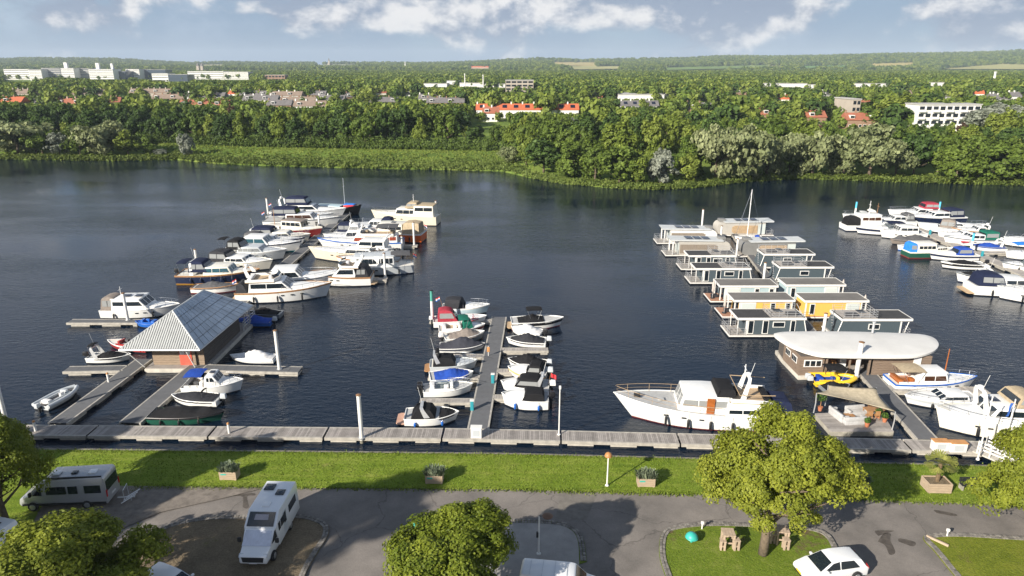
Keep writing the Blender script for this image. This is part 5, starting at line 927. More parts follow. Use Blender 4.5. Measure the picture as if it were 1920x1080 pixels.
MB().tube([(b.x(q), sg * b.hb(q) * .96, 3.75) for sg in (-1,) for q in (.1, .2, .3)] + [(b.x(.3), b.hb(.3) * .96, 3.75), (b.x(.1), b.hb(.1) * .96, 3.75)], .035, 6).build('flybridge_rail', PALETEAK, b.t); b.hatch(.72, .6, DECK, 2.0); MB().box((b.x(.86), 0, 2.3), (.6, .4, .35)).build('windlass', DARKMETAL, b.t, bevel=.05)
# ---- around the clubhouse
b = Boat('inflatable_boat', 'yellow inflatable boat with dark bimini and blue seats in front of the clubhouse', (1530, 728), (1612, 728), 2.3, .55, .7, hull=YELLOWP, deck=BLUEC, full=.95).cockpit(.1, .6, seats=BLUEC, floor=BLUEC, wf=.6).bimini(.25, .7, 1.5, BLACKC, .75).outboard(2, GREYP)
for sg in (-1, 1): MB().tube([(b.x(q), sg * b.hb(q) * .98, b.zs(q) + .02) for q in (0, .15, .3, .45, .6, .75, .88, .97)], .24, 10).build('inflated_tube', YELLOWP, b.t, True)
b = Boat('launch', 'varnished white launch with blue sheer stripe, beige awning and wooden mast', (1678, 738), (1843, 738), 3.0, .95, 1.35, sheer=BLUEP, deck=IVORY, boot=ANTIFOUL).foredeck(.62, .86, .3).cabin(.30, .62, 1.15, .76, .4, .1, win=2, wz=(.3, .75), glassm=BROWNGLASS, roof=WHITE).bimini(.06, .34, 1.45, TANC, .82).cockpit(.05, .3, VARNISH, VARNISH, floor=VARNISH).mast(.62, 3.2, VARNISH, .07, 1.2, cross=False).rail(.58, h=.45)
b = Boat('motor_sailer', 'low white cabin boat with long dark side window beside the blue-striped launch', (1842, 770), (1706, 769), 2.8, .85, 1.05, mid=GREYP).foredeck(.58, .9, .25).cabin(.16, .62, .6, .76, 1.0, .2, win=1, wz=(.3, .75)).rail(.3, h=.5).fenders(3).hatch(.74, .5)
b = Boat('motor_yacht', 'big white motor yacht with mast and sprayhood cut by the right edge', (1985, 832), (1766, 822), 4.2, 1.5, 2.2, hull=IVORY, sheer=WHITE, cat='yacht').foredeck(.58, .88, .45).cabin(.18, .64, 1.45, .82, 1.0, .1, win=3, wz=(.5, .85)).arch(.6, 2.2, .5, z0=2.0, wf=.45).canopy(.2, .4, 1.0, .75, .6, .2, TANC, 3.1).hatch(.52, .8, SOLAR, 3.2).rail(.4, h=.6).fenders(2)
b = Boat('sailing_boat', 'sailing boat with bare mast and blue cover between the farthest houseboats', (1432, 455), (1380, 455), 2.4, .8, 1.0).cabin(.3, .6, .4, .6, .4, .1, win=2).cover(.05, .3, .5, BLUEC).mast(.55, 9.0, WHITE, .10, 1.0); MB().tube([(b.x(.55), 0, 9.8), (b.x(.98), 0, 1.1)], .03, 4).build('forestay', STEEL, b.t); MB().tube([(b.x(.55), 0, 9.8), (b.x(.02), 0, 1.0)], .02, 4).build('backstay', STEEL, b.t)
# ---- right group
b = Boat('motor_cruiser', 'white cruiser at the far left tip of the right group by the blue-topped pile', (1646, 420), (1584, 418), 3.2, 1.0, 1.4, group=GR).foredeck(.5, .9, .4).cabin(.3, .6, .9, .8, .8, .1, win=2).canopy(.1, .34, 1.4, mat=IVORY, n=1).rail(.5)
b = Boat('motor_cruiser', 'white wheelhouse cruiser with brown door and dark aft awning', (1590, 434), (1684, 434), 3.6, 1.0, 1.5, hull=WHITE, boot=NAVY, group=GR).cabin(.26, .66, 1.7, .82, .3, .1, win=3, wz=(.5, .8), glassm=BROWNGLASS, roof=WHITE).canopy(.02, .26, 1.4, .8, .1, .5, BLACKC, vinyl=False).foredeck(.64, .9, .3).mast(.45, 2.2).mast(.6, 1.8, TEAK, .04)
b = Boat('sport_cruiser', 'white sport cruiser with navy bimini, bow to the left', (1708, 442), (1611, 441), 3.2, 1.0, 1.25, group=GR, mid=NAVY).foredeck(.45, .93, .4).screen(.46, .6).bimini(.15, .45, 1.1, NAVYC).arch(.18, 1.0, -.5).platform(.5)
b = Boat('motor_cruiser', 'white cruiser with brown cabin door and black bottom, second row of the right group', (1735, 450), (1657, 449), 3.2, 1.0, 1.4, group=GR).foredeck(.6, .9, .35).cabin(.2, .66, 1.1, .82, .5, .1, win=3, wz=(.45, .8)).rail(.5)
b = Boat('sloop', 'long sloop under a grey cover in the right group', (1752, 459), (1678, 461), 2.7, .65, .9, hull=TAUPEC, group=GR).cover(.03, .95, .75, GREYC, .4, peak2=.8)
b = Boat('rowing_boat', 'small white boat with blue waterline behind the green and red launch', (1722, 472), (1686, 471), 1.8, .6, .8, boot=BLUEP, group=GR).cabin(.2, .55, .9, .7, .3, .1, mat=SKYP, win=1)
b = Boat('launch', 'dark green launch with red bottom, ivory cabin and pale blue awning', (1708, 485), (1792, 484), 2.9, .95, 1.3, hull=GREENP, boot=ANTIRED, sheer=IVORY, deck=IVORY, group=GR).cabin(.16, .56, 1.2, .8, .2, .1, mat=IVORY, win=4, wz=(.4, .75), roof=IVORY).canopy(.01, .16, 1.3, .8, .1, .2, BRIGHTBLUEC, n=1).cabin(.56, .84, .45, .7, .2, .05, mat=IVORY, win=4)
b = Boat('cuddy_cruiser', 'white cuddy boat with blue bimini canopy in the right group', (1832, 490), (1751, 490), 2.6, .85, 1.1, mid=NAVY, group=GR).foredeck(.5, .93, .4).canopy(.12, .48, 1.05, .84, .5, .4, BLUEC, n=1)
b = Boat('speedboat', 'black and white speedboat with black cover in the right group', (1848, 507), (1772, 506), 2.5, .75, .95, mid=BLACKP, group=GR).cover(.15, .8, .4, BLACKC, .5).outboard(1)
b = Boat('sport_cruiser', 'white cruiser with blue waterline and black cockpit cover by the big navy-canopied yacht', (1886, 537), (1800, 533), 2.9, 1.0, 1.3, boot=NAVY, mid=None, sheer=None, group=GR).cabin(.2, .6, .7, .8, .6, .3, win=0).cover(.5, .86, .3, BLACKC).arch(.3, 1.0, .5)
b = Boat('motor_yacht', 'big white yacht with navy canopy and teak platform at the right edge', (1832, 555), (1975, 560), 3.9, 1.25, 1.6, group=GR, cat='yacht').canopy(.04, .38, 1.45, .84, .7, .7, NAVYC).cabin(.34, .72, .9, .8, 1.0, .2, win=2).foredeck(.7, .93, .3).platform(.9, PALETEAK).rail(.5).fenders(2)
b = Boat('motor_yacht', 'white yacht bow at the right edge below the navy-canopied yacht', (2010, 576), (1878, 566), 3.6, 1.2, 1.6, group=GR, cat='yacht').foredeck(.45, .93, .5).cabin(.15, .55, 1.0, .8, 1.1, .2, win=2).rail(.5).fenders(2)
b = Boat('motor_yacht', 'white yacht with red-brown canopy at the back of the right group', (1765, 413), (1672, 411), 3.7, 1.1, 1.5, group=GR, cat='yacht').foredeck(.45, .93, .5).cabin(.2, .56, .9, .82, 1.0, .2, win=2).canopy(.08, .38, 1.0, .75, .5, .3, REDC, 2.0).rail(.5)
b = Boat('motor_yacht', 'navy-hulled yacht with navy canopy at the back of the right group', (1808, 419), (1703, 421), 3.7, 1.1, 1.5, hull=NAVY, sheer=WHITE, deck=WHITE, group=GR, cat='yacht').foredeck(.5, .93, .5).cabin(.24, .6, .9, .82, 1.0, .2, win=2).canopy(.04, .3, 1.5, .84, .3, .3, NAVYC).rail(.5)
b = Boat('motor_cruiser', 'white cruiser with taupe tent canopy in the back row of the right group', (1792, 440), (1720, 432), 3.0, .9, 1.2, group=GR).foredeck(.5, .93, .35).canopy(.08, .46, 1.4, .86, .3, .2, TAUPEC)
b = Boat('sport_cruiser', 'white sport cruiser with navy bottom pointing right in the back row', (1778, 436), (1852, 437), 2.9, .95, 1.3, boot=NAVY, group=GR).foredeck(.4, .93, .45).cabin(.1, .45, .7, .8, .9, .3, win=1).arch(.2, .9, -.5).rail(.5)
b = Boat('cuddy_cruiser', 'small white cuddy boat in front of the taupe-canopied cruiser', (1834, 452), (1764, 450), 2.5, .85, 1.1, group=GR).foredeck(.45, .93, .35).cabin(.2, .5, .6, .8, .6, .2, win=1).rail(.5)
b = Boat('motor_cruiser', 'green-hulled white cruiser with dark green canopy and red lettering band', (1873, 463), (1778, 462), 3.2, 1.05, 1.4, boot=GREENP, group=GR).foredeck(.55, .93, .4).cabin(.3, .6, .8, .82, .8, .1, win=2).canopy(.04, .32, 1.3, .84, .4, .1, GREENC, n=1); MB().b2(b.x(.62), b.x(.74), -b.B / 2 + .02, b.B / 2 - .02, .7, .85).build('lettering_band', pm('red_lettering', (.6, .05, .08), .5), b.t)
b = Boat('speedboat', 'white speedboat under a bright blue cover on the right pier', (1886, 473), (1826, 472), 2.4, .7, .85, group=GR).cover(.05, .9, .5, BLUEC, .5).arch(.2, 1.0, -.4)
b = Boat('cuddy_cruiser', 'white boat with bright blue bimini at the right edge, behind the open boat', (1962, 489), (1893, 488), 2.6, .85, 1.1, group=GR).foredeck(.5, .93, .3).bimini(.2, .85, 1.5, BRIGHTBLUEC).outboard(1)
b = Boat('sport_boat', 'open white boat with grey cover at the right edge of the right pier', (1965, 513), (1886, 510), 2.6, .9, 1.15, group=GR).foredeck(.6, .93, .3).cockpit(.1, .5).screen(.55, .6).rail(.5).fenders(2).cover(.0, .2, .5, GREYC)

b = Boat('motor_cruiser', 'white cruiser moored between the orange hull and the cream trawler', (735, 437), (655, 436), 3.4, 1.0, 1.4, group=GL).foredeck(.5, .92, .4).cabin(.25, .6, .95, .82, .8, .1, win=3).canopy(.04, .28, 1.4, .84, .2, .3, NAVYC).rail(.5)
b = Boat('motor_cruiser', 'white aft-cabin cruiser at the pier beside the red-windowed yacht', (700, 459), (608, 460), 3.6, 1.1, 1.5, group=GL).foredeck(.55, .92, .4).cabin(.12, .6, 1.0, .84, .7, .1, win=4).canopy(.3, .52, 1.0, .76, .6, .2, WHITEC, 2.0).rail(.5)
b = Boat('motor_cruiser', 'white cruiser with long side deck squeezed behind the passenger boat', (742, 505), (632, 504), 3.4, 1.1, 1.4, group=GL).foredeck(.55, .92, .4).cabin(.14, .58, .9, .82, .8, .1, win=3).flybridge(.16, .46, .5).rail(.5).fenders(2)
b = Boat('motor_cruiser', 'white cruiser with low hood squeezed between two cruisers by the pier', (452, 465), (563, 466), 3.2, 1.0, 1.4, group=GL).foredeck(.55, .92, .35).cabin(.25, .62, .75, .82, .9, .1, win=3).canopy(.08, .34, 1.25, .8, .5, .3, GREYC).rail(.5)
b = Boat('motor_cruiser', 'white cruiser with teal trim second from the back left of the left group', (505, 418), (618, 418), 3.4, 1.1, 1.5, boot=TEALP, group=GL).foredeck(.55, .92, .4).cabin(.2, .6, .9, .82, .9, .2, win=2).arch(.2, 1.0, -.4).rail(.5)
b = Boat('motor_cruiser', 'white cruiser with grey hood between the navy-bowed and wheelhouse cruisers, right group', (1716, 426), (1640, 425), 3.2, 1.0, 1.4, group=GR).foredeck(.5, .92, .4).cabin(.25, .6, .85, .82, .8, .1, win=2).canopy(.06, .3, 1.3, .84, .3, .2, GREYC).rail(.5)
b = Boat('sport_cruiser', 'white sport cruiser behind the green-canopied cruiser, right group', (1862, 446), (1790, 444), 2.9, .95, 1.3, group=GR).foredeck(.45, .92, .4).cabin(.2, .5, .75, .82, .8, .2, win=1).arch(.2, .9, -.4).rail(.5)
b = Boat('motor_cruiser', 'white cruiser with cream canopy behind the blue-covered speedboat, right group', (1960, 466), (1888, 463), 3.0, 1.0, 1.4, group=GR).foredeck(.5, .92, .4).cabin(.2, .55, .9, .82, .8, .2, win=2).canopy(.02, .24, 1.3, .84, .2, .2, TANC).rail(.5)
b = Boat('runabout', 'black-covered dinghy floating behind the shade sail', (1548, 741), (1600, 739), 1.9, .5, .7, hull=MIDGREY).cover(.0, .95, .5, BLACKC, .4)
# ------------------------------------------------------------------ vehicles
VWHITE = pm('white_car_paint', (.78, .79, .80), .25, .03, 1, coat=.8); SILVER = pm('silver_car_paint', (.42, .43, .45), .28, .05, 1, coat=.7, metal=.3); TYRE = pm('tyre_rubber', (.018, .018, .019), .8); RIM = pm('alloy_rim', (.45, .46, .47), .3, .05, metal=.7); LAMP = glass('headlamp_glass', (.55, .58, .60), .08); TAIL = glass('tail_lamp_red', (.45, .015, .015), .15); PLASTIC = pm('black_plastic', (.02, .02, .022), .55); PLATE = pm('yellow_number_plate', (.75, .50, .04), .5); WPLATE = pm('white_number_plate', (.72, .72, .72), .5)
def wheels(t, xs, hw, r=.34, w_=.22):
    for x in xs:
        for sg in (-1, 1):
            y = sg * (hw - w_ * .42); o = MB().wheel((x, y, r), r, w_).build('wheel', TYRE, t, True); MB().wheel((x, y + sg * .012, r), r * .64, w_ * 1.0, 12).build('rim', RIM, o, True)
def panel(t, name, mat, pts, w, off=.015, th=.03):        # a pane on both sides; pts (x, z), w(x, z) half width
    for sg in (-1, 1):
        vs = [(x, sg * (w(x, z) + off), z) for x, z in pts] + [(x, sg * (w(x, z) - th), z) for x, z in pts]; n = len(pts)
        MB().add(vs, [tuple(range(n))] + [(i, n + i, n + (i + 1) % n, (i + 1) % n) for i in range(n)]).build(name, mat, t)
def front_pane(t, name, mat, x0, z0, x1, z1, w0, w1, off=.02, d=1, y0=-1, y1=1):
    vs = [(x0 + off * d, y0 * w0, z0 + .01), (x0 + off * d, y1 * w0, z0 + .01), (x1 + off * d, y1 * w1, z1 + .01), (x1 + off * d, y0 * w1, z1 + .01)]
    MB().add(vs + [(p[0] - .04 * d, p[1], p[2] - .02) for p in vs], [(0, 1, 2, 3), (4, 5, 1, 0), (5, 6, 2, 1), (6, 7, 3, 2), (7, 4, 0, 3)]).build(name, mat, t)
def at2(rear, front, L_):                                   # thing frame from two ground pixels
    a, b = gp(*rear), gp(*front); d = (b - a).normalized(); return (a + b) / 2, math.atan2(d.y, d.x)
def motorhome():
    a = gp(529, 974); f = gp(476, 1069); d = (f - a).normalized(); L_ = 6.0; c = f - d * L_ / 2; c.z = GZ + .075
    t = thing('motorhome', 'white low-profile motorhome parked nose-first on the bare pitch', 'motorhome', c, math.atan2(d.y, d.x)); t.scale = (1, 1, .95); W = 1.12; F = L_ / 2
    wf = lambda x, z: W * (1 - .05 * max(0, (z - 1.2) / 1.6)) * (1 if x < F - 1.6 else 1 - .14 * min(1, (x - F + 1.6) / 1.6))
    MB().prism([(-F, .42), (F - 1.9, .42), (F - 1.6, 2.08), (F - 2.55, 2.86), (-F + .1, 2.86), (-F, 2.7)], wf).build('body', VWHITE, t, bevel=.10)
    MB().prism([(F - 2.1, .38), (F - .05, .38), (F, .62), (F - .04, .98), (F - .75, 1.22), (F - 1.55, 2.05), (F - 2.1, 2.1)], lambda x, z: wf(x, z) * .93).build('cab', VWHITE, t, bevel=.09)
    front_pane(t, 'windscreen', pm('silver_thermal_blind', (.55, .58, .66), .25, .15, 3, metal=.3), F - .80, 1.26, F - 1.50, 1.98, W * .86, W * .78, .05)
    front_pane(t, 'roof_window', GLASS, F - 1.68, 2.17, F - 2.44, 2.79, W * .80, W * .78, .05); front_pane(t, 'roof_window_pane', pm('pale_blind', (.35, .33, .36), .3), F - 2.02, 2.46, F - 2.32, 2.70, W * .42, W * .40, .075)
    front_pane(t, 'grille', PLASTIC, F - .01, .55, F - .03, .92, W * .60, W * .66, .02); front_pane(t, 'number_plate', WPLATE, F, .44, F, .54, .26, .26, .03)
    for y in (-1, 1): front_pane(t, 'headlight', LAMP, F - .10, .88, F - .30, 1.06, W * .9, W * .9, .05, 1, *sorted((y * .66, y * .93)))
    panel(t, 'side_window', GLASS, [(F - 1.55, 1.3), (F - .95, 1.3), (F - 1.5, 1.92), (F - 1.9, 1.92), (F - 1.9, 1.3)], lambda x, z: wf(x, z) * .93)
    for x0, x1 in ((F - 3.25, F - 2.45), (-F + .6, -F + 2.0), (F - 2.35, F - 2.0)): panel(t, 'side_window', GLASS, [(x0, 1.55), (x1, 1.55), (x1, 2.15), (x0, 2.15)], wf)
    panel(t, 'door', GREYP, [(-F + 2.5, .55), (-F + 3.1, .55), (-F + 3.1, 2.3), (-F + 2.5, 2.3)], wf, .008); panel(t, 'door_window', GLASS, [(-F + 2.6, 1.4), (-F + 2.95, 1.4), (-F + 2.95, 2.2), (-F + 2.6, 2.2)], wf, .016)
    wheels(t, (F - .95, -F + 1.9), W * .98, .36)
    for x, y, s in ((-F + .9, -.5, .7), (-F + 1.5, .45, .6), (-F + 2.9, .0, .5)): MB().box((x, y, 2.91), (s, s, .09)).build('roof_hatch', GLASS if y else VWHITE, t, bevel=.02)
    for sg in (-1, 1): MB().box((F - 1.15, sg * (W + .14), 1.45), (.14, .24, .34)).build('mirror', PLASTIC, t, bevel=.03)
motorhome()
def campervan():
    c, rz = at2((188, 955), (52, 961), 6); L_ = 6.3; t = thing('camper_van', 'silver high-roof camper van with dark windows and rear bike rack, parked at left', 'van', (c.x, c.y + 1.0, GZ + .07), rz); W = 1.02; F = L_ / 2
    wf = lambda x, z: W * (1 - .10 * max(0, (z - 1.1) / 1.5)) * (1 if x < F - 1.2 else 1 - .12 * min(1, (x - F + 1.2) / 1.2))
    MB().prism([(-F, .40), (F - .1, .40), (F, .62), (F - .08, 1.0), (F - .75, 1.25), (F - 1.65, 2.2), (F - 2.1, 2.52), (-F + .15, 2.6), (-F + .02, 2.4)], wf).build('body', SILVER, t, bevel=.10)
    front_pane(t, 'windscreen', GLASS, F - .80, 1.32, F - 1.60, 2.14, W * .86, W * .78, .04); panel(t, 'side_window', GLASS, [(F - 1.75, 1.3), (F - 1.1, 1.3), (F - 1.65, 1.95), (F - 1.75, 1.95)], wf)
    for x0, x1 in ((F - 3.5, F - 2.1), (F - 4.3, F - 3.65), (-F + .35, -F + 1.5)): panel(t, 'side_window', GLASS, [(x0, 1.35), (x1, 1.35), (x1, 1.95), (x0, 1.95)], wf)
    panel(t, 'sill_trim', PLASTIC, [(-F + .1, .42), (F - .2, .42), (F - .2, .6), (-F + .1, .6)], wf, .012); front_pane(t, 'rear_window', GLASS, -F, 1.35, -F + .03, 2.15, W * .84, W * .78, .03, -1); front_pane(t, 'number_plate', WPLATE, -F, .75, -F, .88, .26, .26, .03, -1); front_pane(t, 'grille', PLASTIC, F, .55, F - .05, .95, W * .6, W * .6, .03)
    for y in (-1, 1): front_pane(t, 'tail_light', TAIL, -F, .95, -F, 1.5, W * .98, W * .95, .03, -1, *sorted((y * .84, y * .98))); front_pane(t, 'headlight', LAMP, F - .15, .9, F - .4, 1.12, W * .9, W * .9, .06, 1, *sorted((y * .65, y * .92)))
    wheels(t, (F - .95, -F + 1.5), W, .36)
    for x, y, s, m_ in ((F - 2.6, .1, .6, VWHITE), (-F + 2.4, .1, .4, GLASS), (-F + 1.1, .1, .55, VWHITE)): MB().box((x, y, 2.62), (s, s, .10)).build('roof_hatch', m_, t, bevel=.02)
    MB().b2(-F + .2, F - 2.2, .78, .86, 2.56, 2.66).build('awning_case', PLASTIC, t)
    for sg in (-1, 1): MB().box((F - 1.05, sg * (W + .14), 1.5), (.14, .22, .34)).build('mirror', PLASTIC, t, bevel=.03)
    k = thing('bike_rack', 'white folding bicycle carrier behind the silver camper van', 'bike rack', (c.x + F + 1.0, c.y + 1.2, GZ + .07), rz + R(180), None)
    for y in (-.3, 0, .3): MB().tube([(-.1, y * 1.2 - .5, .35), (.5, y * 1.2 + .5, .38)], .035, 6).build('wheel_rail', ALU, k)
    MB().tube([(-.75, 0, .3), (.5, 0, .3)], .045, 6).build('support_arm', ALU, k); MB().tube([(-.1, -.35, .33), (-.1, -.35, 1.1), (-.1, .35, 1.25), (-.1, .35, .33)], .03, 6).build('hoop', ALU, k); MB().tube([(.2, 0, 0), (.2, 0, .3)], .04).build('stand', ALU, k)
campervan()
def hatchback(label, rear, front, paint_, L_=4.4, W=.88, H=1.52, name='car', plate=True):
    c, rz = at2(rear, front, L_); t = thing(name, label, 'car', (c.x, c.y, GZ + .075), rz); F = L_ / 2
    wf = lambda x, z: W * (1 - .30 * max(0, (z - .85) / (H - .85))) * (1 - .16 * max(0, (abs(x) - F + .7) / .7) ** 1.5)
    MB().prism([(-F + .05, .22), (F - .12, .22), (F, .45), (F - .06, .68), (F - .9, .92), (-F + .25, .98), (-F, .8)], wf).build('body', paint_, t, bevel=.09)
    MB().prism([(-F + .16, .88), (F - .95, .86), (F - 1.85, H - .08), (F - 2.3, H), (-F + 1.0, H - .03), (-F + .55, H - .12)], lambda x, z: wf(x, z) * .96).build('roof_cabin', paint_, t, bevel=.08)
    g = lambda x, z: wf(x, z) * .96
    front_pane(t, 'windscreen', GLASS, F - 1.02, .93, F - 1.80, H - .12, g(F - 1.1, .93) * .9, g(F - 1.8, H - .12) * .9, .03); front_pane(t, 'rear_window', GLASS, -F + .22, 1.02, -F + .52, H - .16, W * .74, W * .62, .03, -1)
    panel(t, 'side_window', GLASS, [(F - 1.9, .96), (F - 1.25, .96), (F - 1.88, H - .16), (F - 2.3, H - .10), (F - 2.3, .96)], g); panel(t, 'side_window', GLASS, [(-F + .75, .98), (F - 2.4, .96), (F - 2.4, H - .10), (-F + 1.1, H - .12)], g)
    for sg in (-1, 1):
        front_pane(t, 'headlight', LAMP, F - .12, .56, F - .5, .80, W * .9, W * .9, .08, 1, *sorted((sg * .62, sg * .9))); front_pane(t, 'tail_light', TAIL, -F + .02, .75, -F + .2, 1.05, W * .9, W * .86, .04, -1, *sorted((sg * .72, sg * .92)))
        MB().box((F - 1.35, sg * (W + .04), .98), (.14, .2, .14)).build('mirror', paint_, t, bevel=.03)
    front_pane(t, 'grille', PLASTIC, F - .03, .30, F - .01, .42, W * .5, W * .55, .03); 
    if plate: front_pane(t, 'number_plate', PLATE, F, .46, F - .01, .56, .26, .26, .03)
    wheels(t, (F - .85, -F + .85), W, .32, .2)
hatchback('white electric hatchback parked at the foot of the big tree', (1606, 1071), (1502, 1084), VWHITE)
hatchback('white car half hidden by the tree at the lower left, windscreen showing', (285, 1098), (365, 1132), VWHITE, plate=False)
def livery_van():
    c, rz = at2((988, 1112), (1115, 1126), 5); t = thing('delivery_van', 'white van with red and navy stripes at the bottom edge', 'van', (c.x, c.y, GZ + .082), rz); L_ = 5.0; F = L_ / 2; W = .95
    wf = lambda x, z: W * (1 - .14 * max(0, (z - 1.0) / 1.0)) * (1 - .12 * max(0, (abs(x) - F + .6) / .6))
    MB().prism([(-F, .3), (F - .1, .3), (F, .6), (F - .1, .95), (F - .95, 1.15), (F - 1.65, 1.88), (F - 2.0, 1.95), (-F + .15, 1.97), (-F, 1.8)], wf).build('body', VWHITE, t, bevel=.09)
    front_pane(t, 'windscreen', GLASS, F - 1.0, 1.20, F - 1.62, 1.84, W * .84, W * .76, .03); panel(t, 'side_window', GLASS, [(F - 2.2, 1.15), (F - 1.15, 1.15), (F - 1.65, 1.75), (F - 2.2, 1.75)], wf)
    panel(t, 'red_stripe', pm('red_vinyl', (.55, .02, .06), .4), [(-F + .45, .4), (-F + .7, .4), (-F + .62, 1.85), (-F + .42, 1.85)], wf, .008); panel(t, 'navy_stripe', pm('navy_vinyl', (.012, .03, .14), .4), [(-F + 1.5, .4), (-F + 2.0, .4), (-F + 1.55, 1.85), (-F + 1.15, 1.85)], wf, .008); panel(t, 'blue_lettering', pm('blue_vinyl', (.08, .25, .60), .4), [(-F + .85, 1.25), (-F + 1.2, 1.3), (-F + 1.15, 1.5), (-F + .85, 1.5)], wf, .008)
    for i in range(4): MB().b2(-F + .6 + .75 * i, -F + .62 + .75 * i, -.72, .72, 1.968, 1.985).build('roof_rib', GREYP, t)
    for sg in (-1, 1): front_pane(t, 'headlight', LAMP, F - .12, .75, F - .3, .95, W * .88, W * .88, .06, 1, *sorted((sg * .65, sg * .92))); MB().box((F - 1.3, sg * (W + .1), 1.25), (.12, .2, .25)).build('mirror', PLASTIC, t, bevel=.03)
    wheels(t, (F - .9, -F + 1.0), W, .33)
livery_van()
def caravan():
    p = gp(8, 1052); t = thing('caravan', 'white caravan with roof solar panel cut by the left edge', 'caravan', (p.x - 1.6, p.y + .4, GZ + .075), R(-14)); L_ = 5.2; F = L_ / 2; W = 1.1; wf = lambda x, z: W
    MB().prism([(-F, .5), (F - .2, .5), (F, 1.2), (F - .5, 2.5), (-F + .3, 2.55), (-F, 1.6)], wf).build('body', VWHITE, t, bevel=.12); MB().b2(-F + 1.0, F - 1.0, -.3, .5, 2.57, 2.6).build('solar_panel', SOLAR, t); panel(t, 'side_window', GLASS, [(F - 1.6, 1.3), (F - .6, 1.3), (F - .7, 1.95), (F - 1.6, 1.95)], wf); wheels(t, (0,), W, .33); MB().b2(F, F + 1.0, -.06, .06, .45, .55).build('drawbar', DARKMETAL, t); MB().lathe([(.1, 0), (.1, .5)], (F + .8, 0, 0)).build('jockey_wheel', DARKMETAL, t)
    MB().lathe([(.05, 0), (.05, .55)], (-F + .3, 0, 0)).build('rear_steady', DARKMETAL, t)
caravan()
# ------------------------------------------------------------------ street and jetty furniture
PALLET = pm('pale_pallet_wood', (.40, .31, .22), .85, .22, 3, streak=(1, 1, 6)); LAV = leafmat('lavender_leaf', (.12, .17, .13), (.22, .25, .15), .1); AQUA = pm('aqua_plastic', (.04, .42, .36), .45)
def planter(label, u, v, sz=(1.35, .8, .75), stripe=True, plant='lav'):
    p = gp(u, v); p.z = GZ + .06; t = thing('planter', label, 'planter', (p.x, p.y + .4, p.z), R(-2), 'wooden planters on the lawn'); x, y, z = sz[0] / 2, sz[1] / 2, sz[2]
    MB().b2(-x + .05, x - .05, -y + .05, y - .05, .02, z - .12).build('soil_box', DIRT, t)
    for i in range(4):
        z0 = .04 + i * (z - .04) / 4; z1 = z0 + (z - .04) / 4 - .025
        for nm, q in (('board', (-x, x, -y, -y + .045)), ('board', (-x, x, y - .045, y)), ('board', (-x, -x + .045, -y + .05, y - .05)), ('board', (x - .045, x, -y + .05, y - .05))): MB().b2(*q, z0, z1).build(nm, PALLET, t)
    for a in (-x + .1, x - .1): MB().b2(a - .06, a + .06, -y, y, 0, .05).build('skid', PALLET, t)
    if stripe: MB().b2(-x * .8, -x * .15, -y - .012, -y - .002, z * .62, z * .78).build('lettering', AQUA, t)
    if plant == 'lav':
        m = MB(); r2 = random.Random(label)
        for i in range(520):
            a = Vector((r2.uniform(-x, x) * .95, r2.uniform(-y, y) * .95, z - .1)); d = Vector((a.x * .35 + r2.uniform(-.15, .15), a.y * .35 + r2.uniform(-.15, .15), r2.uniform(.28, .58) * (1.25 - abs(a.x) / x * .5))); s = Vector((-d.y + .01, d.x, 0)).normalized() * .04; m.add([a - s, a + s, a + d + s * .6, a + d - s * .6], [(0, 1, 2, 3)])
        m.build('lavender', LAV, t)['kind'] = 'stuff'
    return t
planter('pale wooden planter of lavender on the lawn, left of the white motorhome', 428, 902); planter('pale wooden planter of lavender on the lawn near the middle', 814, 909); planter('grey-green lavender planter on the lawn right of the white lamp', 1212, 915); planter('lavender planter partly hidden behind the big tree', 1612, 921)
pt = planter('large square planter holding the palm, at right on the lawn', 1759, 924, (1.75, 1.2, .85), False, None)
def palm():
    t = thing('palm_tree', 'small fan palm with shaggy trunk in a square wooden planter', 'palm', (pt.location.x, pt.location.y, pt.location.z + .7)); m = MB(); m.lathe([(.14, -.1), (.16, .4), (.13, 1.0), (.15, 1.45), (.06, 1.6)], n=9); m.build('trunk', pm('palm_fibre', (.16, .11, .06), .95, .4, 6, bump=.6), t, True); r2 = random.Random(5); lm = leafmat('palm_leaf', (.10, .13, .03), (.24, .24, .06), .15)
    for i in range(26):
        a = r2.uniform(0, 6.28); e = r2.uniform(-.4, 1.1); L_ = r2.uniform(.85, 1.3); d = Vector((math.cos(a) * math.cos(e), math.sin(a) * math.cos(e), math.sin(e))); b0 = Vector((0, 0, 1.5)); c = b0 + d * L_ * .5; s = d.cross(Vector((0, 0, 1))).normalized(); up = s.cross(d); m = MB()
        for k in range(9):
            th = -1.2 + 2.4 * k / 8; tip = c + (d * math.cos(th) + s * math.sin(th)) * L_ * .55 - Vector((0, 0, .12)); w_ = (s * math.cos(th) - d * math.sin(th)) * .05; m.add([c - w_ * .4, c + w_ * .4, tip + w_, tip - w_], [(0, 1, 2, 3)])
        m.tube([b0, c], .012, 4); m.build('frond', lm, t)
palm()
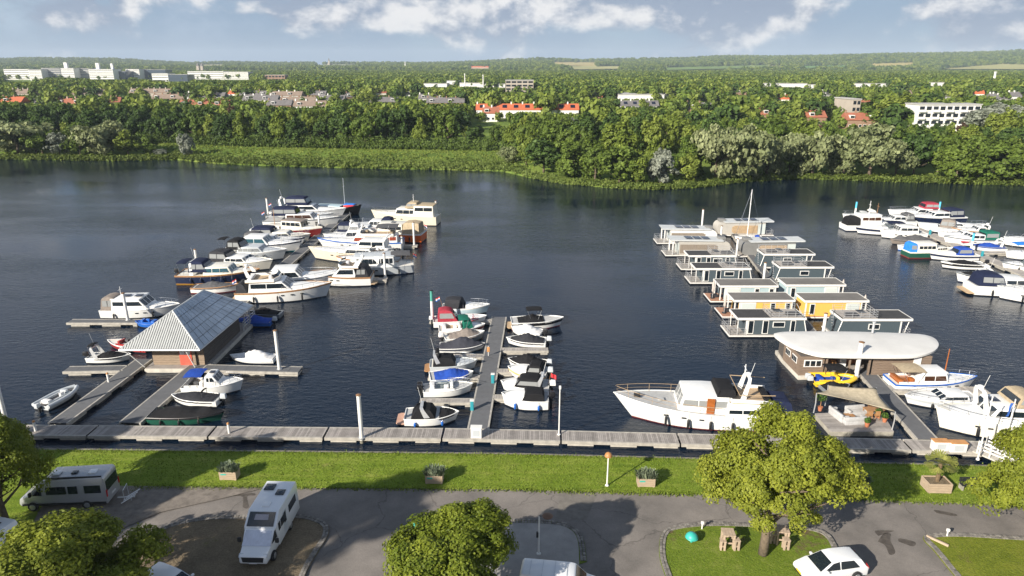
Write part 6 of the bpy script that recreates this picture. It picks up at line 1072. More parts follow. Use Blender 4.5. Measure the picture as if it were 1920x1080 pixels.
def lamp(label, u, v0, v1, head='dome', arm=0.0, z=None):
    b = gp(u[1], v1) if z is None else P(u[1], v1, z); b.z = (GZ + .07) if z is None else z; h = at_depth(u[0], v0, b.y).z - b.z; t = thing('lamp_post', label, 'lamp', b, 0, 'lamp posts'); MB().lathe([(.09, 0), (.06, .2), (.05, h)], n=10).build('post', PILE, t, True); MB().lathe([(.15, 0), (.15, .06), (.1, .1)], n=10).build('base', PILE, t, True)
    rust = pm('copper_lamp_shade', (.42, .20, .07), .5, .2)
    if head == 'dome': MB().lathe([(.30, h - .02), (.30, h + .06), (.24, h + .2), (.12, h + .3), (.02, h + .33)], n=14).build('lamp_shade', rust, t, True); MB().lathe([(.1, h - .14), (.22, h - .02)], n=12).build('diffuser', LAMP, t, True)
    elif head == 'disc': MB().tube([(0, 0, h), (.35, 0, h + .05)], .03).build('arm', DARKMETAL, t); MB().lathe([(.34, h - .02), (.36, h + .04), (.2, h + .14), (.02, h + .17)], (.55, 0, 0), 14).build('lamp_shade', pm('brown_lamp_shade', (.16, .085, .05), .6), t, True); MB().b2(-.18, -.05, -.08, .08, h * .45, h * .45 + .4).build('meter_box', PLASTIC, t, bevel=.03)
    else: MB().box((0, -.05, h), (.18, .22, .3)).build('lamp_head', PILE, t, bevel=.03)
lamp('white lamp post with copper dome shade standing on the lawn', (1135, 1138), 855, 912); lamp('lamp post with flat brown shade standing on the concrete pad', (1012, 1010), 968, 1040, 'disc'); lamp('slim tall white lamp on the long jetty left of the classic yacht', (1049, 1048), 726, 815, 'box', z=.5)
def jetty_box(label, u, v, s, top=None, cat='box', name='service_box', mat=None, group=None, z=.5):
    p = P(u, v, z); t = thing(name, label, cat, (p.x, p.y + s[1] / 2, z), R(-2), group); MB().b2(-s[0] / 2, s[0] / 2, -s[1] / 2, s[1] / 2, 0, s[2]).build('cabinet', mat or TRIM, t, bevel=.02); MB().b2(-s[0] / 2 - .04, s[0] / 2 + .04, -s[1] / 2 - .04, s[1] / 2 + .04, s[2] + .002, s[2] + .06).build('lid', top or TRIM, t); MB().b2(-s[0] * .3, s[0] * .3, -s[1] / 2 - .014, -s[1] / 2 - .002, s[2] * .2, s[2] * .8).build('door', GREYP if mat is None else mat, t)
ORT = pm('orange_wood_lid', (.55, .27, .10), .6)
jetty_box('white service box on the long jetty at the foot of the central pier', 893, 822, (.95, .5, 1.0)); jetty_box('white chest with orange-brown lid at the right end of the jetty, left one', 1764, 846, (1.25, .6, .85), ORT, 'chest', 'dock_chest', None, 'dock chests'); jetty_box('white chest with orange-brown lid at the right end of the jetty, right one', 1797, 849, (1.35, .6, .85), ORT, 'chest', 'dock_chest', None, 'dock chests')
TEALB = pm('teal_pedestal', (.03, .30, .36), .5)
for lab, u, v in (('teal power pedestal on the central pier, right edge', 924, 719), ('teal power pedestal at the left foot of the central pier', 885, 770), ('teal power pedestal on the right pier beside the blue-topped pile', 1842, 481), ('teal power pedestal in the back of the right pier', 1744, 440)): jetty_box(lab, u, v, (.32, .3, 1.0), None, 'pedestal', 'power_pedestal', TEALB, 'power pedestals')
for lab, u, v in (('short white bollard light at the left end of the long jetty', 67, 808), ('short white bollard light on the jetty right of the green sloop', 430, 812), ('white pump post on the left walkway beside the left finger jetty', 204, 716)):
    p = P(u, v, .5); t = thing('bollard_light', lab, 'bollard', p, 0, 'bollard lights'); MB().lathe([(.11, 0), (.11, .9)], n=10).build('post', PILE, t, True); MB().lathe([(.12, .9), (.12, 1.02), (.04, 1.08)], n=10).build('cap', ORT, t, True)
p = P(920, 667, .5); t = thing('life_ring_post', 'small orange and white rescue post on the left edge of the central pier', 'rescue post', (-2.7, p.y, .5)); MB().lathe([(.04, 0), (.04, 1.2)]).build('post', PILE, t); MB().b2(-.16, .16, -.1, .0, .5, 1.1).build('box', ORT, t, bevel=.03)
for lab, u, v in (('aqua domed cover lying on the grass of the middle pitch', 785, 994), ('aqua domed cover lying on the grass beside the bar tables', 1296, 1017)):
    p = gp(u, v); t = thing('domed_cover', lab, 'cover', (p.x, p.y, GZ + .07), 0, 'aqua domed covers'); MB().lathe([(.10, 0), (.12, .3), (.42, .36), (.40, .5), (.26, .66), (.05, .74)], n=16).build('dome', AQUA, t, True); MB().lathe([(.43, .33), (.45, .36), (.43, .39)], n=16).build('rim', AQUA, t, True)
BARW = pm('pale_timber', (.44, .34, .25), .8, .2, 3, streak=(1, 1, 6))
def bar(label, u, v, name, w_, h, cat, gr):
    p = gp(u, v); t = thing(name, label, cat, (p.x, p.y, GZ + .07), R(rnd.uniform(-12, 12)), gr)
    for i in range(4 if w_ > .6 else 2): n = 4 if w_ > .6 else 2; MB().b2(-w_ / 2 + w_ * i / n, -w_ / 2 + w_ * (i + 1) / n - .015, -w_ / 2, w_ / 2, h - .06, h).build('top_board', BARW, t)
    for a in (-1, 1):
        for c in (-1, 1): MB().b2(a * (w_ / 2 - .09) - .06, a * (w_ / 2 - .09) + .06, c * (w_ / 2 - .09) - .06, c * (w_ / 2 - .09) + .06, 0, h - .063).build('leg', BARW, t)
    for c in (-1, 1): MB().b2(-w_ / 2 + .16, w_ / 2 - .16, c * (w_ / 2 - .09) - .03, c * (w_ / 2 - .09) + .03, h * .35, h * .35 + .09).build('stretcher', BARW, t)
bar('tall square timber bar table on the grass, left of the trunk', 1363, 1024, 'bar_table', .85, 1.1, 'table', 'bar tables'); bar('timber bar stool left of the left bar table', 1354, 1031, 'bar_stool', .42, .75, 'stool', 'bar stools'); bar('timber bar stool right of the left bar table', 1379, 1031, 'bar_stool', .45, .8, 'stool', 'bar stools')
bar('tall square timber bar table right of the trunk under the crown', 1464, 1018, 'bar_table', .85, 1.1, 'table', 'bar tables'); bar('timber bar stool in front of the right bar table', 1472, 1030, 'bar_stool', .45, .8, 'stool', 'bar stools'); bar('timber bar stool between the trunk and the right bar table', 1447, 1018, 'bar_stool', .42, .75, 'stool', 'bar stools')
for lab, u, v in (('small white power post on the kerb of the right corner pitch', 1775, 1007), ('small white power post behind the left bar table', 1316, 993)):
    p = gp(u, v); t = thing('power_post', lab, 'post', (p.x, p.y, GZ + .07), 0, 'pitch power posts'); MB().lathe([(.05, 0), (.05, .4)]).build('post', PILE, t); MB().box((0, 0, .5), (.2, .16, .22)).build('head', PILE, t, bevel=.03)
p = gp(1757, 1017); t = thing('timber_sleeper', 'pale timber beam lying on the corner pitch', 'beam', (p.x, p.y, GZ + .07), R(-50)); MB().b2(-.7, .7, -.08, .08, 0, .14).build('beam', BARW, t, bevel=.02)
p = gp(1822, 922); t = thing('park_bench', 'dark bench on the lawn right of the palm planter', 'bench', (p.x, p.y + .2, GZ + .06), R(-2))
for i in range(3): MB().b2(-.8, .8, -.22 + .15 * i, -.10 + .15 * i, .42, .46).build('seat_slat', DARKMETAL, t); MB().b2(-.8, .8, .26, .3, .55 + .14 * i, .65 + .14 * i).build('back_slat', DARKMETAL, t)
for a in (-.7, .7): MB().b2(a - .05, a + .05, -.2, .3, 0, .42).build('leg', CONCD, t); MB().b2(a - .03, a + .03, .23, .258, .42, .95).build('back_post', DARKMETAL, t)
def gangway():
    a = P(1838, 846, .5); t = thing('gangway', 'short white-railed gangway from the lawn to the right end of the jetty', 'gangway', (a.x, a.y, 0), R(-58)); MB().b2(-.3, 3.2, -.7, .7, .48, .6).build('deck', CONC, t)
    for sg in (-1, 1):
        for z in (1.0, 1.3, 1.6): MB().b2(0, 3.0, sg * .7 - .03, sg * .7 + .03, z, z + .12).build('rail_board', TRIM, t)
        for x in (0.05, 1.0, 2.0, 2.95): MB().b2(x - .05, x + .05, sg * .7 - .05, sg * .7 + .05, .6, 1.75).build('rail_post', TRIM, t)
    MB().b2(2.4, 4.4, -1.1, 1.1, -.3, .58).build('landing', CONCD, t)
gangway()
for lab, u0, u1, v0, v1, c in (('white flagpole beside the gangway', 1846, 1833, 745, 862, None), ('white flagpole with a blue flag at the right edge', 1897, 1886, 750, 822, 'b')):
    b_ = P(u1, v1, .6); h = at_depth(u0, v0, b_.y).z - .6; t = thing('flagpole', lab, 'flagpole', b_, 0); MB().lathe([(.07, 0), (.045, h), (.07, h), (.02, h + .1)], n=10).build('pole', PILE, t, True); MB().lathe([(.14, 0), (.14, .12), (.08, .14)], n=10).build('base', PILE, t, True)
    if c:
        vs = []
        for j in range(6): vs += [(-.06 - .05 * j, .05 * math.sin(j), h - .3 - .25 * j), (-.06 - .05 * j - .22, .08 * math.sin(j + 1), h - .35 - .25 * j)]
        o = MB().add(vs, [(2 * j, 2 * j + 1, 2 * j + 3, 2 * j + 2) for j in range(5)]).build('flag', flagmat('b'), t); o.modifiers.new('t', 'SOLIDIFY').thickness = .01
# ------------------------------------------------------------------ trees
BARK = pm('grey_brown_bark', (.15, .115, .08), .95, .35, 4, bump=.7, bscale=9)
def leaf_quads(rng, C0, Rr, per, leaf, droop=0.0, up=.35, sq=1.0, cen=None):
    # C0 (n, 3) clump centres, Rr (n,) radii -> verts, quads, tone
    n = len(C0); N_ = n * per; d = rng.normal(size=(N_, 3)); d[:, 2] = d[:, 2] * .9 + up; d /= np.linalg.norm(d, axis=1)[:, None]
    c = np.repeat(C0, per, 0); r = np.repeat(Rr, per); rad = rng.uniform(.55, 1.05, N_) ** .6
    p = c + d * (r * rad)[:, None] * np.array([1, 1, sq])
    if droop: p[:, 2] -= droop * rng.uniform(0, 1, N_) * r
    out = c - (C0.mean(0) if cen is None else cen); out /= (np.linalg.norm(out, axis=1)[:, None] + 1e-6)
    nrm = d * .75 + out * .45 + rng.normal(size=(N_, 3)) * .42; nrm /= np.linalg.norm(nrm, axis=1)[:, None]
    a = np.cross(nrm, rng.normal(size=(N_, 3))); a /= np.linalg.norm(a, axis=1)[:, None]; b = np.cross(nrm, a); s = (leaf * rng.uniform(.65, 1.35, N_))[:, None]
    a *= s; b *= s * .7
    if droop: a = a * .5; a[:, 2] -= (s[:, 0] * .8)
    v = np.stack([p - a, p - b * 1.0, p + a, p + b * 1.0], 1).reshape(-1, 3); q = np.arange(N_ * 4).reshape(-1, 4)
    tone = np.clip(np.repeat(rng.uniform(0, 1, n), per) * .6 + rng.uniform(0, 1, N_) * .4, 0, 1); return v, q, tone
def crown_mesh(name, seed, rx, rz, n, per, leaf, cr, mat, shape='round', base=0.0, droop=0.0, lobes=0):
    rng = np.random.default_rng(seed); d = rng.normal(size=(n, 3)); d /= np.linalg.norm(d, axis=1)[:, None]; k = rng.uniform(.25, 1, n) ** .45
    lob = 1 + .20 * np.sin(d[:, 0] * 3.1 + seed) * np.cos(d[:, 1] * 2.7 + seed * 1.7) + .10 * np.sin(d[:, 2] * 5 + seed * .7)
    c = d * (k * lob)[:, None]; z = c[:, 2]
    if shape == 'round': w = np.ones(n)
    elif shape == 'tall': w = 1 - .38 * np.clip(z, -1, 1)
    elif shape == 'cone': w = 1.0 - .62 * (z * .5 + .5); z = z * 1.0
    else: w = np.ones(n)
    if lobes:
        ld = rng.normal(size=(lobes, 3)); ld[:, 2] = ld[:, 2] * .9 + .15; ld /= np.linalg.norm(ld, axis=1)[:, None]; lk = rng.uniform(.40, .80, lobes); ls = rng.uniform(.17, .38, lobes); li = rng.integers(0, lobes, n)
        dd = rng.normal(size=(n, 3)); dd[:, 2] += .25; dd /= np.linalg.norm(dd, axis=1)[:, None]; c = ld[li] * lk[li][:, None] + dd * (ls[li] * rng.uniform(.5, 1, n) ** .5)[:, None]; z = c[:, 2]; w = 1 - .34 * np.clip(z, -1, 1) if shape == 'tall' else np.ones(n)
    C0 = np.stack([c[:, 0] * w * (rx - cr * .6), c[:, 1] * w * (rx - cr * .6), base + rz + z * (rz - cr * .5)], 1); Rr = cr * rng.uniform(.65, 1.3, n)
    v, q, tone = leaf_quads(rng, C0, Rr, per, leaf, droop, cen=np.array([0, 0, base + rz * .8])); v[:, 2] = np.maximum(v[:, 2], .05); me = np_mesh(name, v, q, mat); at_ = me.attributes.new('tone', 'FLOAT', 'FACE'); at_.data.foreach_set('value', tone.astype(np.float32)); return me
def trunk_mesh(h, r, crown_base, spread, seed, nl=9):
    r2 = random.Random(seed); m = MB(); pts = [(r2.uniform(-.03, .03) * h * k / 5, r2.uniform(-.03, .03) * h * k / 5, h * .80 * k / 5) for k in range(6)]; pts[0] = (0, 0, -.1); m.tube(pts, r, 9, r * .35)
    for i in range(nl):
        z = crown_base * .85 + (h * .75 - crown_base * .85) * i / nl; a = i * 2.4 + r2.uniform(-.4, .4); L_ = spread * r2.uniform(.6, .95) * (1 - .35 * i / nl); p = Vector((0, 0, z)); q = p + Vector((math.cos(a) * L_ * .5, math.sin(a) * L_ * .5, L_ * .30)); e = p + Vector((math.cos(a + .2) * L_, math.sin(a + .2) * L_, L_ * .62)); m.tube([p, q, e], r * .42, 6, r * .10)
        for s in (-.6, .6): m.tube([q, q + Vector((math.cos(a + s) * L_ * .4, math.sin(a + s) * L_ * .4, L_ * .25))], r * .2, 5, r * .06)
    me = bpy.data.meshes.new('trunk'); me.from_pydata(m.v, [], m.f); me.materials.append(BARK); me.polygons.foreach_set('use_smooth', [True] * len(me.polygons)); return me
FGL = leafmat('fresh_olive_leaf', (.105, .155, .013), (.31, .33, .040), .33, .22, tone=True)
def tree(name, label, cat, loc, tm, cm, sc=(1, 1, 1), rz=0.0, group=None, off=(0, 0, 0)):
    t = thing(name, label, cat, loc, rz, group)
    for nm, me in (('trunk', tm), ('crown', cm)):
        if me is None: continue
        o = bpy.data.objects.new(nm, me); COL.objects.link(o); o.parent = t; o.scale = sc
        if nm == 'crown': o.location = off
    return t
fg_a = crown_mesh('crown', 11, 5.4, 4.6, 430, 230, .088, .62, FGL, 'tall', 0, 0, 24); fg_b = crown_mesh('crown', 23, 4.6, 4.1, 360, 230, .085, .58, FGL, 'tall', 0, 0, 19); fg_c = crown_mesh('crown', 31, 5.4, 4.6, 430, 230, .088, .62, FGL, 'tall', 0, 0, 26)
tr_a = trunk_mesh(9.5, .34, 2.6, 4.2, 4, 12); tr_b = trunk_mesh(8, .28, 2.4, 3.6, 9, 11)
def gtree(label, x, y, tm, cm, h, w_, cb=1.9, rz=0, off=(0, 0), hh=9.0, ww=10.4):
    s = (h - cb) / hh; sx = w_ / ww; t = thing('tree', label, 'tree', (x, y, GZ), rz, 'leafy trees on the camp side')
    o = bpy.data.objects.new('trunk', tm); COL.objects.link(o); o.parent = t; k = h / 10.5; o.scale = (k, k, k)
    o = bpy.data.objects.new('crown', cm); COL.objects.link(o); o.parent = t; o.scale = (sx, sx, s); o.location = (off[0], off[1], cb); return t
gtree('big leafy tree with visible trunk standing on the grass pitch', 16.9, 38.2, tr_a, fg_a, 10.3, 10.6, 1.7, .6, (1.3, .6))
gtree('leafy tree with pointed top at the bottom centre of the picture', -3.0, 32.4, tr_b, fg_b, 7.7, 9.9, 1.0, 2.1, (.2, .3), 8, 8.8)
gtree('wide leafy tree filling the lower left corner', -25.2, 31.4, tr_a, fg_c, 7.6, 11.8, .8, 3.6, (0, 0))
gtree('leafy tree cut by the left edge above the silver camper van', -35.9, 41.0, tr_b, fg_b, 9.6, 7.4, 1.4, 1.0, (0, 0), 8, 8.8)
gtree('leafy tree cut by the right edge above the corner pitch', 37.2, 40.2, tr_a, fg_c, 9.4, 10.4, .8, 4.7, (0, 0))
gtree('tree outside the left edge whose shadow lies across the lawn', -53, 41, tr_b, fg_b, 12, 9, 2, .4, (0, 0), 8, 8.8); gtree('tree outside the left edge shading the gravel pitch', -43, 30, tr_a, fg_a, 12, 10, 2, 2.9); gtree('tall tree outside the lower left corner shading the road', -42.7, 12.2, tr_b, fg_b, 25, 9, 18.5, 5, (0, 0), 8, 8.8)
# far bank kinds
KINDS = {'dark': leafmat('dark_green_leaf', (.034, .068, .013), (.075, .125, .024), .2, .35, True), 'mid': leafmat('mid_green_leaf', (.068, .118, .017), (.150, .205, .033), .27, .35, True), 'light': leafmat('light_green_leaf', (.11, .165, .021), (.235, .28, .05), .3, .3, True), 'silver': leafmat('silver_willow_leaf', (.15, .175, .125), (.29, .31, .25), .2, .25, True), 'pale': leafmat('pale_willow_leaf', (.15, .185, .075), (.34, .365, .185), .28, .3, True), 'bronze': leafmat('bronze_leaf', (.055, .035, .020), (.11, .06, .035), .2, .3, True)}
DESC = {'dark': 'dark green', 'mid': 'mid green', 'light': 'light green', 'silver': 'silvery', 'pale': 'pale grey-green', 'bronze': 'bronze-leaved'}
FAR = {}
for i, (kd, shp) in enumerate((('dark', 'round'), ('dark', 'round'), ('mid', 'round'), ('light', 'round'), ('dark', 'tall'), ('mid', 'round'), ('mid', 'tall'), ('light', 'round'), ('light', 'tall'), ('silver', 'tall'), ('pale', 'round'), ('pale', 'round'), ('mid', 'cone'), ('bronze', 'round'), ('dark', 'tall'))):
    # unit tree: 1 m tall, crown 1 m wide is scaled per instance; built 10 m tall, 8 m wide
    FAR.setdefault((kd, shp), []).append(crown_mesh('crown', 50 + i, 4.4, 4.9, 190, 26, .30, .62, KINDS[kd], shp if shp != 'cone' else 'tall', .3, .5 if kd == 'pale' else 0, 22 if shp != 'cone' else 0))
ft = trunk_mesh(9, .22, 2.0, 2.6, 77, 7)
TREES = []
def fartree(x, y, h, w_, kd, shp, row):
    c = FAR.get((kd, shp)) or FAR[('mid', 'cone')]; TREES.append([x, y, h, w_, kd, shp, row, c[int(abs(x * 7 + y)) % len(c)]])
VIS = []          # buildings that must stay in view: u0, u1, lowest row seen, depth
FRONTROW = [(20, 296, 218, 110, 'pale', 'round'), (70, 297, 240, 60, 'mid', 'round'), (102, 298, 243, 42, 'silver', 'tall'), (140, 298, 228, 70, 'mid', 'round'), (185, 298, 219, 78, 'pale', 'round'), (232, 298, 244, 60, 'light', 'tall'), (275, 296, 252, 46, 'mid', 'round'), (345, 299, 246, 32, 'silver', 'tall'), (300, 297, 278, 26, 'silver', 'tall'),
            (962, 316, 275, 46, 'pale', 'round'), (1020, 334, 254, 76, 'dark', 'round'), (1075, 345, 262, 66, 'mid', 'round'), (1118, 350, 266, 60, 'mid', 'tall'), (1165, 354, 262, 80, 'mid', 'round'), (1198, 355, 280, 50, 'light', 'round'), (1243, 355, 272, 58, 'silver', 'tall'), (1290, 352, 285, 56, 'light', 'round'), (1310, 345, 268, 60, 'mid', 'round'),
            (1352, 345, 224, 90, 'pale', 'round'), (1400, 343, 222, 110, 'pale', 'round'), (1448, 338, 236, 90, 'pale', 'round'), (1487, 335, 262, 50, 'mid', 'tall'), (1535, 337, 232, 96, 'pale', 'round'), (1590, 338, 258, 80, 'pale', 'round'), (1645, 339, 230, 116, 'pale', 'round'), (1690, 340, 262, 60, 'pale', 'round'), (1728, 338, 240, 74, 'dark', 'round'), (1772, 340, 250, 70, 'mid', 'round'), (1808, 345, 262, 66, 'mid', 'cone'), (1850, 340, 248, 70, 'mid', 'round'), (1893, 347, 258, 84, 'light', 'cone'), (1950, 348, 250, 90, 'mid', 'round')]
for u, vb, vt, wp, kd, shp in FRONTROW:
    p = P(u, vb, .4); d = 5.0; y = p.y + d; q = at_depth(u, vt, y); fartree(q.x, y, q.z - .6, wp / FPX * (y * .951 + 9) * (1.25 if kd == 'pale' else 1.12), kd, shp, 'at the water edge')
# ------------------------------------------------------------------ buildings beyond the far bank
RTILE = pm('orange_roof_tile', (.50, .13, .055), .75, .15, .4); RTILE2 = pm('red_brown_roof_tile', (.34, .12, .07), .8, .18, .4); GTILE = pm('grey_roof_tile', (.16, .15, .15), .8, .2, .4); BTILE = pm('brown_roof_tile', (.24, .18, .14), .8, .2, .4); BRICK = pm('brown_brick', (.30, .19, .13), .85, .15, .6); PBRICK = pm('pale_pink_brick', (.48, .34, .27), .85, .12, .6); WRENDER = pm('white_render', (.74, .73, .70), .7, .06, .2); GRENDER = pm('grey_render', (.42, .41, .39), .8, .1, .2); CONCB = pm('beige_concrete', (.42, .37, .31), .8, .1, .2); DGLASS = glass('dark_facade_glass', (.02, .026, .034), .12); BLUEG = glass('blue_grey_facade', (.06, .08, .11), .2)
def wpx(u, y): return (u - 960) / FPX * (y * math.cos(PITCH) + (CAM_H - 8) * math.sin(PITCH))
def house_row(label, u0, u1, vr, y, roof=GTILE, wall=BRICK, units=None, solar=False, dormer=True, name='terraced_houses', depth=9.0, rise=3.2, rot=0.0, cat='houses', vis=6):
    x0, x1 = wpx(u0, y), wpx(u1, y); L_ = x1 - x0; cx = (x0 + x1) / 2; z0 = terrain(cx, y); hr = at_depth((u0 + u1) / 2, vr, y + depth / 2).z - z0; hr = min(12.5, max(7.5, hr)); he = hr - rise
    t = thing(name, label, cat, (cx, y, z0), R(rot), 'houses beyond the far bank'); h = L_ / 2; units = units or max(1, round(L_ / 6.5)); MB().b2(-h, h, 0, depth, -1, he).build('wall', wall, t)
    o = .35; m = MB(); m.add([(-h - o, -o, he - .05), (h + o, -o, he - .05), (h + o, depth + o, he - .05), (-h - o, depth + o, he - .05), (-h - o, depth / 2, hr), (h + o, depth / 2, hr)], [(0, 1, 5, 4), (2, 3, 4, 5), (0, 4, 3), (1, 2, 5), (3, 2, 1, 0)]); rf = m.build('roof', roof, t); s = L_ / units; sl = rise / (depth / 2 + o)
    for i in range(units):
        x = -h + s * (i + .5)
        MB().b2(x - s / 2 + .1, x - s / 2 + .8, depth / 2 - .5, depth / 2 + .3, hr - .4, hr + 1.0).build('chimney', wall, rf)
        for dx in (-s * .22, s * .22):
            for zz in (1.0, 3.6):
                if zz + 1.3 < he: MB().b2(x + dx - .7, x + dx + .7, -.06, .02, zz, zz + 1.3).build('window', WRENDER, t); MB().b2(x + dx - .58, x + dx + .58, -.09, -.065, zz + .12, zz + 1.18).build('pane', GLASS, t)
        if solar:
            y0, y1 = 1.2, 3.4; f = lambda yy: he + (yy + o) * sl + .08; MB().add([(x - s * .2, y0, f(y0)), (x + s * .2, y0, f(y0)), (x + s * .2, y1, f(y1)), (x - s * .2, y1, f(y1))], [(0, 1, 2, 3)]).build('solar_panel', SOLAR, rf)
        elif dormer and i % 2 == 0: MB().b2(x - 1.1, x + 1.1, .8, 3.2, he + .4, he + 2.2).build('dormer', WRENDER, rf); MB().b2(x - .9, x + .9, .74, .79, he + .9, he + 1.9).build('dormer_window', GLASS, rf)
    VIS.append((u0 - 3, u1 + 3, vr + vis, y)); return t
def block(label, u0, u1, vt, y, floors, bays, wall, band=None, depth=14, name='apartment_block', vis=10, balcony=False, flat=True, wfrac=.7, hmax=60, top=None, group=None, rot=0.0, cat='building'):
    x0, x1 = wpx(u0, y), wpx(u1, y); L_ = x1 - x0; cx = (x0 + x1) / 2; z0 = terrain(cx, y); H = min(hmax, max(4, at_depth((u0 + u1) / 2, vt, y).z - z0)); h = L_ / 2; t = thing(name, label, cat, (cx, y, z0), R(rot), group); MB().b2(-h, h, 0, depth, -2, H).build('wall', wall, t); MB().b2(-h - .3, h + .3, -.3, depth + .3, H + .005, H + .5).build('roof', top or GRENDER, t); fh = H / floors
    for f in range(floors):
        if bays == 0: MB().b2(-h + .6, h - .6, -.10, .02, f * fh + fh * .35, f * fh + fh * .35 + fh * (.42 if wall is not WRENDER else .24)).build('window_band', band or DGLASS, t); continue
        s = L_ / bays
        for i in range(bays):
            x = -h + s * (i + .5); w = MB().b2(x - s * wfrac / 2, x + s * wfrac / 2, -.08, .02, f * fh + fh * .3, f * fh + fh * .82).build('window', band or DGLASS, t)
            if balcony and i % 2 == 0: MB().b2(x - s * .42, x + s * .42, -1.4, -.1, f * fh + .1, f * fh + 1.1).build('balcony', WRENDER, t)
    VIS.append((u0 - 2, u1 + 2, vt + vis, y)); return t
house_row('long terrace with bright orange tiled roof and dark solar panels', 893, 1085, 197, 395, RTILE, WRENDER, 9, True, vis=11); house_row('short orange-roofed terrace in front of the long one, with dark gable end', 905, 935, 213, 372, RTILE2, WRENDER, 2, vis=20)
house_row('red-brown roofed terrace above the trees at left, behind the silver tree', 335, 430, 187, 425, RTILE2, BRICK, 6, vis=8); house_row('orange-brown roof low in the trees at the far left', 0, 40, 181, 455, RTILE, BRICK, 2, vis=8)
house_row('brown-roofed terrace at left below the white hospital blocks', 20, 76, 167, 560, BTILE, CONCB, 6, False, False, vis=10); house_row('brown-roofed terrace with chimneys, second from left below the hospital', 135, 195, 168, 560, BTILE, CONCB, 6, False, False, vis=10); house_row('brown-roofed terrace with chimneys, third from left below the hospital', 243, 318, 166, 570, BTILE, CONCB, 7, False, True, vis=9)
house_row('small gabled house with pink roof among trees at left', 105, 150, 184, 440, RTILE2, PBRICK, 3, vis=8); 
rr_ = random.Random(9)
for i, (a, b, v, y) in enumerate(((285, 345, 176, 520), (350, 420, 173, 520), (450, 500, 170, 545), (505, 565, 171, 540), (570, 610, 170, 555), (455, 520, 178, 490), (525, 590, 181, 480), (595, 645, 178, 492), (500, 545, 188, 440), (550, 610, 190, 430))):
    house_row(f'grey-roofed terrace with white dormers in the village, {nth(i + 1)} of its cluster from back left', a, b, v, y, GTILE if i % 3 else BTILE, WRENDER if i % 2 else BRICK, None, False, True, vis=9)
for i, (a, b, v, y) in enumerate(((690, 745, 182, 480), (785, 835, 176, 520), (800, 870, 184, 470), (1165, 1235, 190, 430), (1290, 1335, 196, 405))): house_row(f'dark-roofed terrace among the trees of the middle, {nth(i + 1)} from the left', a, b, v, y, GTILE, WRENDER if i % 2 else BRICK, None, i == 3, i != 3, vis=9)
house_row('red-brown roofed house among the trees left of the white flats', 1590, 1647, 219, 330, RTILE2, BRICK, 3, vis=12); house_row('brick house with low red roof behind the pale willows', 1515, 1550, 214, 345, RTILE2, BRICK, 2, vis=8); house_row('red roof gable between trees at right centre', 1428, 1446, 205, 360, RTILE2, BRICK, 1, vis=8)
block('four-storey white and pink brick flats with balconies at right', 1718, 1834, 197, 312, 4, 9, WRENDER, None, 11, vis=34, balcony=True, hmax=15)
block('beige end wall of a flat block left of the white flats', 1595, 1610, 187, 345, 4, 2, CONCB, None, 20, vis=30, hmax=15); block('five-storey beige apartment block in the middle distance', 948, 1000, 151, 640, 5, 5, CONCB, None, 14, vis=22, hmax=19, wfrac=.8)
block('pale flat-roofed hall end beside the orange terrace', 1050, 1085, 200, 410, 2, 3, CONCB, None, 10, vis=10, hmax=9)
for i, (a, b, v, y) in enumerate(((795, 838, 157, 800), (838, 860, 152, 820), (862, 905, 156, 800), (905, 947, 158, 800))): block(f'long low white industrial hall in the middle distance, {nth(i + 1)} bay from left', a, b, v, y, 1, 0, WRENDER, GRENDER, 30, 'industrial_hall', 6, hmax=14, group='white hall bays')
for i, (a, b, v, y) in enumerate(((1435, 1512, 157, 760), (1513, 1528, 159, 760), (1604, 1665, 157, 760), (1745, 1768, 155, 780), (1160, 1225, 178, 520), (1170, 1182, 176, 540), (1228, 1245, 178, 520))): block(f'white flat-roofed shed among trees on the right half, {nth(i + 1)} of its kind', a, b, v, y, 1, 0, WRENDER, GRENDER, 20, 'industrial_hall', 6, hmax=13, group='white sheds on the right half')
block('dark brick flat-roofed building left of the middle', 498, 535, 141, 1100, 3, 6, BRICK, None, 20, vis=8)
for i, (a, b, v) in enumerate(((1860, 1872, 175), (1875, 1895, 177), (1895, 1915, 172), (1770, 1790, 173))): house_row(f'white gabled house at the right edge, {nth(i + 1)} of four', a, b, v, 520, GTILE, WRENDER, 2, False, False, vis=10)
for i, (u_, y_) in enumerate(((60, 470), (215, 480), (300, 610), (435, 620), (660, 560), (715, 640), (770, 610), (1120, 560), (1255, 600), (1330, 500), (1390, 640), (1470, 520), (1555, 600), (1625, 480), (1700, 620), (1835, 620))):
    v_ = project((wpx(u_, y_), y_, 11.5))[1]; house_row(f"small {('white', 'brick', 'cream')[i % 3]} house showing between the tree tops, {nth(i + 1)} from the left", u_ - 9, u_ + 9, v_, y_, (GTILE, RTILE2, BTILE, RTILE)[i % 4], (WRENDER, BRICK, IVORY)[i % 3], 2, False, i % 2 == 0, name='house', vis=8, rot=(i * 37) % 50 - 25, cat='house')
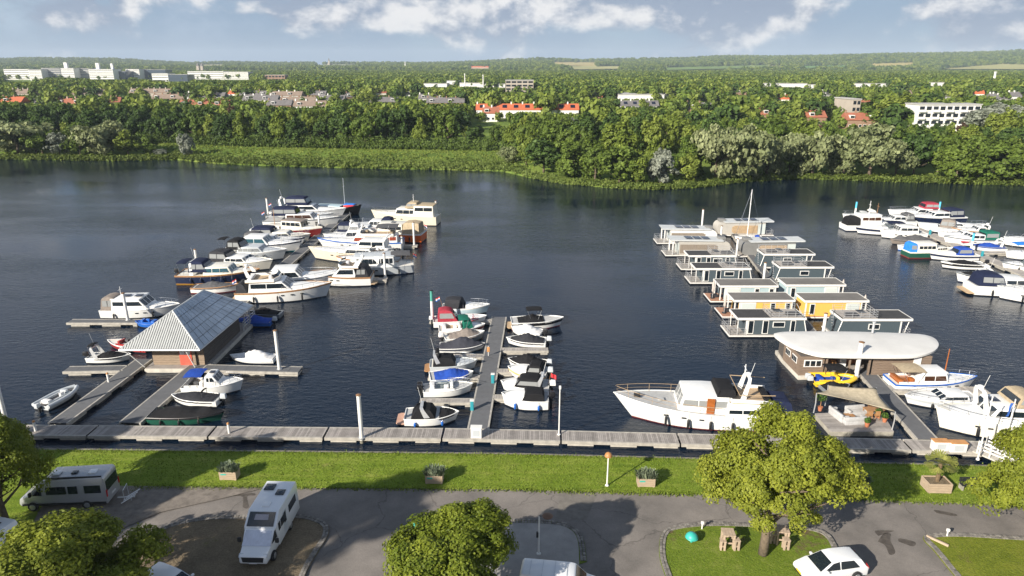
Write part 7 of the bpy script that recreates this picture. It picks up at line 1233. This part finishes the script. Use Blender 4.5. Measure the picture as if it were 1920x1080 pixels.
# hospital and offices on the left horizon
HOS = [('stepped white hospital wing at the far left with roof antenna', 10, 57, 130, 1450, 5, WRENDER, 0, 24), ('white hospital block, second from the left, with sunlit end', 57, 80, 131, 1380, 7, WRENDER, 0, 18), ('long side of the second hospital block, shade put into its grey', 81, 117, 128, 1400, 7, GRENDER, 0, 18), ('white hospital block with blue roof box, sunlit end', 116, 141, 128, 1400, 7, WRENDER, 0, 18), ('grey-banded side of the third hospital block', 142, 169, 129, 1420, 7, GRENDER, 0, 18), ('white hospital block with dark lower storeys', 169, 214, 130, 1400, 6, WRENDER, 0, 20), ('dark glazed office block joining the hospital', 215, 237, 134, 1420, 5, BLUEG, 0, 16), ('white office block in the middle of the campus', 238, 263, 130, 1450, 6, WRENDER, 0, 16), ('long dark grey office block of the campus', 263, 312, 131, 1470, 5, BLUEG, 0, 18), ('low white annex with dark windows before the campus', 286, 316, 138, 1300, 3, WRENDER, 0, 14), ('low blue-grey annex right of the white one', 316, 352, 140, 1300, 3, BLUEG, 0, 14), ('long white university building on the left horizon', 353, 420, 134, 1450, 4, WRENDER, 0, 16), ('white university wing with rounded dark end', 421, 466, 135, 1450, 4, WRENDER, 0, 16)]  # grey wall colour paints shade on long sides next to sunlit white ends
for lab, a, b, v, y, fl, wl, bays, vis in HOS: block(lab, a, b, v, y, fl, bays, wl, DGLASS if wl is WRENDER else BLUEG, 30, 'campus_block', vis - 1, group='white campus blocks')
for lab, u, v0, v1, w_, y in (('white roof stack with blue collar on the third hospital block', 119, 117, 130, 6, 1405), ('white roof stack on the fourth hospital block', 179, 118, 131, 6, 1405), ('white roof plant tower in the campus', 206, 119, 131, 4, 1420)):
    p = at_depth(u, v1, y); q = at_depth(u, v0, y); w2 = wpx(u + w_ / 2, y) - wpx(u - w_ / 2, y); t = thing('roof_stack', lab, 'chimney', (p.x, y + 8, p.z - 2), 0, 'campus roof stacks'); MB().b2(-w2 / 2, w2 / 2, 0, 5, 0, q.z - p.z + 2).build('stack', WRENDER, t); MB().b2(-w2 * .8, w2 * .8, -.5, 5.5, 2.0, 4.0).build('collar', BLUEP, t)
def church(label, u, vt, vb, y, two=True):
    p = at_depth(u, vb, y); q = at_depth(u, vt, y); t = thing('church', label, 'church', (p.x, y, terrain(p.x, y)), 0); z0 = terrain(p.x, y); H = q.z - z0
    for dx in ((-6, 6) if two else (0,)): MB().b2(dx - 3.5, dx + 3.5, 0, 7, -2, H * .72).build('tower', CONCB, t); MB().add([(dx - 3.8, -.3, H * .72), (dx + 3.8, -.3, H * .72), (dx + 3.8, 7.3, H * .72), (dx - 3.8, 7.3, H * .72), (dx, 3.5, H)], [(0, 1, 4), (1, 2, 4), (2, 3, 4), (3, 0, 4), (3, 2, 1, 0)]).build('spire', GTILE, t)
    MB().b2(-9, 9, 7, 40, -2, H * .45).build('nave', CONCB, t)
church('twin-spired church on the left horizon', 375, 117, 134, 2100); church('thin distant church spire on the horizon', 617, 108, 122, 3600, False)
p = ground_hit(899, 128); house_row('distant red-roofed villa complex on the wooded slope', 884, 916, 124, p.y * .97, RTILE, PBRICK, 3, vis=5, rise=5)
def pylon(label, u, vt, vb, y, w_, mat=WRENDER):
    b_ = at_depth(u, vb, y); q = at_depth(u, vt, y); z0 = terrain(b_.x, y); t = thing('mast_tower', label, 'tower', (b_.x, y, z0), 0); MB().lathe([(w_, 0), (w_ * .55, q.z - z0)], n=8).build('shaft', mat, t); MB().lathe([(w_ * .9, q.z - z0), (w_ * .9, q.z - z0 + 1)], n=8).build('head', mat, t)
pylon('white leaning-sided tower among the trees at right', 1862, 136, 158, 900, 2.0); pylon('slim white mast left of the beige apartment block', 872, 140, 168, 700, .7); pylon('second slim white mast right beside the halls', 906, 142, 158, 760, .8); pylon('tiny tower on the far ridge', 760, 116, 126, 3000, 3)
# ------------------------------------------------------------------ rows of trees behind the shore
TOPV = [(-200, 198), (0, 192), (100, 188), (200, 188), (290, 192), (330, 200), (400, 196), (480, 203), (560, 206), (640, 198), (760, 190), (850, 186), (892, 200), (930, 212), (1000, 208), (1080, 196), (1150, 196), (1250, 205), (1300, 212), (1400, 206), (1480, 204), (1600, 212), (1690, 205), (1800, 212), (1850, 190), (1920, 190), (2200, 190)]
def clear_h(u, y, h, ground, wpxh=14):
    for a, b, vb, yb in VIS:
        if y < yb and a - wpxh < u < b + wpxh: h = min(h, at_depth(u, vb, y).z - ground)
    return h
def rows():
    r2 = random.Random(21)
    def woods(d, row, sp, kinds, u0=-120, u1=2040, hr=(11, 17), skip=None, vtop=0):
        k = (u0 - 960) / FPX / math.cos(PITCH); y = shore_y(k) + d; x = k * y
        while True:
            k = x / y; u = 960 + k * math.cos(PITCH) * FPX
            if u > u1: break
            y = shore_y(k) + d + r2.uniform(-4, 4); uu = project((x, y, 12))[0]
            if not (skip and skip[0] < uu < skip[1]):
                g = terrain(x, y); h = r2.uniform(*hr); h = min(h, at_depth(uu, interp(TOPV, uu) + r2.uniform(0, 10) + vtop, y).z - g); h = clear_h(uu, y, h, g, sp * .75 / y * FPX)
                if h > 3.0:
                    kd, shp = r2.choice(kinds); kd = 'dark' if (uu < 420 and r2.random() < .7) else kd; fartree(x, y, h, min(h * r2.uniform(.72, .98), sp * 1.5), kd, shp, row)  # left wood turned mostly dark-leaved, imitating a cloud's shade by leaf colour
            x += sp * r2.uniform(.75, 1.25)
    K1 = [('dark', 'round'), ('dark', 'tall'), ('mid', 'round'), ('mid', 'tall'), ('mid', 'round'), ('light', 'tall')]; K2 = K1 + [('light', 'round'), ('light', 'round')]
    woods(17, 'in the second shore row', 9.5, K2, 985, 2040, (8, 13)); woods(15, 'in the second shore row', 9, K1, -120, 300, (9, 13))
    woods(40, 'at the front edge of the wood', 8.2, K1, -120, 1000, (11, 16)); woods(34, 'in the third shore row', 10, K2, 985, 2040, (11, 16))
    woods(53, 'in the second row of the wood', 9.5, K1, -120, 1000, (12, 17)); woods(54, 'in the fourth shore row', 11, K2, 985, 2040, (12, 17))
    woods(72, 'in the third row of the wood', 12, K2, -120, 2040, (13, 18)); woods(95, 'in the rearmost row of the wood', 14, K2 + [('bronze', 'round')], -120, 2040, (13, 18))
    for u, vb, vt, y, wp, kd in ((1870, 250, 187, 300, 110, 'silver'), (1905, 250, 192, 290, 100, 'silver'), (1690, 240, 170, 330, 90, 'light'), (1650, 240, 178, 335, 80, 'mid'), (1100, 300, 225, 262, 44, 'silver'), (1070, 300, 215, 270, 50, 'silver'), (686, 205, 172, 470, 40, 'light')):
        q = at_depth(u, vt, y); g = terrain(q.x, y); fartree(q.x, y, q.z - g, wp / FPX * y, kd, 'tall' if kd == 'silver' else 'round', 'standing clear of the wood')
rows()
def plant_trees():
    cnt = {}
    for T in sorted(TREES, key=lambda T: project((T[0], T[1], T[2]))[0]):
        x, y, h, w_, kd, shp, row, me = T; key = (kd, row); cnt[key] = cnt.get(key, 0) + 1
        t = tree({'silver': 'willow', 'pale': 'willow'}.get(kd, 'tree'), f"{DESC[kd]} {'willow' if kd in ('silver', 'pale') else 'tree'} {row}, {nth(cnt[key])} {DESC[kd]} one from left", 'tree', (x, y, terrain(x, y) - .1), ft, me, (w_ / 8.4, w_ / 8.4, h / 10.0), (x * 3.7 + y) % 6.28, 'trees along the far bank')
plant_trees()
print('far trees', len(TREES))
# shoreline scrub, reeds and meadow growth: uncountable, one mesh
def scrub():
    rng = np.random.default_rng(5); r2 = random.Random(6); C0 = []; Rr = []
    for i in range(4600):
        u = r2.uniform(-80, 2000); k = (u - 960) / FPX / math.cos(PITCH); meadow = 350 < u < 985; d = abs(r2.gauss(0, 1)) * (7 if meadow else 3.0) - .5; y = shore_y(k) + d; x = k * y; r = r2.uniform(.4, 1.15) * (1.25 if r2.random() < .15 else 1); C0.append((x, y, max(.1, terrain(x, y)) + r * .45)); Rr.append(r)
    v, q, tone = leaf_quads(rng, np.array(C0), np.array(Rr), 26, .26, 0, .5, .9, cen=np.array([0, 240, -40])); me = np_mesh('shoreline_scrub', v, q, leafmat('scrub_leaf', (.07, .12, .018), (.23, .27, .065), .25, .3, True)); a = me.attributes.new('tone', 'FLOAT', 'FACE'); a.data.foreach_set('value', tone.astype(np.float32)); o = bpy.data.objects.new('shoreline_scrub', me); COL.objects.link(o); kind(o, 'stuff')
    o['label'] = 'low bushes, reeds and tall grass along the far waterline'; o['category'] = 'scrub'
    C0 = []; Rr = []
    for i in range(2600):
        u = r2.uniform(330, 1000); k = (u - 960) / FPX / math.cos(PITCH); y = shore_y(k) + r2.uniform(5, 40); x = k * y; r = r2.uniform(.2, .45); C0.append((x, y, terrain(x, y) + .05)); Rr.append(r)
    v, q, tone = leaf_quads(rng, np.array(C0), np.array(Rr), 10, .22, 0, .8, .8, cen=np.array([0, 240, -40])); me = np_mesh('meadow_grass', v, q, leafmat('meadow_leaf', (.16, .23, .03), (.33, .37, .09), .25, .3, True)); a = me.attributes.new('tone', 'FLOAT', 'FACE'); a.data.foreach_set('value', tone.astype(np.float32)); o = bpy.data.objects.new('meadow_grass', me); COL.objects.link(o); kind(o, 'stuff', 'tall grass tussocks on the meadow behind the far shore'); o['category'] = 'grass'
scrub()
def understorey():
    rng = np.random.default_rng(8); r2 = random.Random(8); C0 = []; Rr = []
    for i in range(2400):
        u = r2.uniform(-80, 1010); k = (u - 960) / FPX / math.cos(PITCH); y = shore_y(k) + 34 + abs(r2.gauss(0, 4)); x = k * y; r = r2.uniform(.7, 1.7); C0.append((x, y, terrain(x, y) + r2.uniform(.3, 3.2) * r * .7)); Rr.append(r)
    v, q, tone = leaf_quads(rng, np.array(C0), np.array(Rr), 30, .30, 0, .3, 1.1, cen=np.array([0, 300, -20])); me = np_mesh('understorey', v, q, leafmat('understorey_leaf', (.045, .085, .013), (.12, .17, .03), .2, .3, True)); a = me.attributes.new('tone', 'FLOAT', 'FACE'); a.data.foreach_set('value', tone.astype(np.float32)); o = bpy.data.objects.new('understorey', me); COL.objects.link(o); kind(o, 'stuff', 'dense bushes under the front edge of the wood behind the meadow'); o['category'] = 'bushes'
understorey()
# woodland out to the hills: one mass, crowns instanced on points
def woodland():
    r2 = random.Random(33); pts = [[], [], []]; y = 318.0
    while y < 5600:
        sp = max(8.5, y * .0062); x = -1.0 * y
        while x < 1.0 * y:
            px = x + r2.uniform(-.45, .45) * sp; py = y + r2.uniform(-.45, .45) * sp; x += sp
            k = px / py
            if py < shore_y(k) + 105: continue
            g = terrain(px, py); u, v = project((px, py, g + 6))
            if not -150 < u < 2070: continue
            if py > 2200 and any(in_poly(u, v - e_, q) for _, q, _ in FIELDS for e_ in (-1, 1.5, 4)): continue
            h = r2.uniform(9, 15) if py < 2400 else r2.uniform(13, 24); hh = clear_h(u, py, h, g, 5.5 / py * FPX)
            if hh < 4: continue
            if hh < h: h = hh
            s = max(h / 10, sp * .082 if py > 1500 else 0); pts[r2.choice((0, 1, 1, 1, 2, 2))].append((px, py, g - .5, s, h / 10 if py < 1500 else h / 10 * 1.05))
        y += sp * .92
    print('woodland', [len(p) for p in pts])
    lo = []
    for i, kd in enumerate(('dark', 'mid', 'light')): lo.append(crown_mesh('distant_crown', 200 + i, 4.6, 4.4, 26, 14, .95, 1.5, KINDS[kd], 'round', 1.2))
    V = [p for q in pts for p in q]; me = bpy.data.meshes.new('woodland'); me.from_pydata([p[:3] for p in V], [], []); o = bpy.data.objects.new('woodland', me); COL.objects.link(o); kind(o, 'stuff', 'mass of green trees covering the plain and hills to the horizon'); o['category'] = 'woodland'
    a = me.attributes.new('sc', 'FLOAT_VECTOR', 'POINT'); a.data.foreach_set('vector', np.array([(p[3], p[3], p[4]) for p in V], dtype=np.float32).ravel()); a = me.attributes.new('rot', 'FLOAT_VECTOR', 'POINT'); a.data.foreach_set('vector', np.array([(0, 0, r2.uniform(0, 6.28)) for p in V], dtype=np.float32).ravel())
    a = me.attributes.new('kd', 'INT', 'POINT'); a.data.foreach_set('value', np.array([i for i, q in enumerate(pts) for _ in q], dtype=np.int32))
    ng = bpy.data.node_groups.new('woodland', 'GeometryNodeTree'); ng.interface.new_socket('Geometry', in_out='INPUT', socket_type='NodeSocketGeometry'); ng.interface.new_socket('Geometry', in_out='OUTPUT', socket_type='NodeSocketGeometry'); N = ng.nodes; L = ng.links; gi = N.new('NodeGroupInput'); go = N.new('NodeGroupOutput'); jn = N.new('GeometryNodeJoinGeometry')
    def attr(nm, ty): n = N.new('GeometryNodeInputNamedAttribute'); n.data_type = ty; n.inputs[0].default_value = nm; return n.outputs[0]
    sc = attr('sc', 'FLOAT_VECTOR'); ro = attr('rot', 'FLOAT_VECTOR'); kd = attr('kd', 'INT')
    for i, m_ in enumerate(lo):
        po = bpy.data.objects.new('distant_crown', m_)
        oi = N.new('GeometryNodeObjectInfo'); oi.inputs['Object'].default_value = po; oi.inputs['As Instance'].default_value = True; ins = N.new('GeometryNodeInstanceOnPoints'); cp = N.new('FunctionNodeCompare'); cp.data_type = 'INT'; cp.operation = 'EQUAL'; L.new(kd, cp.inputs['A'] if 'A' in cp.inputs else cp.inputs[2]); 
        for s_ in cp.inputs:
            if s_.type == 'INT' and not s_.is_linked and s_.enabled: s_.default_value = i
        L.new(gi.outputs[0], ins.inputs['Points']); L.new(cp.outputs[0], ins.inputs['Selection']); L.new(oi.outputs['Geometry'], ins.inputs['Instance']); L.new(sc, ins.inputs['Scale']); e2 = N.new('FunctionNodeEulerToRotation'); L.new(ro, e2.inputs[0]); L.new(e2.outputs[0], ins.inputs['Rotation']); L.new(ins.outputs[0], jn.inputs[0])
    L.new(jn.outputs[0], go.inputs[0]); md = o.modifiers.new('trees', 'NODES'); md.node_group = ng
woodland()
# ------------------------------------------------------------------ air
def haze():
    m = MB().b2(-9000, 9000, -80, 11000, -2.5, 260); me = m.build('haze', bpy.data.materials.new('haze_air')); mt = me.data.materials[0]; mt.use_nodes = True; N = mt.node_tree.nodes; N.clear(); v = N.new('ShaderNodeVolumePrincipled'); v.inputs['Color'].default_value = (.72, .85, 1.0, 1); v.inputs['Density'].default_value = 9e-5; v.inputs['Anisotropy'].default_value = .0; out = N.new('ShaderNodeOutputMaterial'); mt.node_tree.links.new(v.outputs[0], out.inputs['Volume']); kind(me, 'stuff', 'thin blue summer haze over the whole valley'); me['category'] = 'haze'
haze()
